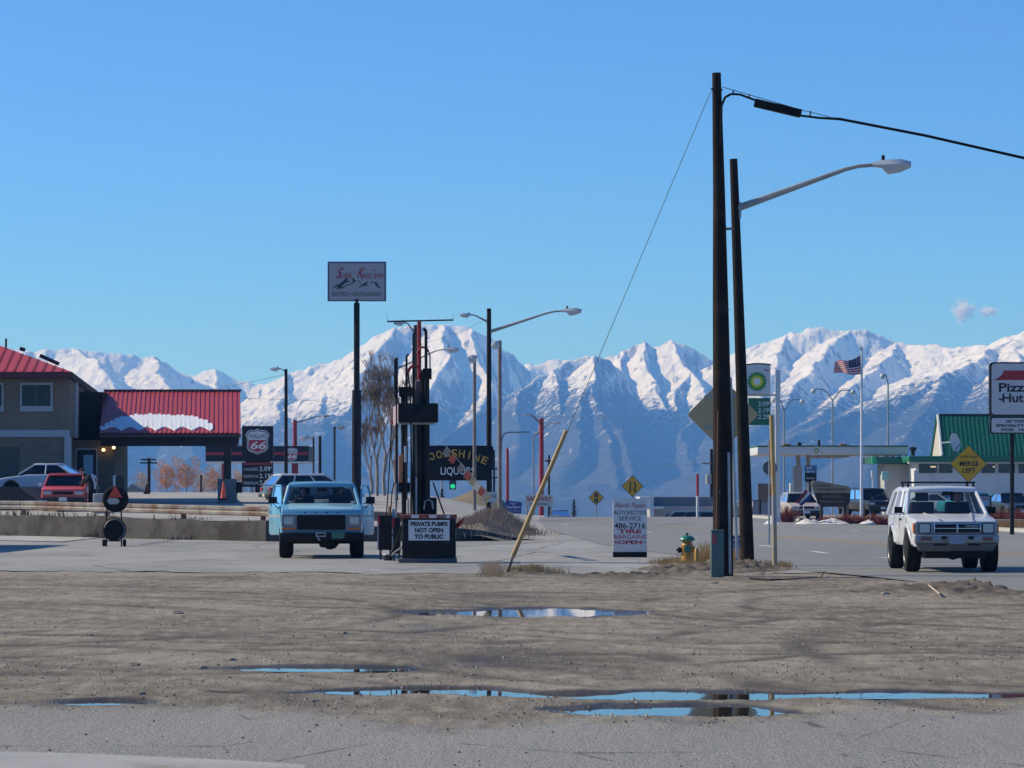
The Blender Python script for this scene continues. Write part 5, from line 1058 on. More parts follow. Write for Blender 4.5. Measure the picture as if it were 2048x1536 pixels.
# entrance canopy
YC = 139.0; cz = WZ(866, YC); rz_ = WZ(783, YC+6.5); x0c, x1c = WX(199, YC), WX(481.5, YC)
cb_ = base_at(455, YC+0.2); can = thing('entrance_canopy', 'red metal canopy roof with snow along its eave beside the inn', 'canopy', cb_)
rfo = wp(MB().add([(x0c, YC, cz-0.06), (x1c, YC, cz-0.06), (WX(480.5, YC+6.5), YC+6.5, rz_-0.06), (WX(208, YC+6.5), YC+6.5, rz_-0.06)], [(0,1,2,3)]), 'roof', redroof, can, fix=False)
xA, xB = WX(208, YC+6.5), WX(480.5, YC+6.5); N_ = 30
for i in range(N_):
    f0, f1 = i/N_, (i+1)/N_; l = lambda f: x0c+(x1c-x0c)*f; h = lambda f: xA+(xB-xA)*f; w_ = 0.045
    mbp = MB(); mbp.add([(l(f0), YC, cz), (l(f1)-0.01, YC, cz), (h(f1)-0.01, YC+6.5, rz_), (h(f0), YC+6.5, rz_), (l(f0), YC-0.01, cz+0.035), (l(f0)+w_, YC-0.01, cz+0.035), (h(f0)+w_, YC+6.5, rz_+0.035), (h(f0), YC+6.5, rz_+0.035), (l(f0)+w_, YC, cz), (h(f0)+w_, YC+6.5, rz_)], [(0,1,2,3), (4,5,6,7), (0,4,7,3), (5,8,9,6), (0,8,5,4)])
    sub(mbp, 'roof_panel', redroof, rfo, can, fix=False)
wp(MB().box(xA, xB+0.05, YC+6.4, YC+6.6, rz_, rz_+0.10), 'ridge_cap', mat('maroon_trim', (0.1, 0.02, 0.02)), can)
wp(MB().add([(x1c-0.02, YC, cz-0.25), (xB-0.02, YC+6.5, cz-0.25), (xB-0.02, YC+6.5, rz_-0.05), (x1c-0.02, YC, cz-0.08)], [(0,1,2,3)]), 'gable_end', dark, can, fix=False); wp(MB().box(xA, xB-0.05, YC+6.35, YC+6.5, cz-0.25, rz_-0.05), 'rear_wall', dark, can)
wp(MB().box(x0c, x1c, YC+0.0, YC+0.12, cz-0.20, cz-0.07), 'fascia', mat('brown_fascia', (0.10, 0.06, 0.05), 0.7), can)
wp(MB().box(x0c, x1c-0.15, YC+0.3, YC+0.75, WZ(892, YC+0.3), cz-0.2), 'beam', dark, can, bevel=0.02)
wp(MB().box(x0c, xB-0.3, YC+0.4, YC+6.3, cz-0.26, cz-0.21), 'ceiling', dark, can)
stone = mat('grey_stone', (0.17, 0.165, 0.16), 0.95, var=0.25, scale=2.5, bump=0.5, bscale=5)
for yy in (YC+0.5,):
    cxp = WX(455, YC+0.5); zb_ = gz(cxp, yy)
    cl = wp(MB().box(cxp-0.16, cxp+0.16, yy-0.16, yy+0.16, zb_, cz-0.25), 'column', dark, can); sub(MB().box(cxp-0.42, cxp+0.42, yy-0.42, yy+0.42, zb_-0.2, WZ(958, YC+0.5)), 'stone_base', stone, cl, can, bevel=0.03)
wp(MB().cbox((cxp+0.55, YC+0.5, WZ(975, YC)), (0.25, 0.4, 0.5)), 'planter_box', 'black_paint', can)
wp(MB().lathe([(0.02,-0.05),(0.11,-0.04),(0.11,0.04),(0.02,0.05)], P(479, 890, YC+0.2), 12), 'lamp', 'sign_white', can)
# snow lying on the canopy roof between the seams
rs_ = random.Random(3); snow = mat('roof_snow', (0.78, 0.79, 0.82), 0.7, var=0.05); mb = MB()
def on_roof(f, u, lift):
    a, b = x0c+(x1c-x0c)*f, xA+(xB-xA)*f; return (a+(b-a)*u, YC+6.5*u, cz+(rz_-cz)*u+lift)
for i in range(N_):
    f0, f1 = (i-0.02)/N_, (i+1.02)/N_; mid = (f0+f1)/2
    px_ = 199+mid*283
    topu = float(np.interp(px_, [200, 235, 260, 290, 320, 350, 385, 405, 420, 430], [0.10, 0.33, 0.40, 0.41, 0.40, 0.39, 0.36, 0.30, 0.20, 0.0]))+rs_.uniform(-0.02, 0.02)
    sc_ = 0.09*abs(math.sin((px_-205)/36*math.pi)); lo = 0.03+sc_
    if topu < lo+0.04: continue
    lof = lambda f: 0.03+0.09*abs(math.sin((199+f*283-205)/36*math.pi))
    pts = [(f0, lof(f0)), (mid, lof(mid)), (f1, lof(f1)), (f1, topu*0.94), (f0+(f1-f0)*0.75, topu+0.012), (f0+(f1-f0)*0.25, topu+0.012), (f0, topu*0.94)]
    mb.add([on_roof(f, u, 0.02) for f, u in pts]+[on_roof(f, u+(0.5*(lo+topu)-u)*0.05, 0.055+(0.02 if u > lo+0.01 else 0)) for f, u in pts], [tuple(range(7, 14))]+[(j, (j+1) % 7, 7+(j+1) % 7, 7+j) for j in range(7)])
so = mb.build('roof_snow', snow); so['kind'] = 'stuff'; so['label'] = 'patch of white snow along the canopy eave'; 
rmp = thing('raised_driveway', 'dark sided raised driveway at the left edge under the silver sedan', 'driveway', Vector((WX(-60, 121), 121, 0.9))); wp(poly_px(MB(), [(-420,973.5),(36,973.5),(80,1004),(80,1012),(-420,1012)], 121, 0, 12), 'bank', mat('dark_bank', (0.045, 0.042, 0.04), 0.9, var=0.25), rmp)
# ---- vehicles and person on the upper lot
SED = dict(cat='car', L=4.7, W=1.75, r=0.31, tw=0.2, sill=0.30, axles=(0.9, 3.6), beltz=0.9, front=[(0.0, 0.62), (0.06, 0.70), (0.5, 0.80), (1.3, 0.90)], rear=[(1.4, 0.92), (3.8, 0.96), (4.6, 0.92), (4.7, 0.7)], gh=dict(y=(1.25, 2.0, 3.2, 3.9), z=1.34, zb=0.92, ht=0.72, post=0.035, th=0.06, pillars=[0.5]), bev=0.05, glass='dark_glass', mirrors=False, seats=False)
def spec(base, **k): d = dict(base); d.update(k); return d
v = P(0, 975, 126); z_ = WZ(975, 126)-0.0
make_car('parked_sedan', 'silver grey sedan parked side-on behind the red pickup', (WX(-12, 126), 127.2, WZ(993, 126)), R(-97), spec(SED, L=4.05, axles=(0.78, 3.15), rear=[(1.4, 0.92), (3.3, 0.95), (3.98, 0.92), (4.05, 0.7)], gh=dict(y=(1.1, 1.75, 2.75, 3.4), z=1.33, zb=0.92, ht=0.72, post=0.035, th=0.06, pillars=[0.5]), paint=car_paint('silver_paint', (0.42, 0.46, 0.52))))
YK = 117; red = make_car('red_pickup', 'faded red pickup truck facing the camera outside the inn', (WX(126, YK), YK, gz(WX(126, YK), YK)+0.03), R(5), dict(
    cat='truck', L=4.9, W=1.74, r=0.34, tw=0.22, sill=0.36, paint=car_paint('faded_red_paint', (0.62, 0.075, 0.07), dirt=(0.5, 0.12, 0.1)), axles=(0.85, 3.6), beltz=0.95, bev=0.04, rim='galvanised',
    front=[(0.0, 0.82), (0.05, 0.86), (0.6, 0.93), (1.2, 0.98)], rear=[(1.3, 0.99), (1.5, 0.97), (4.8, 0.95), (4.9, 0.9)], lampz=0.70, bumper='dark_metal', wsglass='dark_glass', glass='dark_glass', mirrors=False,
    gh=dict(y=(1.2, 1.75, 2.55, 2.7), z=1.40, zb=0.97, ht=0.76, post=0.04, th=0.07, pillars=[])))
for s in (-1, 1): MB().cbox((s*0.98, 1.45, 1.06), (0.16, 0.08, 0.13)).build('mirror', 'chrome' if s < 0 else 'black_paint', red, bevel=0.01)
yk = YK+1.7; pz = gz(WX(182, yk), yk)
ST = [(0,0,0.92),(0,-0.05,1.12),(-0.02,-0.16,1.32),(-0.06,-0.26,1.42),(-0.08,-0.31,1.46),(0.16,-0.14,1.36),(0.20,-0.28,1.14),(0.06,-0.42,1.06),(-0.02,-0.46,1.05),(-0.20,-0.16,1.34),(-0.32,-0.30,1.14),(-0.42,-0.42,1.10),(-0.47,-0.47,1.10),(0.09,0,0.86),(0.10,-0.03,0.48),(0.10,0.05,0.08),(0.10,-0.10,0.04),(-0.09,0,0.86),(-0.12,-0.06,0.48),(-0.12,0.0,0.08),(-0.12,-0.14,0.04)]
person('person in black jacket and cap bending to the window of the red pickup', ST, [(0.17,0.14),(0.17,0.13),(0.19,0.14),0.07,0.06,0.09,0.06,0.045,0.035,0.09,0.06,0.045,0.035,0.10,0.07,0.055,0.05,0.10,0.07,0.055,0.05], SEATED[2], (WX(187, yk), yk-0.5, pz), R(-70), head=((-0.10, -0.36, 1.56), 0.1, 0.5), cap='dark_cloth')
wag = base_at(585, 150); wag.z = WZ(1010, 150)
make_car('parked_van', 'dark grey wagon with a white roof edge behind the blue truck', (WX(712, 150), 151, wag.z), R(112), spec(SED, L=4.8, W=1.85, r=0.34, sill=0.4, paint=car_paint('dark_grey_paint', (0.08, 0.09, 0.11)), beltz=1.0, rear=[(1.4, 1.0), (3.8, 1.0), (4.7, 0.98), (4.8, 0.8)], gh=dict(y=(1.2, 1.9, 4.2, 4.65), z=1.48, zb=1.0, ht=0.78, post=0.045, th=0.07, pillars=[0.35, 0.7], roof=mat('pale_roof', (0.55, 0.57, 0.6), 0.3))))
# ---- sign of the inn on its tall pole
YN = 150.0; nb_ = base_at(713, YN); ns = thing('inn_sign', 'pale rectangular inn sign with red lettering on a tall black pole', 'sign', nb_)
wp(MB().tube([nb_-Vector((0,0,.2)), P(713.5, 780, YN)], 0.235, 14), 'lower_pole', 'black_paint', ns, smooth=True); wp(MB().tube([P(713.5, 780, YN), P(713.5, 606, YN)], 0.15, 14), 'upper_pole', 'black_paint', ns, smooth=True); wp(MB().tube([P(713.5, 608, YN), P(713.5, 598, YN)], 0.08, 10), 'neck', 'black_paint', ns)
wp(box_px(MB(), 655, 772, 523, 602, YN, 0.35), 'cabinet', mat('blue_grey_frame', (0.10, 0.12, 0.20), 0.5), ns, bevel=0.01); wp(box_px(MB(), 658.5, 768.5, 526.5, 600, YN-0.02, 0.03), 'face', mat('sign_mauve', (0.42, 0.37, 0.37), 0.6, var=0.05), ns)
Yt = YN-0.03
for body, px, py, h, w, k in (('S', 676, 556, 21, 15, dict(shear=0.5)), ('ILVER', 691, 556, 10, 24, {}), ('K', 719, 556, 21, 17, dict(shear=0.5)), ('ING', 734, 556.5, 10, 17, {}), ('INN', 757, 556.5, 10, 18, {}), ('THE', 747, 542, 3, 6, {})): wtext(body, px, py, Yt, h, 'ink_red', ns, w, **k)
wtext('SUITES', 680, 592, Yt, 8, 'ink_green', ns, 32); wtext('RESTAURANT', 735, 592, Yt, 8, 'ink_green', ns, 58); wp(MB().lathe([(0.05,-0.01),(0.05,0.0)], P(700, 588, Yt), 8, 'Y'), 'dot', 'ink_red', ns)
for pl in ([(663,578),(672,570),(680,567),(690,558),(697,552),(694,560),(700,563),(690,566),(683,574),(690,572),(700,566),(697,570),(684,577),(672,578),(676,572)], [(698,573),(706,562),(702,554),(712,560),(718,562),(728,570),(722,567),(714,561),(706,566)], [(714,577),(726,568),(736,562),(733,569),(740,574),(733,571),(726,572)], [(738,561),(748,566),(752,563),(758,572),(763,578),(756,575),(752,571),(746,568)]):
    mb = MB(); mb.quad(*[P(a, b, Yt) for a, b in pl]); wp(mb, 'mountain_logo', 'ink_green', ns, fix=False)
for pl in ([(709,560),(712,556),(714,561)], [(745,569),(748,566),(750,570)]): mb = MB(); mb.quad(*[P(a, b, Yt-0.005) for a, b in pl]); wp(mb, 'snow_cap', 'sign_white', ns, fix=False)
# ---- shield station beyond: canopy, sign, prices
blk = mat('station_black', (0.016, 0.016, 0.018), 0.5, var=0.1, spec=0.2)
def shield(k, cx, cy): return [(cx+a*k, cy+b*k) for a, b in ((0,-27),(7,-24),(14,-25),(20,-22),(25,-14),(22,-8),(21,2),(22,12),(17,19),(8,22),(0,25),(-8,22),(-17,19),(-22,12),(-21,2),(-22,-8),(-25,-14),(-20,-22),(-14,-25),(-7,-24))]
def shield_sign(k, cx, cy, Y, root, label=True):
    wp(poly_px(MB(), shield(k, cx, cy), Y, -0.03, 0.0), 'shield_border', 'sign_white', root); wp(poly_px(MB(), shield(k*0.93, cx, cy), Y, -0.04, -0.03), 'shield_line', blk, root)
    wp(poly_px(MB(), shield(k*0.87, cx, cy), Y, -0.05, -0.04), 'shield_face', 'sign_white', root)
    lower = [p for p in shield(k*0.82, cx, cy) if p[1] > cy-4*k]; xs2 = sorted(lower, key=lambda p: p[0]); l_, r_ = xs2[0], xs2[-1]
    poly = [(cx-20*k*0.82-0.3, cy-4*k), (cx+20*k*0.82+0.3, cy-4*k)]+[(cx+a*k*0.82, cy+b*k*0.82) for a, b in ((21,2),(22,12),(17,19),(8,22),(0,25),(-8,22),(-17,19),(-22,12),(-21,2))]
    wp(poly_px(MB(), poly, Y, -0.06, -0.05), 'shield_red', 'ink_red', root)
    for dx in (-8.2, 8.2): wtext('6', cx+dx*k, cy+14*k, Y-0.065, 15*k, 'ink_white', root, 15*k, bold=0.01*Y/200, shear=0.2)
    wtext('PHILLIPS', cx, cy-8*k, Y-0.055, 7.5*k, 'ink_black', root, 34*k)
Y6 = 205.0; pb6 = base_at(515, Y6); ps = thing('price_sign', 'black station sign with red shield and fuel prices', 'sign', pb6)
wp(box_px(MB(), 484, 546, 852, 920, Y6, 0.4), 'cabinet', blk, ps); wp(box_px(MB(), 484, 546, 925, 974, Y6, 0.3), 'price_board', blk, ps); wp(box_px(MB(), 490, 540, 919, 926, Y6+0.1, 0.2), 'link', blk, ps); shield_sign(0.98, 515, 884, Y6, ps)
wp(box_px(MB(), 487, 544, 925, 930, Y6-0.02, 0.02), 'red_header', mat('dull_red', (0.26, 0.03, 0.03), 0.6), ps)
for body, pr, py in (('UNLEADED', '2.09', 942), ('UNLEADED PLUS', '2.19', 956), ('PREMIUM', '2.29', 970)): wtext(body, 502, py-1, Y6-0.015, 5.5, 'sign_white', ps, 29); wtext(pr, 530, py, Y6-0.015, 9, 'ink_white', ps, 22, bold=0.004); wtext('9', 543.5, py-5, Y6-0.015, 4, 'ink_white', ps)
for x0, x1, m in ((510, 520, blk), (500, 507, 'galvanised')): wp(MB().box(WX(x0, Y6), WX(x1, Y6), Y6+0.1, Y6+0.3, pb6.z-0.3, WZ(973, Y6)), 'leg', m, ps)
Y7 = 258.0; cb7 = base_at(515, Y7); cn7 = thing('station_canopy', 'black flat fuel station canopy with a red stripe and small shield', 'canopy', cb7)
wp(MB().box(WX(411, Y7), WX(617, Y7), Y7, Y7+8, WZ(923, Y7), WZ(892, Y7)), 'fascia', blk, cn7); wp(MB().box(WX(410, Y7), WX(618, Y7), Y7-0.05, Y7+8, WZ(926, Y7), WZ(923, Y7)), 'lower_edge', 'sign_white', cn7)
wp(box_px(MB(), 411.5, 616.5, 904, 910, Y7-0.03, 0.03), 'red_stripe', mat('stripe_red', (0.30, 0.02, 0.025), 0.6), cn7); shield_sign(0.52, 583, 909, Y7-0.05, cn7)
for px in (450, 590): wp(MB().box(WX(px-6, Y7+4), WX(px+6, Y7+4), Y7+3.7, Y7+4.3, cb7.z-3, WZ(924, Y7)), 'column', mat('column_red', (0.28, 0.03, 0.03), 0.6), cn7)
# ================================================================== STREET AND RIGHT SIDE
# ---- street lamps and poles down the street
lamp('dark lamp pole rising beside the shield station, small head to the left', 572, 738, 200, 0.13, 0.10, [(744, 562, 738, -1, 22, 0.03)], armm='grey_paint')
lamp('red lamp post with a curved arm behind the station canopy', 590, 840, 268, 0.20, 0.18, [(846, 644, 832, 1, 15, 0.03)], 'red_paint', armm='dark_metal')
lamp('thin lamp post with a pale head pointing left above the blue truck', 627, 874, 190, 0.06, 0.06, [(877, 622, 877, -1, 25, 0.03)], 'dark_metal')
lamp('thin black lamp post with a flat head left of the inn sign pole', 669, 853, 185, 0.07, 0.07, [(856, 672, 855, 1, 18, 0.03)], 'dark_metal', armm='dark_metal')
lamp('lamp pole standing directly behind the red mast', 831, 650, 150, 0.10, 0.09, [(668, 813, 646, -1, 26, 0.03)], 'greenish_wood')
lamp('lamp with a long thin arm crossing behind the hose mast', 793, 722, 158, 0.09, 0.08, [(738, 888, 699, 1, 30, 0.03)], 'dark_metal', armm='grey_paint')
mo = lamp('tall wooden pole with two lamp heads rising above the liquor sign', 978, 617, 165, 0.15, 0.12, [(645, 945, 630, -1, 25, 0.035), (664, 1123, 622, 1, 40, 0.05)])
lamp('red lamp post with a curved pale arm to the left', 1083, 836, 230, 0.19, 0.17, [(848, 1060, 830, -1, 14, 0.06)], 'red_paint')
lamp('slim grey lamp post with its head pointing right', 1067, 868, 240, 0.08, 0.07, [(872, 1103, 845, 1, 18, 0.05)], 'galvanised')
def plain_pole(label, px, top, Y, r, m, name='utility_pole', cat='utility pole', arms=(), base=None, two=None, group=None):
    b = base_at(px, Y); rt = thing(name, label, cat, b, 0, group)
    if two: wp(MB().tube([b-Vector((0,0,.2)), P(px, two[0], Y)], r, 10), 'lower_shaft', two[1], rt, smooth=True); wp(MB().tube([P(px, two[0], Y), P(px, top, Y)], r, 10), 'shaft', m, rt, smooth=True)
    else: wp(MB().tube([b-Vector((0,0,.2)), P(px, top, Y)], [r, r*0.85], 10), 'shaft', m, rt, smooth=True)
    for (x0, x1, y) in arms:
        ar = wp(MB().cbox(P((x0+x1)/2, y, Y-0.1), ((x1-x0)/FPX*Y, 0.12, 0.12)), 'crossarm', m, rt)
        for f in (0.05, 0.35, 0.65, 0.95): sub(MB().lathe([(0.06,0),(0.05,0.12),(0.02,0.2)], P(x0+(x1-x0)*f, y-1, Y-0.1), 8), 'insulator', 'grey_paint', ar, rt)
    return rt
plain_pole('red square post standing right of the liquor sign', 1015, 897, 200, 0.11, 'red_paint', 'red_post', 'post')
plain_pole('stout dark pole left of the black lamp post', 640, 872, 200, 0.11, 'weathered_wood')
plain_pole('far wooden pole right of the red lamp post', 1098, 910, 260, 0.10, 'weathered_wood', arms=((1090, 1106, 922),))
plain_pole('far pole just beyond the liquor sign', 988, 900, 250, 0.1, 'weathered_wood', arms=((978, 1002, 938), (978, 1000, 955)))
up = plain_pole('far utility pole with crossarm and transformer left of the tall pole', 1423, 898, 280, 0.16, 'weathered_wood', arms=((1405, 1441, 927),)); wp(MB().lathe([(0.0,-0.5),(0.28,-0.48),(0.28,0.45),(0.0,0.5)], P(1417, 958, 279.7), 12), 'transformer', 'grey_paint', up, smooth=True)
plain_pole('utility pole with two crossarms seen under the entrance canopy', 298, 916, 270, 0.15, 'weathered_wood', arms=((280, 314, 926), (282, 312, 919)))
plain_pole('small far pole between the orange trees', 402, 950, 270, 0.1, 'weathered_wood')
plain_pole('red and white post standing at the edge of the street', 1395, 948, 186, 0.085, 'red_paint', 'marker_post', 'post', two=(992, 'sign_white'))
def flood(label, px, top, Y, r, hx, hy, hr):
    b = base_at(px, Y); rt = thing('floodlight', label, 'floodlight', b, 0, 'floodlights on poles'); wp(MB().tube([b-Vector((0,0,.2)), P(px, top, Y)], [r*1.15, r], 10), 'pole', mat('tan_pole', (0.24, 0.20, 0.17), 0.7, var=0.2, dirt=(0.16, 0.10, 0.07), dscale=1.5), rt, smooth=True)
    k = hr/(FPX/Y); h = wp(MB().lathe([(k*0.4,0.28*k),(k*0.85,0.15*k),(k,0.0),(k*0.98,-0.35*k),(k*0.3,-0.9*k)], P(hx, hy, Y-0.1), 14, 'Y'), 'flood_head', 'lamp_lens', rt, smooth=True); sub(MB().cbox(P(hx+hr*0.6, hy-hr*0.5, Y), (k*0.9, 0.1, 0.1)), 'bracket', 'dark_metal', h, rt); return rt
flood('floodlight pole behind the liquor sign, round head on top', 949, 722, 158, 0.085, 945, 718, 9)
f2 = flood('floodlight pole right of the liquor sign, round white head at its top', 999.5, 681, 132, 0.085, 991, 690, 9)
wp(MB().tube([P(1003, 900, 132), P(1003.5, 880, 132), P(1008, 868, 132), P(1016, 864.5, 132), P(1060, 864, 132)], 0.022, 6), 'side_bracket', 'dark_metal', f2, smooth=True)
def globe_lamp(label, px, top, Y, heads):
    b = base_at(px, Y); rt = thing('globe_lamp', label, 'lamp post', b, 0, 'globe lamps at the station'); wp(MB().tube([b-Vector((0,0,.3)), P(px, top, Y)], 0.06, 10), 'pole', 'grey_paint', rt, smooth=True)
    for hx, hy in heads:
        e = P(hx, hy, Y); a = P(px, top+3, Y); m1 = P(px+(hx-px)*0.45, hy-3, Y); wp(MB().tube([a, a.lerp(m1, 0.6)+Vector((0,0,.1)), m1, P(px+(hx-px)*0.8, hy-4, Y), e], 0.035, 6), 'arm', 'dark_metal', rt, smooth=True)
        wp(MB().lathe([(0.0,-0.22),(0.12,-0.18),(0.19,-0.08),(0.19,0.05),(0.13,0.15),(0.0,0.2)], e, 12), 'globe', 'lamp_lens', rt, smooth=True)
globe_lamp('double globe lamp right behind the fuel price sign', 1568, 820, 230, [(1604, 803), (1548, 800)]); globe_lamp('double globe lamp left of the flag pole', 1665, 798, 226, [(1627, 782), (1706, 784)]); globe_lamp('single globe lamp right of the flag pole', 1776, 765, 222, [(1765, 752)])
# wires
for lab, pts, Y, r in (('long thin wire strung behind the poles below the peaks', [(470,796),(620,801),(876,818),(1060,832),(1250,836),(1480,842)], 262, 0.016), ('pale wire strung low across the mountain foot', [(600,924),(760,932),(1000,935),(1200,932),(1423,927)], 268, 0.016), ('lowest wire sagging toward the far transformer pole', [(560,952),(700,956),(860,958),(1020,960),(1240,968),(1423,955)], 272, 0.013), ('wire running from the left lamp pole down behind the canopy', [(572,748),(520,760),(440,776),(400,782)], 205, 0.014), ('wire from the transformer pole toward the round sign', [(1423,930),(1470,945),(1530,928),(1610,880)], 276, 0.013), ('slack wire between the two poles under the entrance canopy', [(298,925),(350,934),(402,951)], 270, 0.014), ('wire reaching left from the tall lamp pole at the liquor sign', [(978,636),(950,650),(920,664),(840,690)], 166, 0.009)):
    mb = MB().tube([P(a, b, Y) for a, b in pts], r, 5); tag(mb.build('power_line', 'grey_paint'), lab, 'power line', 'power lines')
# ---- liquor sign
YL = 164.5; lqb = base_at(918, YL); lq = thing('liquor_sign', 'black board with yellow arched lettering and white word liquors', 'sign', lqb); wp(box_px(MB(), 849, 984, 891, 961, YL-0.3, 0.2), 'board', mat('board_black', (0.010, 0.010, 0.011), 0.6, spec=0.15), lq, bevel=0.01); wp(box_px(MB(), 984, 987, 893, 940, YL-0.25, 0.1), 'end_board', 'black_paint', lq)
wp(box_px(MB(), 974, 984, 961, 1005, YL-0.2, 0.15), 'leg', 'weathered_wood', lq); wp(box_px(MB(), 852, 860, 961, 1005, YL-0.2, 0.15), 'leg', 'weathered_wood', lq)
for i, ch in enumerate('MOONSHINE'):
    f = i/8; px = 851+f*115; py = 927-15*math.sin(math.pi*(0.06+0.88*f))+3*f; o = wtext(ch, px, py, YL-0.31, 15, mat('sign_gold', (0.62, 0.36, 0.04), 0.5), lq, None if ch == 'I' else 11.5, bold=0.008); o.rotation_euler = (0, R(-22+44*f), 0)
wtext('LIQUORS', 915, 949, YL-0.31, 15, 'ink_white', lq, 68, bold=0.006)
# pennants
pn = thing('pennant_string', 'string of faded red and white pennants slanting from the pumps', 'pennants', P(999, 1012, 77)); A_, B_ = P(872, 868, 69.5), P(1000, 1012, 77)
wp(MB().tube([A_, A_.lerp(B_, 0.5)-Vector((0,0,0.05)), B_], 0.005, 5), 'cord', 'sign_white', pn)
def on_str(px): lo, hi = 0.0, 1.0; return next(k/400 for k in range(401) if CX+FPX*A_.lerp(B_, k/400).x/A_.lerp(B_, k/400).y >= px)
for px, m in ((893, 'flag_grey'), (905, 'flag_red2'), (922, 'flag_grey'), (935, 'flag_red2'), (945, 'flag_tan'), (954, 'flag_white'), (963, 'flag_red2'), (974, 'flag_tan')):
    mt = mat(m, {'flag_grey': (0.20, 0.21, 0.20), 'flag_red2': (0.42, 0.07, 0.06), 'flag_tan': (0.42, 0.36, 0.22), 'flag_white': (0.7, 0.68, 0.6)}[m], 0.7, var=0.25, scale=5)
    f = on_str(px); p0, p1 = A_.lerp(B_, f), A_.lerp(B_, on_str(min(px+9, 996))); s = FPX/p0.y; d = Vector((-9/s, 0, -15/s))
    q = [p0, p1, p1+d*0.9, p0+d]; mb = MB(); mb.quad(*q, ); mb.quad(*[v+Vector((0, 0.01, 0)) for v in q]); wp(mb, 'pennant', mt, pn, fix=False)
# traffic light hung over the street
YTL = 300; tlb = base_at(880, YTL); tlb.z = gz(tlb.x, YTL); tl = thing('traffic_light', 'small traffic light showing green under the liquor sign', 'traffic light', tlb)
wp(MB().tube([tlb-Vector((0,0,3)), P(884, 948, YTL), P(890, 946, YTL), P(906, 947, YTL)], 0.09, 8), 'mast', 'grey_paint', tl); wp(box_px(MB(), 899, 912, 947, 979, YTL-0.4, 0.3), 'housing', 'black_paint', tl)
wp(MB().lathe([(0,-0.02),(0.24,-0.02),(0.24,0.1),(0,0.1)], P(905.5, 972.5, YTL-0.45), 14, 'Y'), 'green_lens', mat('green_lit', (0.02, 0.5, 0.2), 0.4, emit=((0.02, 0.75, 0.28), 0.7)), tl)
for y in (953, 963): wp(MB().lathe([(0,-0.02),(0.2,-0.02),(0.2,0.1),(0,0.1)], P(905.5, y, YTL-0.45), 12, 'Y'), 'dark_lens', 'dark_metal', tl)
# ---- small roadside signs
def diamond(label, px, py, h, Y, base_row=None):
    b = base_at(px, Y); rt = thing('road_sign', label, 'road sign', b, 0, 'yellow diamond road signs'); wp(poly_px(MB(), [(px-h, py), (px, py-h), (px+h, py), (px, py+h)], Y-0.04, 0, 0.012), 'border', 'ink_black', rt)
    wp(poly_px(MB(), [(px-h+1.4, py), (px, py-h+1.4), (px+h-1.4, py), (px, py+h-1.4)], Y-0.05, 0, 0.008), 'face', 'road_sign_yellow', rt); wp(MB().tube([b-Vector((0,0,.2)), P(px, py+h-4, Y)], 0.04, 8), 'post', 'galvanised', rt); return rt
s1 = diamond('yellow diamond sign with a traffic light symbol far down the street', 1192.5, 995.5, 15.5, 190)
wp(box_px(MB(), 1189, 1196, 986, 1006, 189.94, 0.004), 'symbol_box', 'ink_black', s1)
for y, m in ((989, 'ink_red'), (996, 'ink_yellow'), (1003, mat('sym_green', (0.02, 0.25, 0.1)))): wp(MB().lathe([(0,0),(0.07,0),(0.07,0.004)], P(1192.5, y, 189.93), 10, 'Y'), 'symbol_dot', m, s1)
s2 = diamond('yellow diamond sign with two lane lines above the white board', 1265, 972.5, 22, 150)
for pl in ([(1258.5,985),(1260,962),(1262,962),(1261.5,985)], [(1270,985),(1267,978),(1270,972),(1267,963),(1269.5,963),(1272.5,972),(1270,978),(1273,985)]): wp(poly_px(MB(), pl, 149.94, 0, 0.004), 'lane_symbol', 'ink_black', s2)
s3 = diamond('large yellow diamond sign lettered merge left above the white truck', 1937, 928, 37.5, 105)
wtext('LANE', 1928.5, 916, 104.94, 4.5, 'ink_black', s3, 16); wtext('ENDS', 1947.5, 916, 104.94, 4.5, 'ink_black', s3, 16); wtext('MERGE', 1938, 932, 104.94, 9.5, 'ink_black', s3, 38, bold=0.004); wtext('LEFT', 1938, 945.5, 104.94, 9.5, 'ink_black', s3, 27, bold=0.004)
Yw = 200; sfb = base_at(1078, Yw); sf = thing('parking_sign', 'white parking sign with red store lettering down the street', 'sign', sfb); wp(box_px(MB(), 1050, 1107, 989.5, 1013, Yw, 0.15), 'panel', mat('cream_sign', (0.66, 0.62, 0.55), 0.6), sf); wtext('SAFEWAY', 1078.5, 1002, Yw-0.01, 9, 'ink_red', sf, 50, bold=0.01); wtext('PARKING', 1078.5, 1011, Yw-0.01, 5.5, 'ink_black', sf, 38)
for px in (1055, 1102): wp(MB().tube([P(px, 1013, Yw+.1), Vector((WX(px, Yw), Yw+.1, sfb.z-1))], 0.05, 6), 'leg', 'galvanised', sf)
Ye = 128; yb2 = base_at(1027, Ye); el = thing('yard_sign', 'tilted blue election sign with white lettering on the weedy mound', 'yard sign', yb2); wp(poly_px(MB(), [(1011.5,1000.5),(1044,1005),(1042,1027.5),(1009.5,1023)], Ye, 0, 0.02), 'panel', 'ink_blue', el); wtext('Herbert', 1027, 1017, Ye-0.01, 6.5, 'ink_white', el, 28); wtext('Mary', 1026, 1009, Ye-0.01, 4, 'ink_white', el, 12); wtext('Commissioner', 1027, 1022.5, Ye-0.01, 2.5, 'ink_white', el, 26)
for px in (1014, 1038): wp(MB().tube([P(px, 1025, Ye), P(px, 1045, Ye)], 0.012, 5), 'stake', 'galvanised', el)
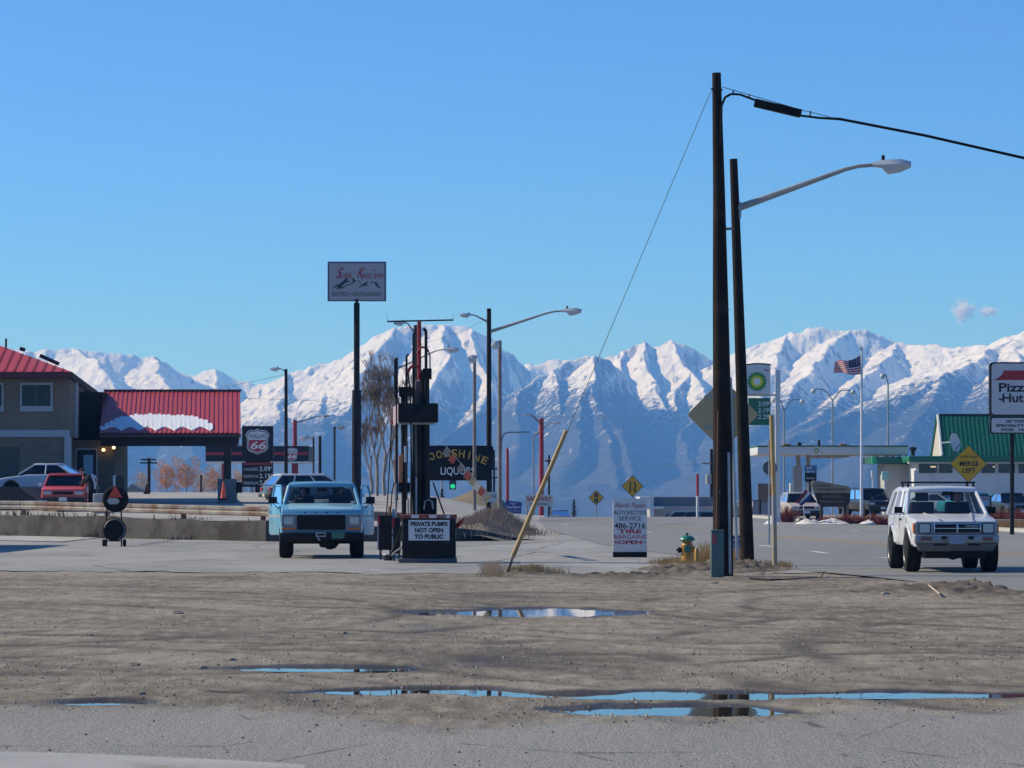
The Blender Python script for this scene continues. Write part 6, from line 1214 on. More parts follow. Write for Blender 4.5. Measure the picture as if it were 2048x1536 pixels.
gs = base_at(985, 150); gsg = thing('small_notice', 'small grey notice board under the liquor sign', 'sign', gs); wp(box_px(MB(), 966, 1000, 984, 1004, 150, 0.05), 'panel', mat('pale_grey_sign', (0.5, 0.5, 0.52), 0.6), gsg); wtext('SALE', 984, 995, 149.98, 5, 'ink_black', gsg, 16); wp(MB().tube([P(983, 1004, 150), P(983, 1012, 150)], 0.04, 6), 'post', 'galvanised', gsg)
# ---- fuel price sign with the sunburst
YB_ = 148; bb = base_at(1555, YB_); bp = thing('price_sign', 'white and green fuel price sign with sunburst emblem on a white post', 'sign', bb); wh = mat('clean_white', (0.60, 0.60, 0.57), 0.5, var=0.05)
wp(MB().box(WX(1551, YB_), WX(1561, YB_), YB_, YB_+0.25, bb.z-.2, WZ(740, YB_)), 'post', wh, bp, bevel=0.01); wp(box_px(MB(), 1494, 1552, 788, 792, YB_+0.05, 0.12), 'arm', wh, bp)
wp(poly_px(MB(), [(1492,788),(1492,731)]+[(1492+49*i/8, 731-2.2*math.sin(math.pi*i/8)) for i in range(9)]+[(1541,731),(1541,788)], YB_-0.15, 0, 0.3), 'emblem_panel', wh, bp); wp(poly_px(MB(), [(1491,731),(1491,728.5)]+[(1491+51*i/8, 728-2.2*math.sin(math.pi*i/8)) for i in range(9)]+[(1542,731)], YB_-0.12, 0, 0.26), 'panel_cap', 'ink_green', bp)
def star(cx, cy, r0, r1, n): return [(cx+(r0 if i % 2 else r1)*math.cos(math.pi*i/n), cy+(r0 if i % 2 else r1)*math.sin(math.pi*i/n)) for i in range(2*n)]
def helios(cx, cy, r, Y, root):
    for i, (k, m, c) in enumerate(((1.0, 'sun_green', (0.01, 0.20, 0.06)), (0.80, 'sun_lime', (0.10, 0.40, 0.03)), (0.62, 'sun_yellow', (0.72, 0.58, 0.02)), (0.38, 'sun_white', (0.75, 0.75, 0.70)))): wp(poly_px(MB(), star(cx, cy, r*k, r*k*0.80, 18), Y-0.012*i, 0, 0.01), 'sunburst', mat(m, c, 0.5, var=0.05), root)
helios(1514, 763, 20.5, YB_-0.17, bp); wtext('bp', 1533, 742, YB_-0.16, 5, 'ink_green', bp, 9)
gp = mat('price_green', (0.012, 0.13, 0.065), 0.5, var=0.06); wp(box_px(MB(), 1497, 1541, 796, 850, YB_-0.1, 0.2), 'price_panel', gp, bp)
for b_, py in (('2.09', 812), ('2.19', 825), ('2.29', 838)): wtext(b_, 1527, py, YB_-0.11, 9, 'ink_white', bp, 21); wtext('9', 1540-1.5, py-5, YB_-0.11, 4, 'ink_white', bp)
# ---- station canopy, store and what stands around them
YS_ = 214; sb_ = base_at(1660, YS_); sca = thing('fuel_canopy', 'white flat fuel canopy with a thin green edge beyond the street', 'canopy', sb_)
wp(MB().box(WX(1515, YS_), WX(1815, YS_), YS_, YS_+9, WZ(910, YS_), WZ(893.5, YS_)), 'fascia', wh, sca, bevel=0.03); wp(MB().box(WX(1514, YS_), WX(1816, YS_), YS_-0.05, YS_+9.05, WZ(893.5, YS_), WZ(891, YS_)), 'green_edge', gp, sca); wp(MB().box(WX(1640, YS_), WX(1700, YS_), YS_+0.5, YS_+7, WZ(914, YS_), WZ(910, YS_)), 'ceiling_panel', mat('soffit_tan', (0.36, 0.32, 0.27), 0.7), sca); helios(1633, 901, 5, YS_-0.03, sca)
for px in (1597, 1617): wp(MB().box(WX(px-4, YS_+2), WX(px+4, YS_+2), YS_+2, YS_+2.4, sb_.z-2, WZ(909, YS_)), 'column', mat('column_tan', (0.36, 0.33, 0.29), 0.7), sca)
for i, (x0, x1, y0, m) in enumerate(((1566, 1582, 887.5, 'faded_orange'), (1596, 1603, 885, 'black_paint'), (1608, 1627, 888.5, 'clean_white'), (1636, 1641, 879, 'dark_metal'), (1680, 1694, 887.5, 'faded_orange'))):
    o = MB().box(WX(x0, YS_+1), WX(x1, YS_+1), YS_+1, YS_+1.5, WZ(891.2, YS_+1), WZ(y0, YS_+1)).build('rooftop_item', m, bevel=0.04); tag(o, ('flat orange bundle at the left end of the fuel canopy roof', 'small black box on the fuel canopy roof', 'flat white bundle on the fuel canopy roof', 'thin dark vent sticking up from the fuel canopy roof', 'flat orange bundle near the flag pole on the canopy roof')[i], 'roof item')
for px in (1755, 1773, 1786, 1800, 1813): wp(MB().box(WX(px-2, YS_+3), WX(px+1, YS_+3), YS_+3, YS_+3.2, WZ(925, YS_+3), WZ(909, YS_)), 'strut', 'dark_metal', sca)
pum = thing('pump_sign', 'blue and black self serve board at the fuel canopy columns', 'sign', base_at(1621, YS_-1)); wp(box_px(MB(), 1610, 1633, 931, 963, YS_-1, 0.2), 'board', blk, pum); wp(box_px(MB(), 1611, 1632, 932, 946, YS_-1.02, 0.02), 'blue_panel', mat('serve_blue', (0.02, 0.14, 0.30), 0.5), pum); wtext('Self', 1618, 938, YS_-1.03, 5.5, 'ink_white', pum, 12); wtext('Serve', 1621, 945, YS_-1.03, 5.5, 'ink_white', pum, 17); wtext('MINI MARKET', 1621, 958, YS_-1.03, 3, 'ink_white', pum, 18)
wp(MB().box(WX(1619, YS_-1), WX(1623, YS_-1), YS_-0.95, YS_-0.8, pum.location.z-.5, WZ(963, YS_)), 'post', 'dark_metal', pum)
for lab, x0, x1, y0, y1, m in (('beige pump cabinet left of the self serve board', 1587, 1604, 932, 985, 'column_tan'), ('small white cabinet at the foot of the left canopy column', 1580, 1589, 966, 980, 'clean_white'), ('small white cabinet at the foot of the right canopy column', 1611, 1618, 966, 980, 'clean_white')):
    q = base_at((x0+x1)/2, YS_+1); cbn = thing('pump_cabinet', lab, 'pump cabinet', q); wp(MB().box(WX(x0, YS_+1), WX(x1, YS_+1), YS_+1, YS_+1.6, q.z, WZ(y0, YS_+1)), 'case', m, cbn, bevel=0.03); wp(MB().box(WX(x0-1, YS_+1), WX(x1+1, YS_+1), YS_+0.9, YS_+1.7, q.z-.3, q.z+0.15), 'plinth', 'grey_paint', cbn)
YX = 206; xb_ = base_at(1930, YX); st = thing('station_store', 'long white store with green fascia and steep green gable roof', 'building', xb_); xl, xrr = WX(1832, YX), WX(2260, YX); zg_ = xb_.z-1
wp(MB().box(xl, xrr, YX, YX+10, zg_, WZ(924, YX)), 'wall', 'white_wall', st); wp(MB().box(WX(1815, YX), xrr+0.5, YX-0.8, YX+10.5, WZ(924, YX-0.8), WZ(912, YX-0.8)), 'fascia', mat('fascia_green', (0.012, 0.15, 0.075), 0.45, var=0.06), st, bevel=0.02); wp(MB().box(WX(1815, YX), xrr, YX-0.7, YX, WZ(927, YX), WZ(924, YX)), 'soffit', wh, st)
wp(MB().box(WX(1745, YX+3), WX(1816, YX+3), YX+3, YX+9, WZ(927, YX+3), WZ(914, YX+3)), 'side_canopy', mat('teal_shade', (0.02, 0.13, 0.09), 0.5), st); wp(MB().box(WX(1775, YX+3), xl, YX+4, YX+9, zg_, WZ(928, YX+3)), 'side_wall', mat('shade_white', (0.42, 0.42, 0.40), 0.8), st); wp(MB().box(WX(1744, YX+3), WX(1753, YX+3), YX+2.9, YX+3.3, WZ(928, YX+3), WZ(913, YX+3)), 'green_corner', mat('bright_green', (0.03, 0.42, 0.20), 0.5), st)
for x0, x1 in ((1837, 1874), (1877, 1905), (1962, 1990), (1996, 2030), (2036, 2070)):
    wn = wp(box_px(MB(), x0, x1, 928, 946, YX-0.06, 0.05), 'window', mat('bronze_glass', (0.035, 0.027, 0.022), 0.12, spec=0.5), st)
    sub(box_px(MB(), x0-0.8, x0+0.6, 927, 947, YX-0.08, 0.06), 'mullion', wh, wn, st)
    if x0 in (1837, 1962): sub(box_px(MB(), x0+24, min(x1, x0+36)-1, 932, 935, YX-0.09, 0.02), 'lit_tube', mat('shop_light', (1, 0.8, 0.5), emit=((1.0, 0.72, 0.40), 0.55)), wn, st)
grn = mat('green_metal_roof', (0.012, 0.13, 0.07), 0.42, var=0.1, scale=1.0); rt0, rt1 = WZ(912, YX), WZ(831, YX+4.0)
rfs = wp(MB().add([(WX(1884, YX), YX+0.2, rt0-0.03), (WX(2300, YX), YX+0.2, rt0-0.03), (WX(2290, YX+4), YX+4, rt1-0.03), (WX(1876, YX+4), YX+4, rt1-0.03)], [(0,1,2,3)]), 'gable_roof', grn, st, fix=False)
for i in range(44):
    x0 = WX(1884, YX)+i*0.30; d = WX(1876, YX+4)-WX(1884, YX)
    sub(MB().add([(x0, YX+0.2, rt0), (x0+0.285, YX+0.2, rt0), (x0+0.285+d, YX+4, rt1), (x0+d, YX+4, rt1), (x0, YX+0.19, rt0+0.06), (x0+0.06, YX+0.19, rt0+0.06), (x0+0.06+d, YX+4, rt1+0.06), (x0+d, YX+4, rt1+0.06)], [(0,1,2,3), (4,5,6,7), (0,4,7,3)]), 'roof_panel', grn, rfs, st, fix=False)
wp(MB().add([(WX(1884, YX), YX+0.2, rt0), (WX(1876, YX+4), YX+4, rt1), (WX(1863, YX+8), YX+7.8, rt0)], [(0,1,2)]), 'gable_end', mat('gable_pink', (0.50, 0.44, 0.38), 0.8), st, fix=False)
wp(MB().tube([(WX(1884, YX), YX+0.1, rt0), (WX(1875.5, YX+4), YX+4, rt1+0.04)], 0.10, 6), 'rake_trim', wh, st); wp(MB().tube([(WX(1862, YX+8), YX+7.8, rt0), (WX(1874.5, YX+4), YX+4, rt1+0.04)], 0.10, 6), 'rake_trim', grn, st)
wp(MB().add([(WX(1863, YX+8), YX+7.8, rt0), (WX(2290, YX+8), YX+7.8, rt0), (WX(2290, YX+4), YX+4, rt1), (WX(1876, YX+4), YX+4, rt1)], [(0,1,2,3)]), 'rear_slope', grn, st, fix=False); wp(MB().tube([(WX(1876, YX+4), YX+4, rt1+0.05), (WX(2290, YX+4), YX+4, rt1+0.05)], 0.08, 6), 'ridge_cap', 'dark_metal', st)
wp(MB().lathe([(0.14,0),(0.14,0.35),(0.26,0.42),(0.26,0.55),(0.1,0.62)], P(1826, 911.5, YX+1), 12), 'roof_vent', 'black_paint', st, smooth=True)
dish = thing('satellite_dish', 'white satellite dish on the green roof of the store', 'satellite dish', P(1910, 912, YX-0.2)); dm = MB().lathe([(0.0,0.12),(0.25,0.10),(0.45,0.03),(0.52,-0.03),(0.50,-0.05),(0.43,0.0),(0.24,0.06),(0.0,0.08)], (0,0,0), 22, 'Y').build('reflector', wh, dish, smooth=True); dm.location = P(1910, 885, YX-0.5)-dish.location; dm.scale = (0.95, 1, 1.25); dm.rotation_euler = (R(-12), 0, R(38))
wp(MB().tube([P(1906, 914, YX-0.2), P(1911, 893, YX-0.3)], 0.05, 8), 'mount', 'dark_metal', dish); wp(MB().tube([P(1911, 900, YX-0.5), P(1920, 888, YX-1.0)], 0.03, 6), 'feed_arm', 'dark_metal', dish); wp(MB().tube([P(1884, 886, YX), P(1903, 884, YX-0.3)], 0.05, 6), 'stay', wh, dish)
# wall fittings by the store
for lab, x0, x1, y0, y1, Y, m in (('white hanging box sign left of the store', 1743, 1750, 941, 956, 205, 'clean_white'), ('white machine with a pale green top left of the store', 1764, 1777, 943, 960, 204, mat('pale_mint', (0.40, 0.62, 0.50), 0.5)), ('tall white column beside the store corner', 1828, 1836, 940, 985, 203, 'clean_white')):
    q = base_at((x0+x1)/2, Y); o = thing('store_fitting', lab, 'fitting', q); wp(box_px(MB(), x0, x1, y0, y1, Y, 0.3), 'case', m, o, bevel=0.02); wp(MB().box(WX((x0+x1)/2-1.5, Y), WX((x0+x1)/2+1.5, Y), Y+0.1, Y+0.3, q.z-.3, WZ(y1, Y)), 'stand', wh, o)
# flag
YF = 168; fb = base_at(1723, YF); fl = thing('flag_pole', 'white flag pole flying a striped national flag with blue canton', 'flag pole', fb); wp(MB().tube([fb-Vector((0,0,.2)), P(1723.5, 700, YF)], [0.095, 0.06], 12), 'pole', mat('pole_white', (0.62, 0.64, 0.67), 0.4), fl, smooth=True); wp(MB().lathe([(0.0,-0.12),(0.10,-0.06),(0.12,0.0),(0.10,0.06),(0.0,0.12)], P(1722, 697, YF), 12), 'finial', 'chrome', fl, smooth=True)
W_, H_ = 26, 13; vs = []
for j in range(H_+1):
    for i in range(W_+1):
        u, v = i/W_, j/H_; x = 1721-52*u+1.5*math.sin(u*9+v*2); top = 710+(728-710)*u**0.8+6*math.sin(u*5.5)*u; bot = 748+2.0*math.sin(u*6)-1*u; y = top+(bot-top)*v
        vs.append(P(x, y, YF+0.35*math.sin(u*8+v*1.5)*u))
me = bpy.data.meshes.new('flag_cloth'); me.from_pydata([tuple(v-fl.location) for v in vs], [], [(j*(W_+1)+i, j*(W_+1)+i+1, (j+1)*(W_+1)+i+1, (j+1)*(W_+1)+i) for j in range(H_) for i in range(W_)])
for m in (mat('flag_stripe_red', (0.42, 0.03, 0.05), 0.8), mat('flag_stripe_white', (0.62, 0.58, 0.58), 0.8), mat('flag_canton', (0.02, 0.025, 0.09), 0.8)): me.materials.append(m)
for k, p in enumerate(me.polygons): j, i = divmod(k, W_); p.material_index = 2 if (j < 7 and i < 11) else (0 if j % 2 == 0 else 1)
fo = bpy.data.objects.new('flag', me); COL.objects.link(fo); fo.parent = fl
mb = MB()
for r_ in range(5):
    for c_ in range(5): p = vs[(1+r_)*(W_+1)+1+2*c_]; mb.lathe([(0.0,-0.03),(0.020,-0.02),(0.0,-0.01)], p+Vector((0.02,-0.02,0)), 5, 'Y')
so_ = wp(mb, 'stars', 'ink_white', fl)
# ranger station sign, open flag
YR = 158; rb_ = base_at(1665, YR); rg = thing('ranger_station_sign', 'brown wooden ranger station sign with a slanted top', 'sign', rb_); tan = mat('sign_tan', (0.28, 0.23, 0.155), 0.8, var=0.1); brn = mat('sign_brown', (0.045, 0.034, 0.024), 0.8, var=0.15)
wp(poly_px(MB(), [(1626,982),(1622,966),(1627,961),(1640,962),(1665,967),(1698,973),(1701,977),(1701,985),(1700,986),(1628,986)], YR, 0, 0.15), 'upper_board', tan, rg, bevel=0.01); wp(poly_px(MB(), [(1629,986),(1701,986),(1700,1004),(1694,1013),(1644,1014),(1636,1008)], YR+0.02, 0, 0.15), 'lower_board', brn, rg, bevel=0.01)
wtext('Leadville', 1645, 973, YR-0.01, 4.5, 'ink_black', rg, 32); wtext('RANGER STATION', 1664, 981.5, YR-0.01, 5, 'ink_black', rg, 56); wtext('SAN ISABEL', 1664, 996, YR+0.01, 5.5, 'sign_tan', rg, 40); wtext('National Forest', 1664, 1005, YR+0.01, 5.5, 'sign_tan', rg, 48)
for px in (1643, 1690): wp(MB().tube([P(px, 1012, YR+.1), Vector((WX(px, YR), YR+.1, rb_.z-.2))], 0.09, 8), 'post', brn, rg)
ofb = base_at(1610, 155); of = thing('open_flag', 'red white and blue open flag tilted in front of the cream car', 'flag', ofb); wp(MB().tube([ofb, P(1607, 1015, 155), P(1614, 977, 155)], 0.02, 6), 'staff', 'sign_white', of)
for k, m in enumerate(('flag_stripe_red', 'clean_white', mat('flag_navy', (0.03, 0.035, 0.16), 0.8))):
    q = [(1612+k*3.6, 978+k*5.4), (1615.6+k*3.6, 983.4+k*5.4), (1596+k*3.6, 1007+k*2.6), (1591+k*3.6, 1004+k*2.6)]; mb = MB(); mb.quad(*[P(a, b, 154.9) for a, b in q]); mb.quad(*[P(a, b, 154.92) for a, b in q]); wp(mb, 'flag_band', m, of, fix=False)
o = wtext('OPEN', 0, 0, 154.88, 9, 'ink_black', of, 26); o.location = P(1606, 998, 154.87)-of.location; o.rotation_euler = (0, R(-50), 0)
# pizza sign
YZ = 112; zb = base_at(2024, YZ); pz_ = thing('restaurant_sign', 'white rounded restaurant sign with a red roof emblem, cut by the frame', 'sign', zb); zx = WX(2042, YZ)
def rr_px(x0, x1, y0, y1, r, Y): return rrect(WX(x0, Y), WX(x1, Y), WZ(y1, Y), WZ(y0, Y), r)
wp(MB().prism(rr_px(1980, 2104, 724, 831, 0.14, YZ), 'Y', YZ, YZ+0.35), 'cabinet', 'black_paint', pz_); wp(MB().prism(rr_px(1983, 2101, 727, 829, 0.12, YZ), 'Y', YZ-0.01, YZ), 'face', mat('warm_white', (0.55, 0.53, 0.53), 0.5, var=0.04), pz_); wp(MB().prism(rr_px(1980, 2104, 833, 867, 0.10, YZ), 'Y', YZ, YZ+0.25), 'message_cabinet', 'black_paint', pz_); wp(MB().prism(rr_px(1983, 2101, 836, 865, 0.08, YZ), 'Y', YZ-0.01, YZ), 'message_face', 'warm_white', pz_)
wp(poly_px(MB(), [(1986,760),(1996,756),(2004,750),(2008,741),(2052,741),(2056,750),(2064,756),(2090,758),(2090,760)], YZ-0.02, 0, 0.008), 'roof_emblem', mat('emblem_red', (0.36, 0.02, 0.02), 0.5), pz_)
wtext('Pizza', 2029, 783, YZ-0.02, 17, 'ink_black', pz_, 64, bold=0.010); wtext('Hut', 2025, 804, YZ-0.02, 17, 'ink_black', pz_, 42, bold=0.010); wp(poly_px(MB(), [(1997,796),(2001,798),(2008,795),(2008,797),(2002,801),(1997,799)], YZ-0.02, 0, 0.008), 'swash', 'ink_black', pz_)
for b_, py, px, w in (('GET TWO', 845, 2030, 36), ('SPECIALTY PIZZAS', 853.5, 2040, 96), ('FOR  16.99', 862, 2034, 62)): wtext(b_, px, py, YZ-0.02, 5, 'ink_black', pz_, w, bold=0.003)
wp(MB().tube([zb-Vector((0,0,.2)), P(2024, 868, YZ+.15)], 0.085, 12), 'pole', 'black_paint', pz_, smooth=True)
lw = thing('low_wall', 'low concrete retaining wall at the right edge under the restaurant sign', 'wall', Vector((WX(2020, 126), 126, 0.155))); wp(MB().box(WX(1988, 126), WX(2300, 126), 126, 126.4, -0.05, WZ(1039, 126)), 'wall_face', conc, lw, bevel=0.02)
# ---- low white building beyond the crest
YV = 265; vb = Vector((WX(1360, YV), YV, -1.6)); vw = thing('low_white_building', 'low flat-roofed white building half hidden beyond the street crest', 'building', vb); gpan = mat('grey_panel', (0.14, 0.16, 0.18), 0.7, var=0.1)
def vbx(nm, x0, x1, y0, y1, d0, d1, m): wp(MB().box(WX(x0, YV), WX(x1, YV), YV+d0, YV+d1, (vb.z-1 if y1 is None else WZ(y1, YV)), WZ(y0, YV)), nm, m, vw)
vbx('wall', 1300, 1560, 1012, None, 0, 8, mat('taupe_wall', (0.40, 0.37, 0.35), 0.85)); vbx('roof_panel', 1306, 1428, 994, 1012, 0.3, 8, gpan); vbx('sign_band', 1279, 1307, 993.5, 999, -0.6, 8, 'white_wall'); vbx('sign_post', 1298, 1307, 999, 1014, -0.5, 0.3, 'white_wall'); vbx('porch_roof', 1291, 1327, 1013, 1018, -0.8, 0.6, 'white_wall'); vbx('porch_post', 1299, 1307, 1018, None, -0.7, -0.3, 'white_wall'); vbx('window', 1409, 1421, 1025, 1030, -0.03, 0.05, 'night_glass')
vbx('white_bay', 1428, 1487, 1002, 1014, -0.3, 6, 'white_wall'); vbx('grey_bay', 1505, 1562, 1002, None, -0.6, 6, mat('violet_grey', (0.26, 0.26, 0.30), 0.8)); vbx('bay_cap', 1504, 1563, 1000.5, 1002, -0.7, 6, 'dark_metal')
for x in (1410, 1412): wp(MB().tube([P(x, 1012, YV+1), P(x-0.5, 1001, YV+1), P(x+1.5, 998, YV+1)], 0.06, 6), 'vent_pipe', 'dark_metal', vw)
bbk = thing('weathered_billboard', 'weathered brown timber board above the low building', 'billboard', Vector((WX(1536, 262), 262, -1.5))); wp(box_px(MB(), 1516, 1557, 967, 1000, 262, 0.2), 'panel', mat('brown_boards', (0.19, 0.12, 0.085), 0.9, var=0.35, scale=2), bbk)
for px in (1520, 1553): wp(MB().tube([P(px, 1000, 262.1), Vector((WX(px, 262), 262.1, -2))], 0.1, 6), 'leg', 'weathered_wood', bbk)
# ---- vehicles beyond
SUVd = spec(SED, L=4.6, W=1.85, r=0.36, sill=0.42, beltz=1.0, front=[(0.0, 0.85), (0.06, 0.92), (0.6, 0.98), (1.2, 1.02)], rear=[(1.3, 1.03), (4.5, 1.02), (4.6, 0.9)], gh=dict(y=(1.15, 1.8, 4.2, 4.5), z=1.62, zb=1.03, ht=0.80, post=0.045, th=0.08, pillars=[0.35, 0.68]), lampz=0.78)
make_car('receding_car', 'small dark blue car driving away over the street crest', (WX(1120, 240), 240, WZ(1019, 240)-1.42), R(180), spec(SED, paint=car_paint('slate_blue_paint', (0.10, 0.17, 0.25)), glass='dark_glass'))
make_car('parked_van', 'long dark teal van parked beyond the crest', (WX(1310, 250), 250, WZ(1022, 250)-1.72), R(-90), spec(SUVd, L=5.2, axles=(0.95, 4.1), rear=[(1.3, 1.03), (5.1, 1.02), (5.2, 0.9)], gh=dict(y=(0.9, 1.6, 4.9, 5.15), z=1.62, zb=1.03, ht=0.82, post=0.045, th=0.08, pillars=[0.3, 0.65]), paint=car_paint('teal_van_paint', (0.05, 0.12, 0.16))))
make_car('parked_car', 'dark car parked left of the teal van beyond the crest', (WX(1292, 256), 256, WZ(1026, 256)-1.40), R(-96), spec(SED, paint=car_paint('black_car_paint', (0.03, 0.03, 0.035))))
make_car('parked_sedan', 'cream old car behind the tilted open flag', (WX(1610, 164), 163, 0.16), R(6), spec(SED, W=1.85, r=0.30, paint=car_paint('cream_paint', (0.52, 0.43, 0.36)), sill=0.28, gh=dict(y=(1.25, 1.9, 3.3, 4.0), z=1.38, zb=0.92, ht=0.72, post=0.04, th=0.06, pillars=[0.5])))
make_car('parked_utility_car', 'black sport utility car with bright headlights near the flag pole', (WX(1765, 178), 178, 0.16), R(14), spec(SUVd, paint=car_paint('black_suv_paint', (0.02, 0.022, 0.028))))
make_car('parked_jeep', 'dark boxy car behind the ranger station sign', (WX(1716, 190), 190, 0.2), R(0), spec(SUVd, W=1.7, paint=car_paint('olive_dark_paint', (0.035, 0.03, 0.02))))
make_car('parked_car', 'white car parked below the store windows', (WX(1975, 180), 186, 0.16), R(60), spec(SED, paint=car_paint('white_car_paint', (0.6, 0.6, 0.6))))
make_car('parked_car', 'teal car parked beside the restaurant sign pole', (WX(2012, 172), 173, 0.18), R(35), spec(SED, paint=car_paint('turquoise_paint', (0.03, 0.32, 0.33))))
make_car('parked_car', 'black car at the far right edge of the photograph', (WX(2052, 164), 165, 0.18), R(8), spec(SED, paint=car_paint('charcoal_paint', (0.025, 0.027, 0.03))))
bsb = base_at(1968, 150); bsg = thing('blue_board', 'small blue standing board with red script behind the white truck', 'sign', bsb); wp(box_px(MB(), 1953, 1983, 991, 1014, 150, 0.06), 'frame', 'dark_metal', bsg); wp(box_px(MB(), 1955, 1979, 993, 1012, 149.98, 0.02), 'panel', mat('pale_blue_board', (0.20, 0.36, 0.48), 0.6), bsg); wtext('Open', 1967, 1000, 149.96, 6, 'ink_red', bsg, 18, shear=0.3)
wp(MB().box(WX(1960, 150), WX(1975, 150), 150.05, 150.1, bsb.z, WZ(1014, 150)), 'leg', 'dark_metal', bsg)
# ================================================================== PLANTS, STONES, SMALL THINGS
rnd = random.Random(11)
twigm = mat('grey_twigs', (0.21, 0.165, 0.13), 0.95, var=0.25, scale=1.5, spec=0.1); barkm = mat('aspen_bark', (0.30, 0.27, 0.23), 0.9, var=0.35, scale=2.5, spec=0.1)
for i, (px, Y, H, lab) in enumerate(((754, 172, 8.4, 'leafless grey tree left of the hose mast, thick pale trunk'), (769, 175, 8.8, 'leafless grey tree right behind the hose mast'), (742, 182, 5.4, 'smaller leafless tree beside the inn sign pole'), (790, 188, 8.0, 'leafless tree hidden mostly by the pump pipes'))):
    b = base_at(px, Y); tr, tw = bare_tree(rnd, b-Vector((0,0,.2)), H, 0.54, 8, 0.11, 0.009); t_ = thing('bare_tree', lab, 'tree', b, 0, 'bare trees by the street')
    wp(tr, 'trunk', barkm, t_, smooth=True, fix=False); wp(tw, 'crown', twigm, t_, fix=False)
leafm = mat('autumn_leaves', (0.58, 0.26, 0.05), 0.8, var=0.3, scale=0.6); leafm2 = mat('autumn_leaves_pale', (0.52, 0.30, 0.10), 0.8, var=0.3, scale=0.6)
for i, (px, Y, top, wpx, n, m, lab) in enumerate(((283, 300, 945, 20, 260, leafm2, 'thin pale orange tree at the left under the canopy'), (333, 305, 929, 26, 700, leafm, 'bright orange autumn tree right of the utility pole'), (372, 310, 929, 30, 800, leafm, 'broad orange autumn tree in the middle under the canopy'), (405, 300, 945, 20, 300, leafm2, 'sparse pale orange tree behind the small far pole'), (428, 312, 940, 22, 520, leafm, 'orange autumn tree left of the canopy column'), (478, 306, 945, 18, 380, leafm2, 'pale orange tree behind the price sign'), (525, 320, 968, 24, 260, leafm2, 'low orange tree below the price board'))):
    X = WX(px, Y); zb0 = -0.6; zt0 = WZ(top, Y); b = Vector((X, Y, zb0)); t_ = thing('autumn_tree', lab, 'tree', b, 0, 'autumn trees beyond the lot'); tm = MB(); s = Y/FPX; lf = MB()
    tm.tube([b, b+Vector((0.05,0,(zt0-zb0)*0.4)), b+Vector((0,0,(zt0-zb0)*0.95))], [0.10, 0.07, 0.02], 6)
    for k in range(9):
        f = 0.3+0.07*k; a = k*2.4; p = b+Vector((0,0,(zt0-zb0)*f)); e = p+Vector((math.cos(a)*wpx*s*0.7, math.sin(a)*0.8, (zt0-zb0)*0.2)); tm.tube([p, e], [0.03, 0.01], 4); leaf_cloud(rnd, lf, e, (wpx*s*0.38, 0.5, (zt0-zb0)*0.13), n//4, 0.06)
    leaf_cloud(rnd, lf, b+Vector((0,0,(zt0-zb0)*0.76)), (wpx*s*0.6, 0.8, (zt0-zb0)*0.25), n*2, 0.06)
    wp(tm, 'trunk', barkm, t_, fix=False); wp(lf, 'crown', m, t_, fix=False)
conm = mat('conifer_needles', (0.018, 0.032, 0.020), 0.9, var=0.3)
for px, Y, top, base_row, lab in ((884, 205, 978, 1010, 'small dark conifer right of the hose mast'), (1148, 236, 999, 1040, 'small dark conifer beside the far dark blue car')):
    b = P(px, base_row, Y); H = WZ(top, Y)-b.z; t_ = thing('conifer_tree', lab, 'tree', b, 0, 'small conifers'); wp(MB().tube([b-Vector((0,0,.5)), b+Vector((0,0,H*0.9))], [0.08, 0.02], 6), 'trunk', 'weathered_wood', t_); lf = MB()
    for k in range(240):
        f = rnd.random()**0.8; rr_ = (1-f)*H*0.28*rnd.uniform(0.3, 1.0); a = rnd.uniform(0, 6.28); p = b+Vector((math.cos(a)*rr_, math.sin(a)*rr_, f*H)); d = Vector((math.cos(a), math.sin(a), -0.3))*0.16; s_2 = Vector((-math.sin(a), math.cos(a), 0))*0.06; lf.quad(p-d*0.5-s_2, p-d*0.5+s_2, p+d)
    wp(lf, 'crown', conm, t_, fix=False)
# small far house
hb2 = Vector((WX(272, 290), 290, -0.4)); hs = thing('small_house', 'small grey gabled house seen low under the canopy', 'building', hb2); wp(MB().box(WX(254, 290), WX(290, 290), 290, 294, -0.6, WZ(980, 290)), 'wall', mat('house_grey', (0.24, 0.25, 0.26), 0.8), hs); wp(poly_px(MB(), [(252, 981), (262, 968), (292, 982)], 289.8, 0, 4.5), 'roof', mat('house_roof', (0.16, 0.18, 0.18), 0.8), hs)
# weedy mound at the end of the wall and the grassy rise behind
xm = np.linspace(-4.2, 2.4, 60); ym = np.linspace(98, 128, 70)
def mound_z(X, Y):
    h = 0.72*np.exp(-((X+0.45)/1.25)**2-((Y-114)/6.5)**2)+0.42*np.exp(-((X+1.0)/1.5)**2-((Y-101.5)/2.6)**2); return upper_z(X, np.maximum(Y, wall_y(X)+0.01))-0.25+h+0.07*fbm(X*1.6, Y*0.8, 4, 101)*np.clip(h*3, 0, 1)
grid_mesh('weedy_mound', xm, ym, mound_z, mat('mound_soil', (0.20, 0.155, 0.11), 0.95, var=0.35, scale=1.2, dirt=(0.10, 0.085, 0.065), dscale=0.7, damt=0.4, bump=0.5, bscale=5))
xm2 = np.linspace(-9, 0.5, 40); ym2 = np.linspace(180, 260, 40); grid_mesh('grassy_rise', xm2, ym2, lambda X, Y: upper_z(X, Y)-0.3+1.5*np.exp(-((X+1.9)/1.9)**2-((Y-215)/18)**2), mat('rise_grass', (0.17, 0.13, 0.06), 0.95, var=0.3, scale=0.7))
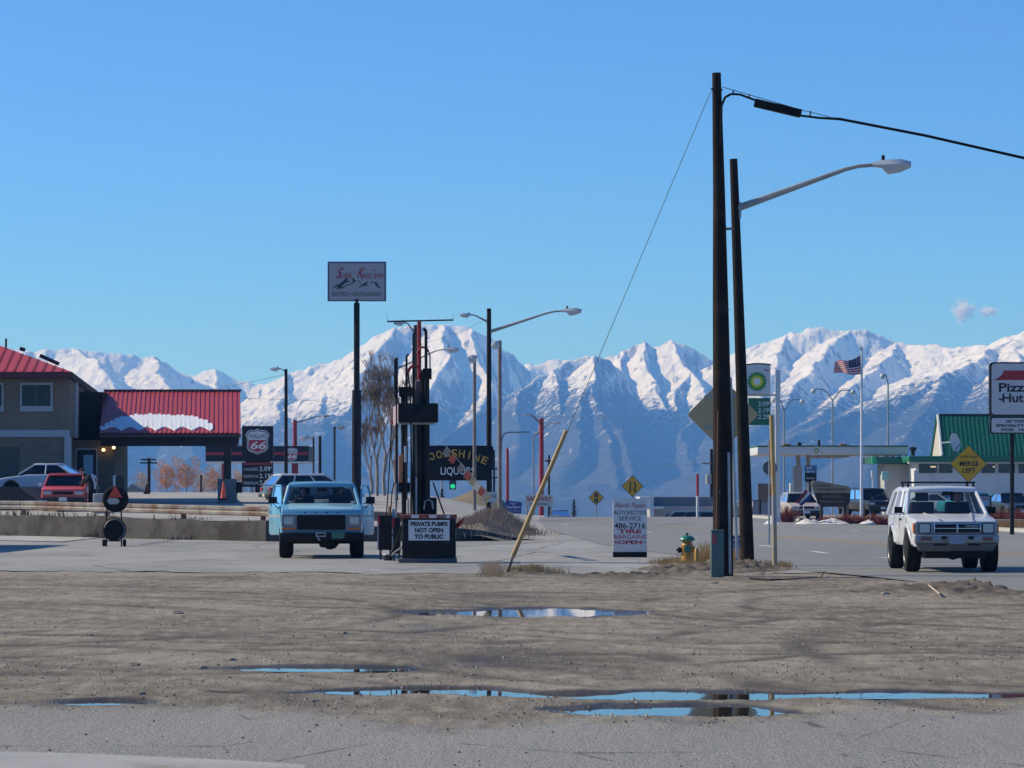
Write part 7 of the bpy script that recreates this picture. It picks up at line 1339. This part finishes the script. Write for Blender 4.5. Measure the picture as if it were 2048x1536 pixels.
def blades(mb, x, y, z, n, sx, sy, h, w=0.006, lean=0.5):
    for _ in range(n):
        px, py = x+rnd.gauss(0, sx), y+rnd.gauss(0, sy); hh = h*rnd.uniform(0.4, 1.2); a = rnd.uniform(0, 6.28); l = rnd.uniform(0.1, lean)*hh; dx, dy = math.cos(a)*l, math.sin(a)*l; ww = w*rnd.uniform(0.6, 1.4)
        zz = z(px, py) if callable(z) else z
        mb.add([(px-ww, py, zz-0.02), (px+ww, py, zz-0.02), (px+dx*0.5+ww*0.7, py+dy*0.5, zz+hh*0.6), (px+dx*0.5-ww*0.7, py+dy*0.5, zz+hh*0.6), (px+dx, py+dy, zz+hh)], [(0,1,2,3), (3,2,4)])
gA, gB, gC, gD = MB(), MB(), MB(), MB()
for px, py, n, sx, h in ((985,1150,420,0.10,0.26), (1040,1147,160,0.16,0.14), (1070,1149,160,0.12,0.12), (1105,1149,120,0.14,0.12), (1000,1153,100,0.2,0.07)):
    q = G(px, py); blades(gA if px != 985 else gB, q.x, q.y, gz(q.x, q.y), n, sx, 0.25, h, 0.005, 0.7)
for px, py, n, sx, h in ((1335,1128,260,0.22,0.10), (1375,1130,420,0.28,0.13), (1405,1126,380,0.13,0.26), (1412,1122,140,0.10,0.45), (1470,1120,200,0.12,0.28), (1500,1130,160,0.3,0.12), (1560,1137,160,0.14,0.12), (1345,1122,120,0.2,0.09), (1390,1118,160,0.2,0.2)):
    q = G(px, py); blades(gA, q.x, q.y, gz(q.x, q.y), n, sx, 0.6, h, 0.006, 0.6)
mzf = lambda x, y: float(mound_z(np.array(x), np.array(y)))
blades(gC, -0.5, 113, mzf, 3000, 1.0, 4.2, 0.30, 0.012, 0.9); blades(gC, -1.2, 101.5, mzf, 700, 1.2, 1.6, 0.20, 0.012, 0.9)
for k in range(14):
    x = rnd.uniform(-30, -1.5); y = float(wall_y(x))+rnd.uniform(0.2, 0.9); blades(gD, x, y, gz(x, y), rnd.randint(8, 40), 0.4, 0.2, rnd.choice((0.1, 0.15, 0.22)), 0.012, 0.8)
for k in range(12):
    x = rnd.uniform(-30, -1.5); y = float(wall_y(x))-0.25; blades(gD, x, y, 0.03, rnd.randint(15, 50), 0.4, 0.1, rnd.choice((0.1, 0.2, 0.3)), 0.012, 0.8)
for k in range(26): q = Vector((WX(rnd.uniform(1995, 2150), 124), 124.5, 0.155)); blades(gA, q.x, q.y, 0.15, 90, 0.4, 0.6, 0.3, 0.012, 0.8)
for mb, nm, m in ((gD, 'wall_weeds', mat('dark_weeds', (0.10, 0.07, 0.045), 0.95, var=0.4, scale=2)), (gA, 'dry_grass', mat('straw', (0.62, 0.37, 0.13), 0.9, var=0.3, scale=3)), (gB, 'pale_grass_tuft', mat('pale_straw', (0.68, 0.50, 0.30), 0.9, var=0.25, scale=3)), (gC, 'dry_weeds', mat('brown_weeds', (0.40, 0.275, 0.18), 0.95, var=0.35, scale=2))):
    o = mb.build(nm, m, fix=False); o['kind'] = 'stuff'
shm = mat('red_twigs', (0.22, 0.06, 0.05), 0.9, var=0.3, scale=2)
for i, (px, Y, w, h, lab) in enumerate(((1575, 158, 0.75, 1.0, 'reddish leafless shrub left of the cream car'), (1690, 150, 0.7, 0.62, 'reddish shrub under the ranger station sign, left one'), (1712, 152, 0.8, 0.55, 'reddish shrub at the foot of the flag pole'), (1742, 150, 0.7, 0.62, 'reddish shrub in front of the black sport utility car'), (1765, 146, 0.6, 0.5, 'low brown shrub left of the white truck'), (1655, 151, 0.7, 0.45, 'low reddish shrub in front of the cream car'), (2000, 140, 0.9, 0.75, 'red shrub left of the restaurant sign pole'), (2042, 138, 0.9, 0.8, 'red shrub right of the restaurant sign pole'))):
    b = base_at(px, Y); s_ = thing('shrub', lab, 'shrub', b, 0, 'reddish shrubs beyond the street'); mb = MB()
    for k in range(230):
        a = rnd.uniform(0, 6.28); r_ = rnd.random()**0.6*w; hh = h*rnd.uniform(0.5, 1.0)*(1-0.45*(r_/w)**2); p = b+Vector((math.cos(a)*r_*0.25, math.sin(a)*r_*0.25, -0.05)); e = b+Vector((math.cos(a)*r_, math.sin(a)*r_, hh)); mb.tube([p, p.lerp(e, 0.55)+Vector((0,0,hh*0.12)), e], [0.014, 0.010, 0.005], 3, cap=False)
    wp(mb, 'twigs', shm, s_, fix=False)
# snow left along the far kerb
for i, (px, py, w, lab) in enumerate(((1618, 1039, 30, 'dirty snow bank on the far kerb below the cream car'), (1665, 1041, 34, 'long dirty snow bank below the ranger station sign'), (1745, 1045, 26, 'dirty snow heap on the far kerb left of the white truck'), (1545, 1037, 18, 'small snow heap on the kerb near the round sign'))):
    Y = 148-0.0*i; X = WX(px, Y); hw = w/FPX*Y; xs3 = np.linspace(-1, 1, 26); ys3 = np.linspace(-1, 1, 14); Xs, Ys = np.meshgrid(X+xs3*hw, Y+ys3*1.2); rr_ = np.hypot((Xs-X)/hw, (Ys-Y)/1.2)
    o = raw_grid('snow_bank', Xs, Ys, 0.05+0.30*np.clip(1-rr_**2, 0, 1)*(0.6+0.7*fbm(Xs*1.2+i*9, Ys, 3, 111)), mat('dirty_snow', (0.62, 0.60, 0.57), 0.9, var=0.25, scale=1.5, dirt=(0.3, 0.26, 0.22), dscale=0.8), kind=None); tag(o, lab, 'snow bank', 'snow banks along the far kerb')
sn = MB()
for k in range(6):
    px = 750+k*9; p = P(px, 1002+rnd.uniform(-2, 2), 176); sn.lathe([(0.5,-0.3),(0.42,0.0),(0.2,0.12),(0.0,0.14)], p, 9)
o = sn.build('snow_remnant', MATS['dirty_snow'], smooth=True); tag(o, 'remains of snow lying at the foot of the bare trees', 'snow', kind='stuff')
# stones: loose gravel as one mass, the larger ones singly
def stone(mb, c, r, squash=0.6):
    vs = []; ph = rnd.uniform(0, 6)
    for k, (z, q) in enumerate(((-0.6, 0.7), (0.05, 1.0), (0.6, 0.65))):
        for j in range(6): a = j*math.pi/3+ph+k*0.3; rr_ = r*q*rnd.uniform(0.75, 1.2); vs.append((c[0]+rr_*math.cos(a), c[1]+rr_*math.sin(a), c[2]+z*r*squash))
    vs.append((c[0], c[1], c[2]+r*squash*0.85)); fs = []
    for k in range(2):
        for j in range(6): fs.append((k*6+j, k*6+(j+1) % 6, (k+1)*6+(j+1) % 6, (k+1)*6+j))
    for j in range(6): fs.append((12+j, 12+(j+1) % 6, 18))
    mb.add(vs, fs)
def pebble(mb, x, y, z, r):
    a = rnd.uniform(0, 6.28); vs = [(x+r*rnd.uniform(0.7, 1.3)*math.cos(a+k*1.5708), y+r*rnd.uniform(0.7, 1.3)*math.sin(a+k*1.5708), z-0.2*r) for k in range(4)]
    vs.append((x+rnd.uniform(-.4, .4)*r, y+rnd.uniform(-.4, .4)*r, z+r*rnd.uniform(0.5, 0.95))); mb.add(vs, [(0,1,4), (1,2,4), (2,3,4), (3,0,4)])
N_g = 24000; gx = np.random.default_rng(5).uniform(-8.5, 9.5, N_g); gpy = np.random.default_rng(6).uniform(1150, 1535, N_g); gy = FPX*HEYE/(gpy-HY); gx = np.random.default_rng(7).uniform(-60, 2110, N_g); gx = (gx-CX)/FPX*gy
keep = (puddle_mask(gx[None], gy[None])[0] < 0.35) & (gx < road_l(gy)-0.1) & (asphalt_mask(gx[None], gy[None])[0] < np.random.default_rng(9).uniform(0.0, 1.08, N_g)) & (noise(gx*0.7, gy*0.5, 121)+0.25 > np.random.default_rng(8).uniform(-0.3, 0.7, N_g)); gzv = dirt_z(gx[None], gy[None])[0]
gr1, gr2 = MB(), MB()
for x, y, z, k in zip(gx, gy, gzv, keep):
    if k: pebble(gr1 if rnd.random() < 0.5 else gr2, x, y, z, 0.004+0.015*rnd.random()**4+0.00012*y)
for mb, m in ((gr1, mat('gravel_dark', (0.11, 0.095, 0.08), 0.95, var=0.3, scale=6)), (gr2, mat('gravel_pale', (0.34, 0.30, 0.25), 0.95, var=0.3, scale=6))): o = mb.build('gravel', m, fix=False); o['kind'] = 'stuff'
stm = mat('field_stone', (0.23, 0.20, 0.165), 0.95, var=0.3, scale=6)
for px, py, r_, lab in ((686,1268,0.085,'dark angular stone alone on the dirt below the blue truck'), (356,1226,0.10,'flat pale stone in the left part of the dirt lot'), (300,1216,0.07,'low stone left of the flat pale stone'), (270,1329,0.075,'dark stone left of the left puddle'), (405,1335,0.07,'round stone in the wet strip left of the puddle'), (462,1321,0.075,'brown stone just above the start of the left puddle'), (283,1391,0.06,'stone at the right end of the lower left puddle'), (718,1335,0.045,'small stone standing in the left puddle'), (1312,1276,0.05,'small dark stone in the middle right of the dirt lot'), (1770,1190,0.13,'pale flat rock near the broken berm'), (945,1348,0.045,'small black lump in the dirt below the middle puddle'), (180,1271,0.06,'dark stone in the left gravel patch'), (625,1402,0.05,'small stone above the cracked asphalt'), (1050,1150,0.07,'whitish stone in the tufts at the guy wire'), (1430,1166,0.09,'whitish stone below the green pedestal')):
    q = G(px, py); q.z = float(dirt_z(np.array([[q.x]]), np.array([[q.y]]))[0, 0]); mb = MB(); stone(mb, (0, 0, r_*0.08), r_*0.78, 0.5); o = mb.build('stone', stm); o.location = q; tag(o, lab, 'stone', 'larger stones on the dirt lot')
bq = [(1500,1160),(1540,1162),(1600,1160),(1642,1158)]; mb = MB(); mb.tube([G(a, b)+Vector((0,0,gz(*G(a, b).xy)+0.03)) for a, b in bq], [0.02,0.018,0.012,0.006], 6); mb.tube([G(1642,1158)+Vector((0,0,.03)), G(1650,1150)+Vector((0,0,.08))], [0.012,0.005], 5); tag(mb.build('fallen_branch', 'weathered_wood', smooth=True), 'thin dark branch lying on the dirt right of the poles', 'branch')
q1, q2 = G(1858, 1183), G(1880, 1196); mb = MB(); mb.tube([q1+Vector((0,0,.10)), q2+Vector((0,0,.06))], 0.016, 5); tag(mb.build('stick', mat('pale_wood', (0.42, 0.33, 0.25), 0.8)), 'short pale stick of wood on the broken berm', 'stick')
# workshop just outside the frame, whose shadow crosses the pavement at the left
wk = thing('workshop_building', 'plain grey workshop standing left of the forecourt', 'building', (-23, 86, 0.012)); wp(MB().box(-28, -18.3, 80.5, 91.5, -0.1, 3.3), 'wall', 'white_wall', wk); wp(MB().prism([(-28.4, 3.3), (-18.0, 3.3), (-18.0, 3.5), (-28.4, 4.1)], 'Y', 80.2, 91.8), 'roof', gpan, wk)
for x0 in (-27.2, -23.0): d_ = wp(MB().box(x0, x0+3.2, 80.43, 80.5, 0.0, 2.6), 'garage_door', 'grey_paint', wk); sub(MB().box(x0+0.4, x0+2.8, 80.41, 80.43, 1.7, 2.1), 'pane', 'night_glass', d_, wk)
wp(MB().box(-18.3, -18.24, 84, 85, 0, 2.1), 'door', 'grey_paint', wk)
hz = MB().box(-9500, 9500, -350, 13500, -64, 660).build('haze', mat('haze_air', (1,1,1)), None)
m = bpy.data.materials.new('haze_volume'); m.use_nodes = True; n = m.node_tree; n.nodes.clear()
pv = n.nodes.new('ShaderNodeVolumePrincipled'); pv.inputs['Color'].default_value = (0.16, 0.42, 1.0, 1); pv.inputs['Absorption Color'].default_value = (0.75, 0.75, 0.75, 1); pv.inputs['Density'].default_value = 1.35e-4; pv.inputs['Anisotropy'].default_value = 0.1
mo = n.nodes.new('ShaderNodeOutputMaterial'); n.links.new(pv.outputs[0], mo.inputs[1])
hz.data.materials.clear(); hz.data.materials.append(m); hz['kind'] = 'stuff'; MATS['haze_volume'] = m

# ---- two wisps of cloud above the right-hand massif, far beyond the air box
m = bpy.data.materials.new('cloud_vapour'); m.use_nodes = True; n = m.node_tree; n.nodes.clear(); MATS['cloud_vapour'] = m
pv = n.nodes.new('ShaderNodeVolumePrincipled'); pv.inputs['Color'].default_value = (1, 1, 1, 1); pv.inputs['Anisotropy'].default_value = 0.0
tc = n.nodes.new('ShaderNodeTexCoord'); nz = n.nodes.new('ShaderNodeTexNoise'); nz.inputs['Scale'].default_value = 2.4; nz.inputs['Detail'].default_value = 4; nz.inputs['Distortion'].default_value = 0.8; n.links.new(tc.outputs['Object'], nz.inputs['Vector'])
ln = n.nodes.new('ShaderNodeVectorMath'); ln.operation = 'LENGTH'; n.links.new(tc.outputs['Object'], ln.inputs[0])
f1 = n.nodes.new('ShaderNodeMapRange'); f1.inputs[1].default_value = 0.25; f1.inputs[2].default_value = 1.0; f1.inputs[3].default_value = 0.16; f1.inputs[4].default_value = -0.18; n.links.new(ln.outputs['Value'], f1.inputs[0])
ad = n.nodes.new('ShaderNodeMath'); ad.operation = 'ADD'; n.links.new(nz.outputs['Fac'], ad.inputs[0]); n.links.new(f1.outputs[0], ad.inputs[1])
f2 = n.nodes.new('ShaderNodeMapRange'); f2.inputs[1].default_value = 0.46; f2.inputs[2].default_value = 0.75; f2.inputs[4].default_value = 0.05; n.links.new(ad.outputs[0], f2.inputs[0])
n.links.new(f2.outputs[0], pv.inputs['Density']); mo = n.nodes.new('ShaderNodeOutputMaterial'); n.links.new(pv.outputs[0], mo.inputs[1])
for px, py, rx, rz, lab in ((1926, 622, 30, 32, 'larger faint wisp of cloud above the right-hand massif'), (1976, 623, 26, 14, 'smaller faint wisp of cloud right of the other wisp')):
    D = 20000.0; s = D/FPX; o = MB().lathe([(0.01,-1),(0.5,-0.87),(0.87,-0.5),(1,0),(0.87,0.5),(0.5,0.87),(0.01,1)], (0,0,0), 14).build('cloud', m, smooth=True); o.location = P(px, py, D); o.scale = (rx*s, 120, rz*s); tag(o, lab, 'cloud', 'faint wisps of cloud')
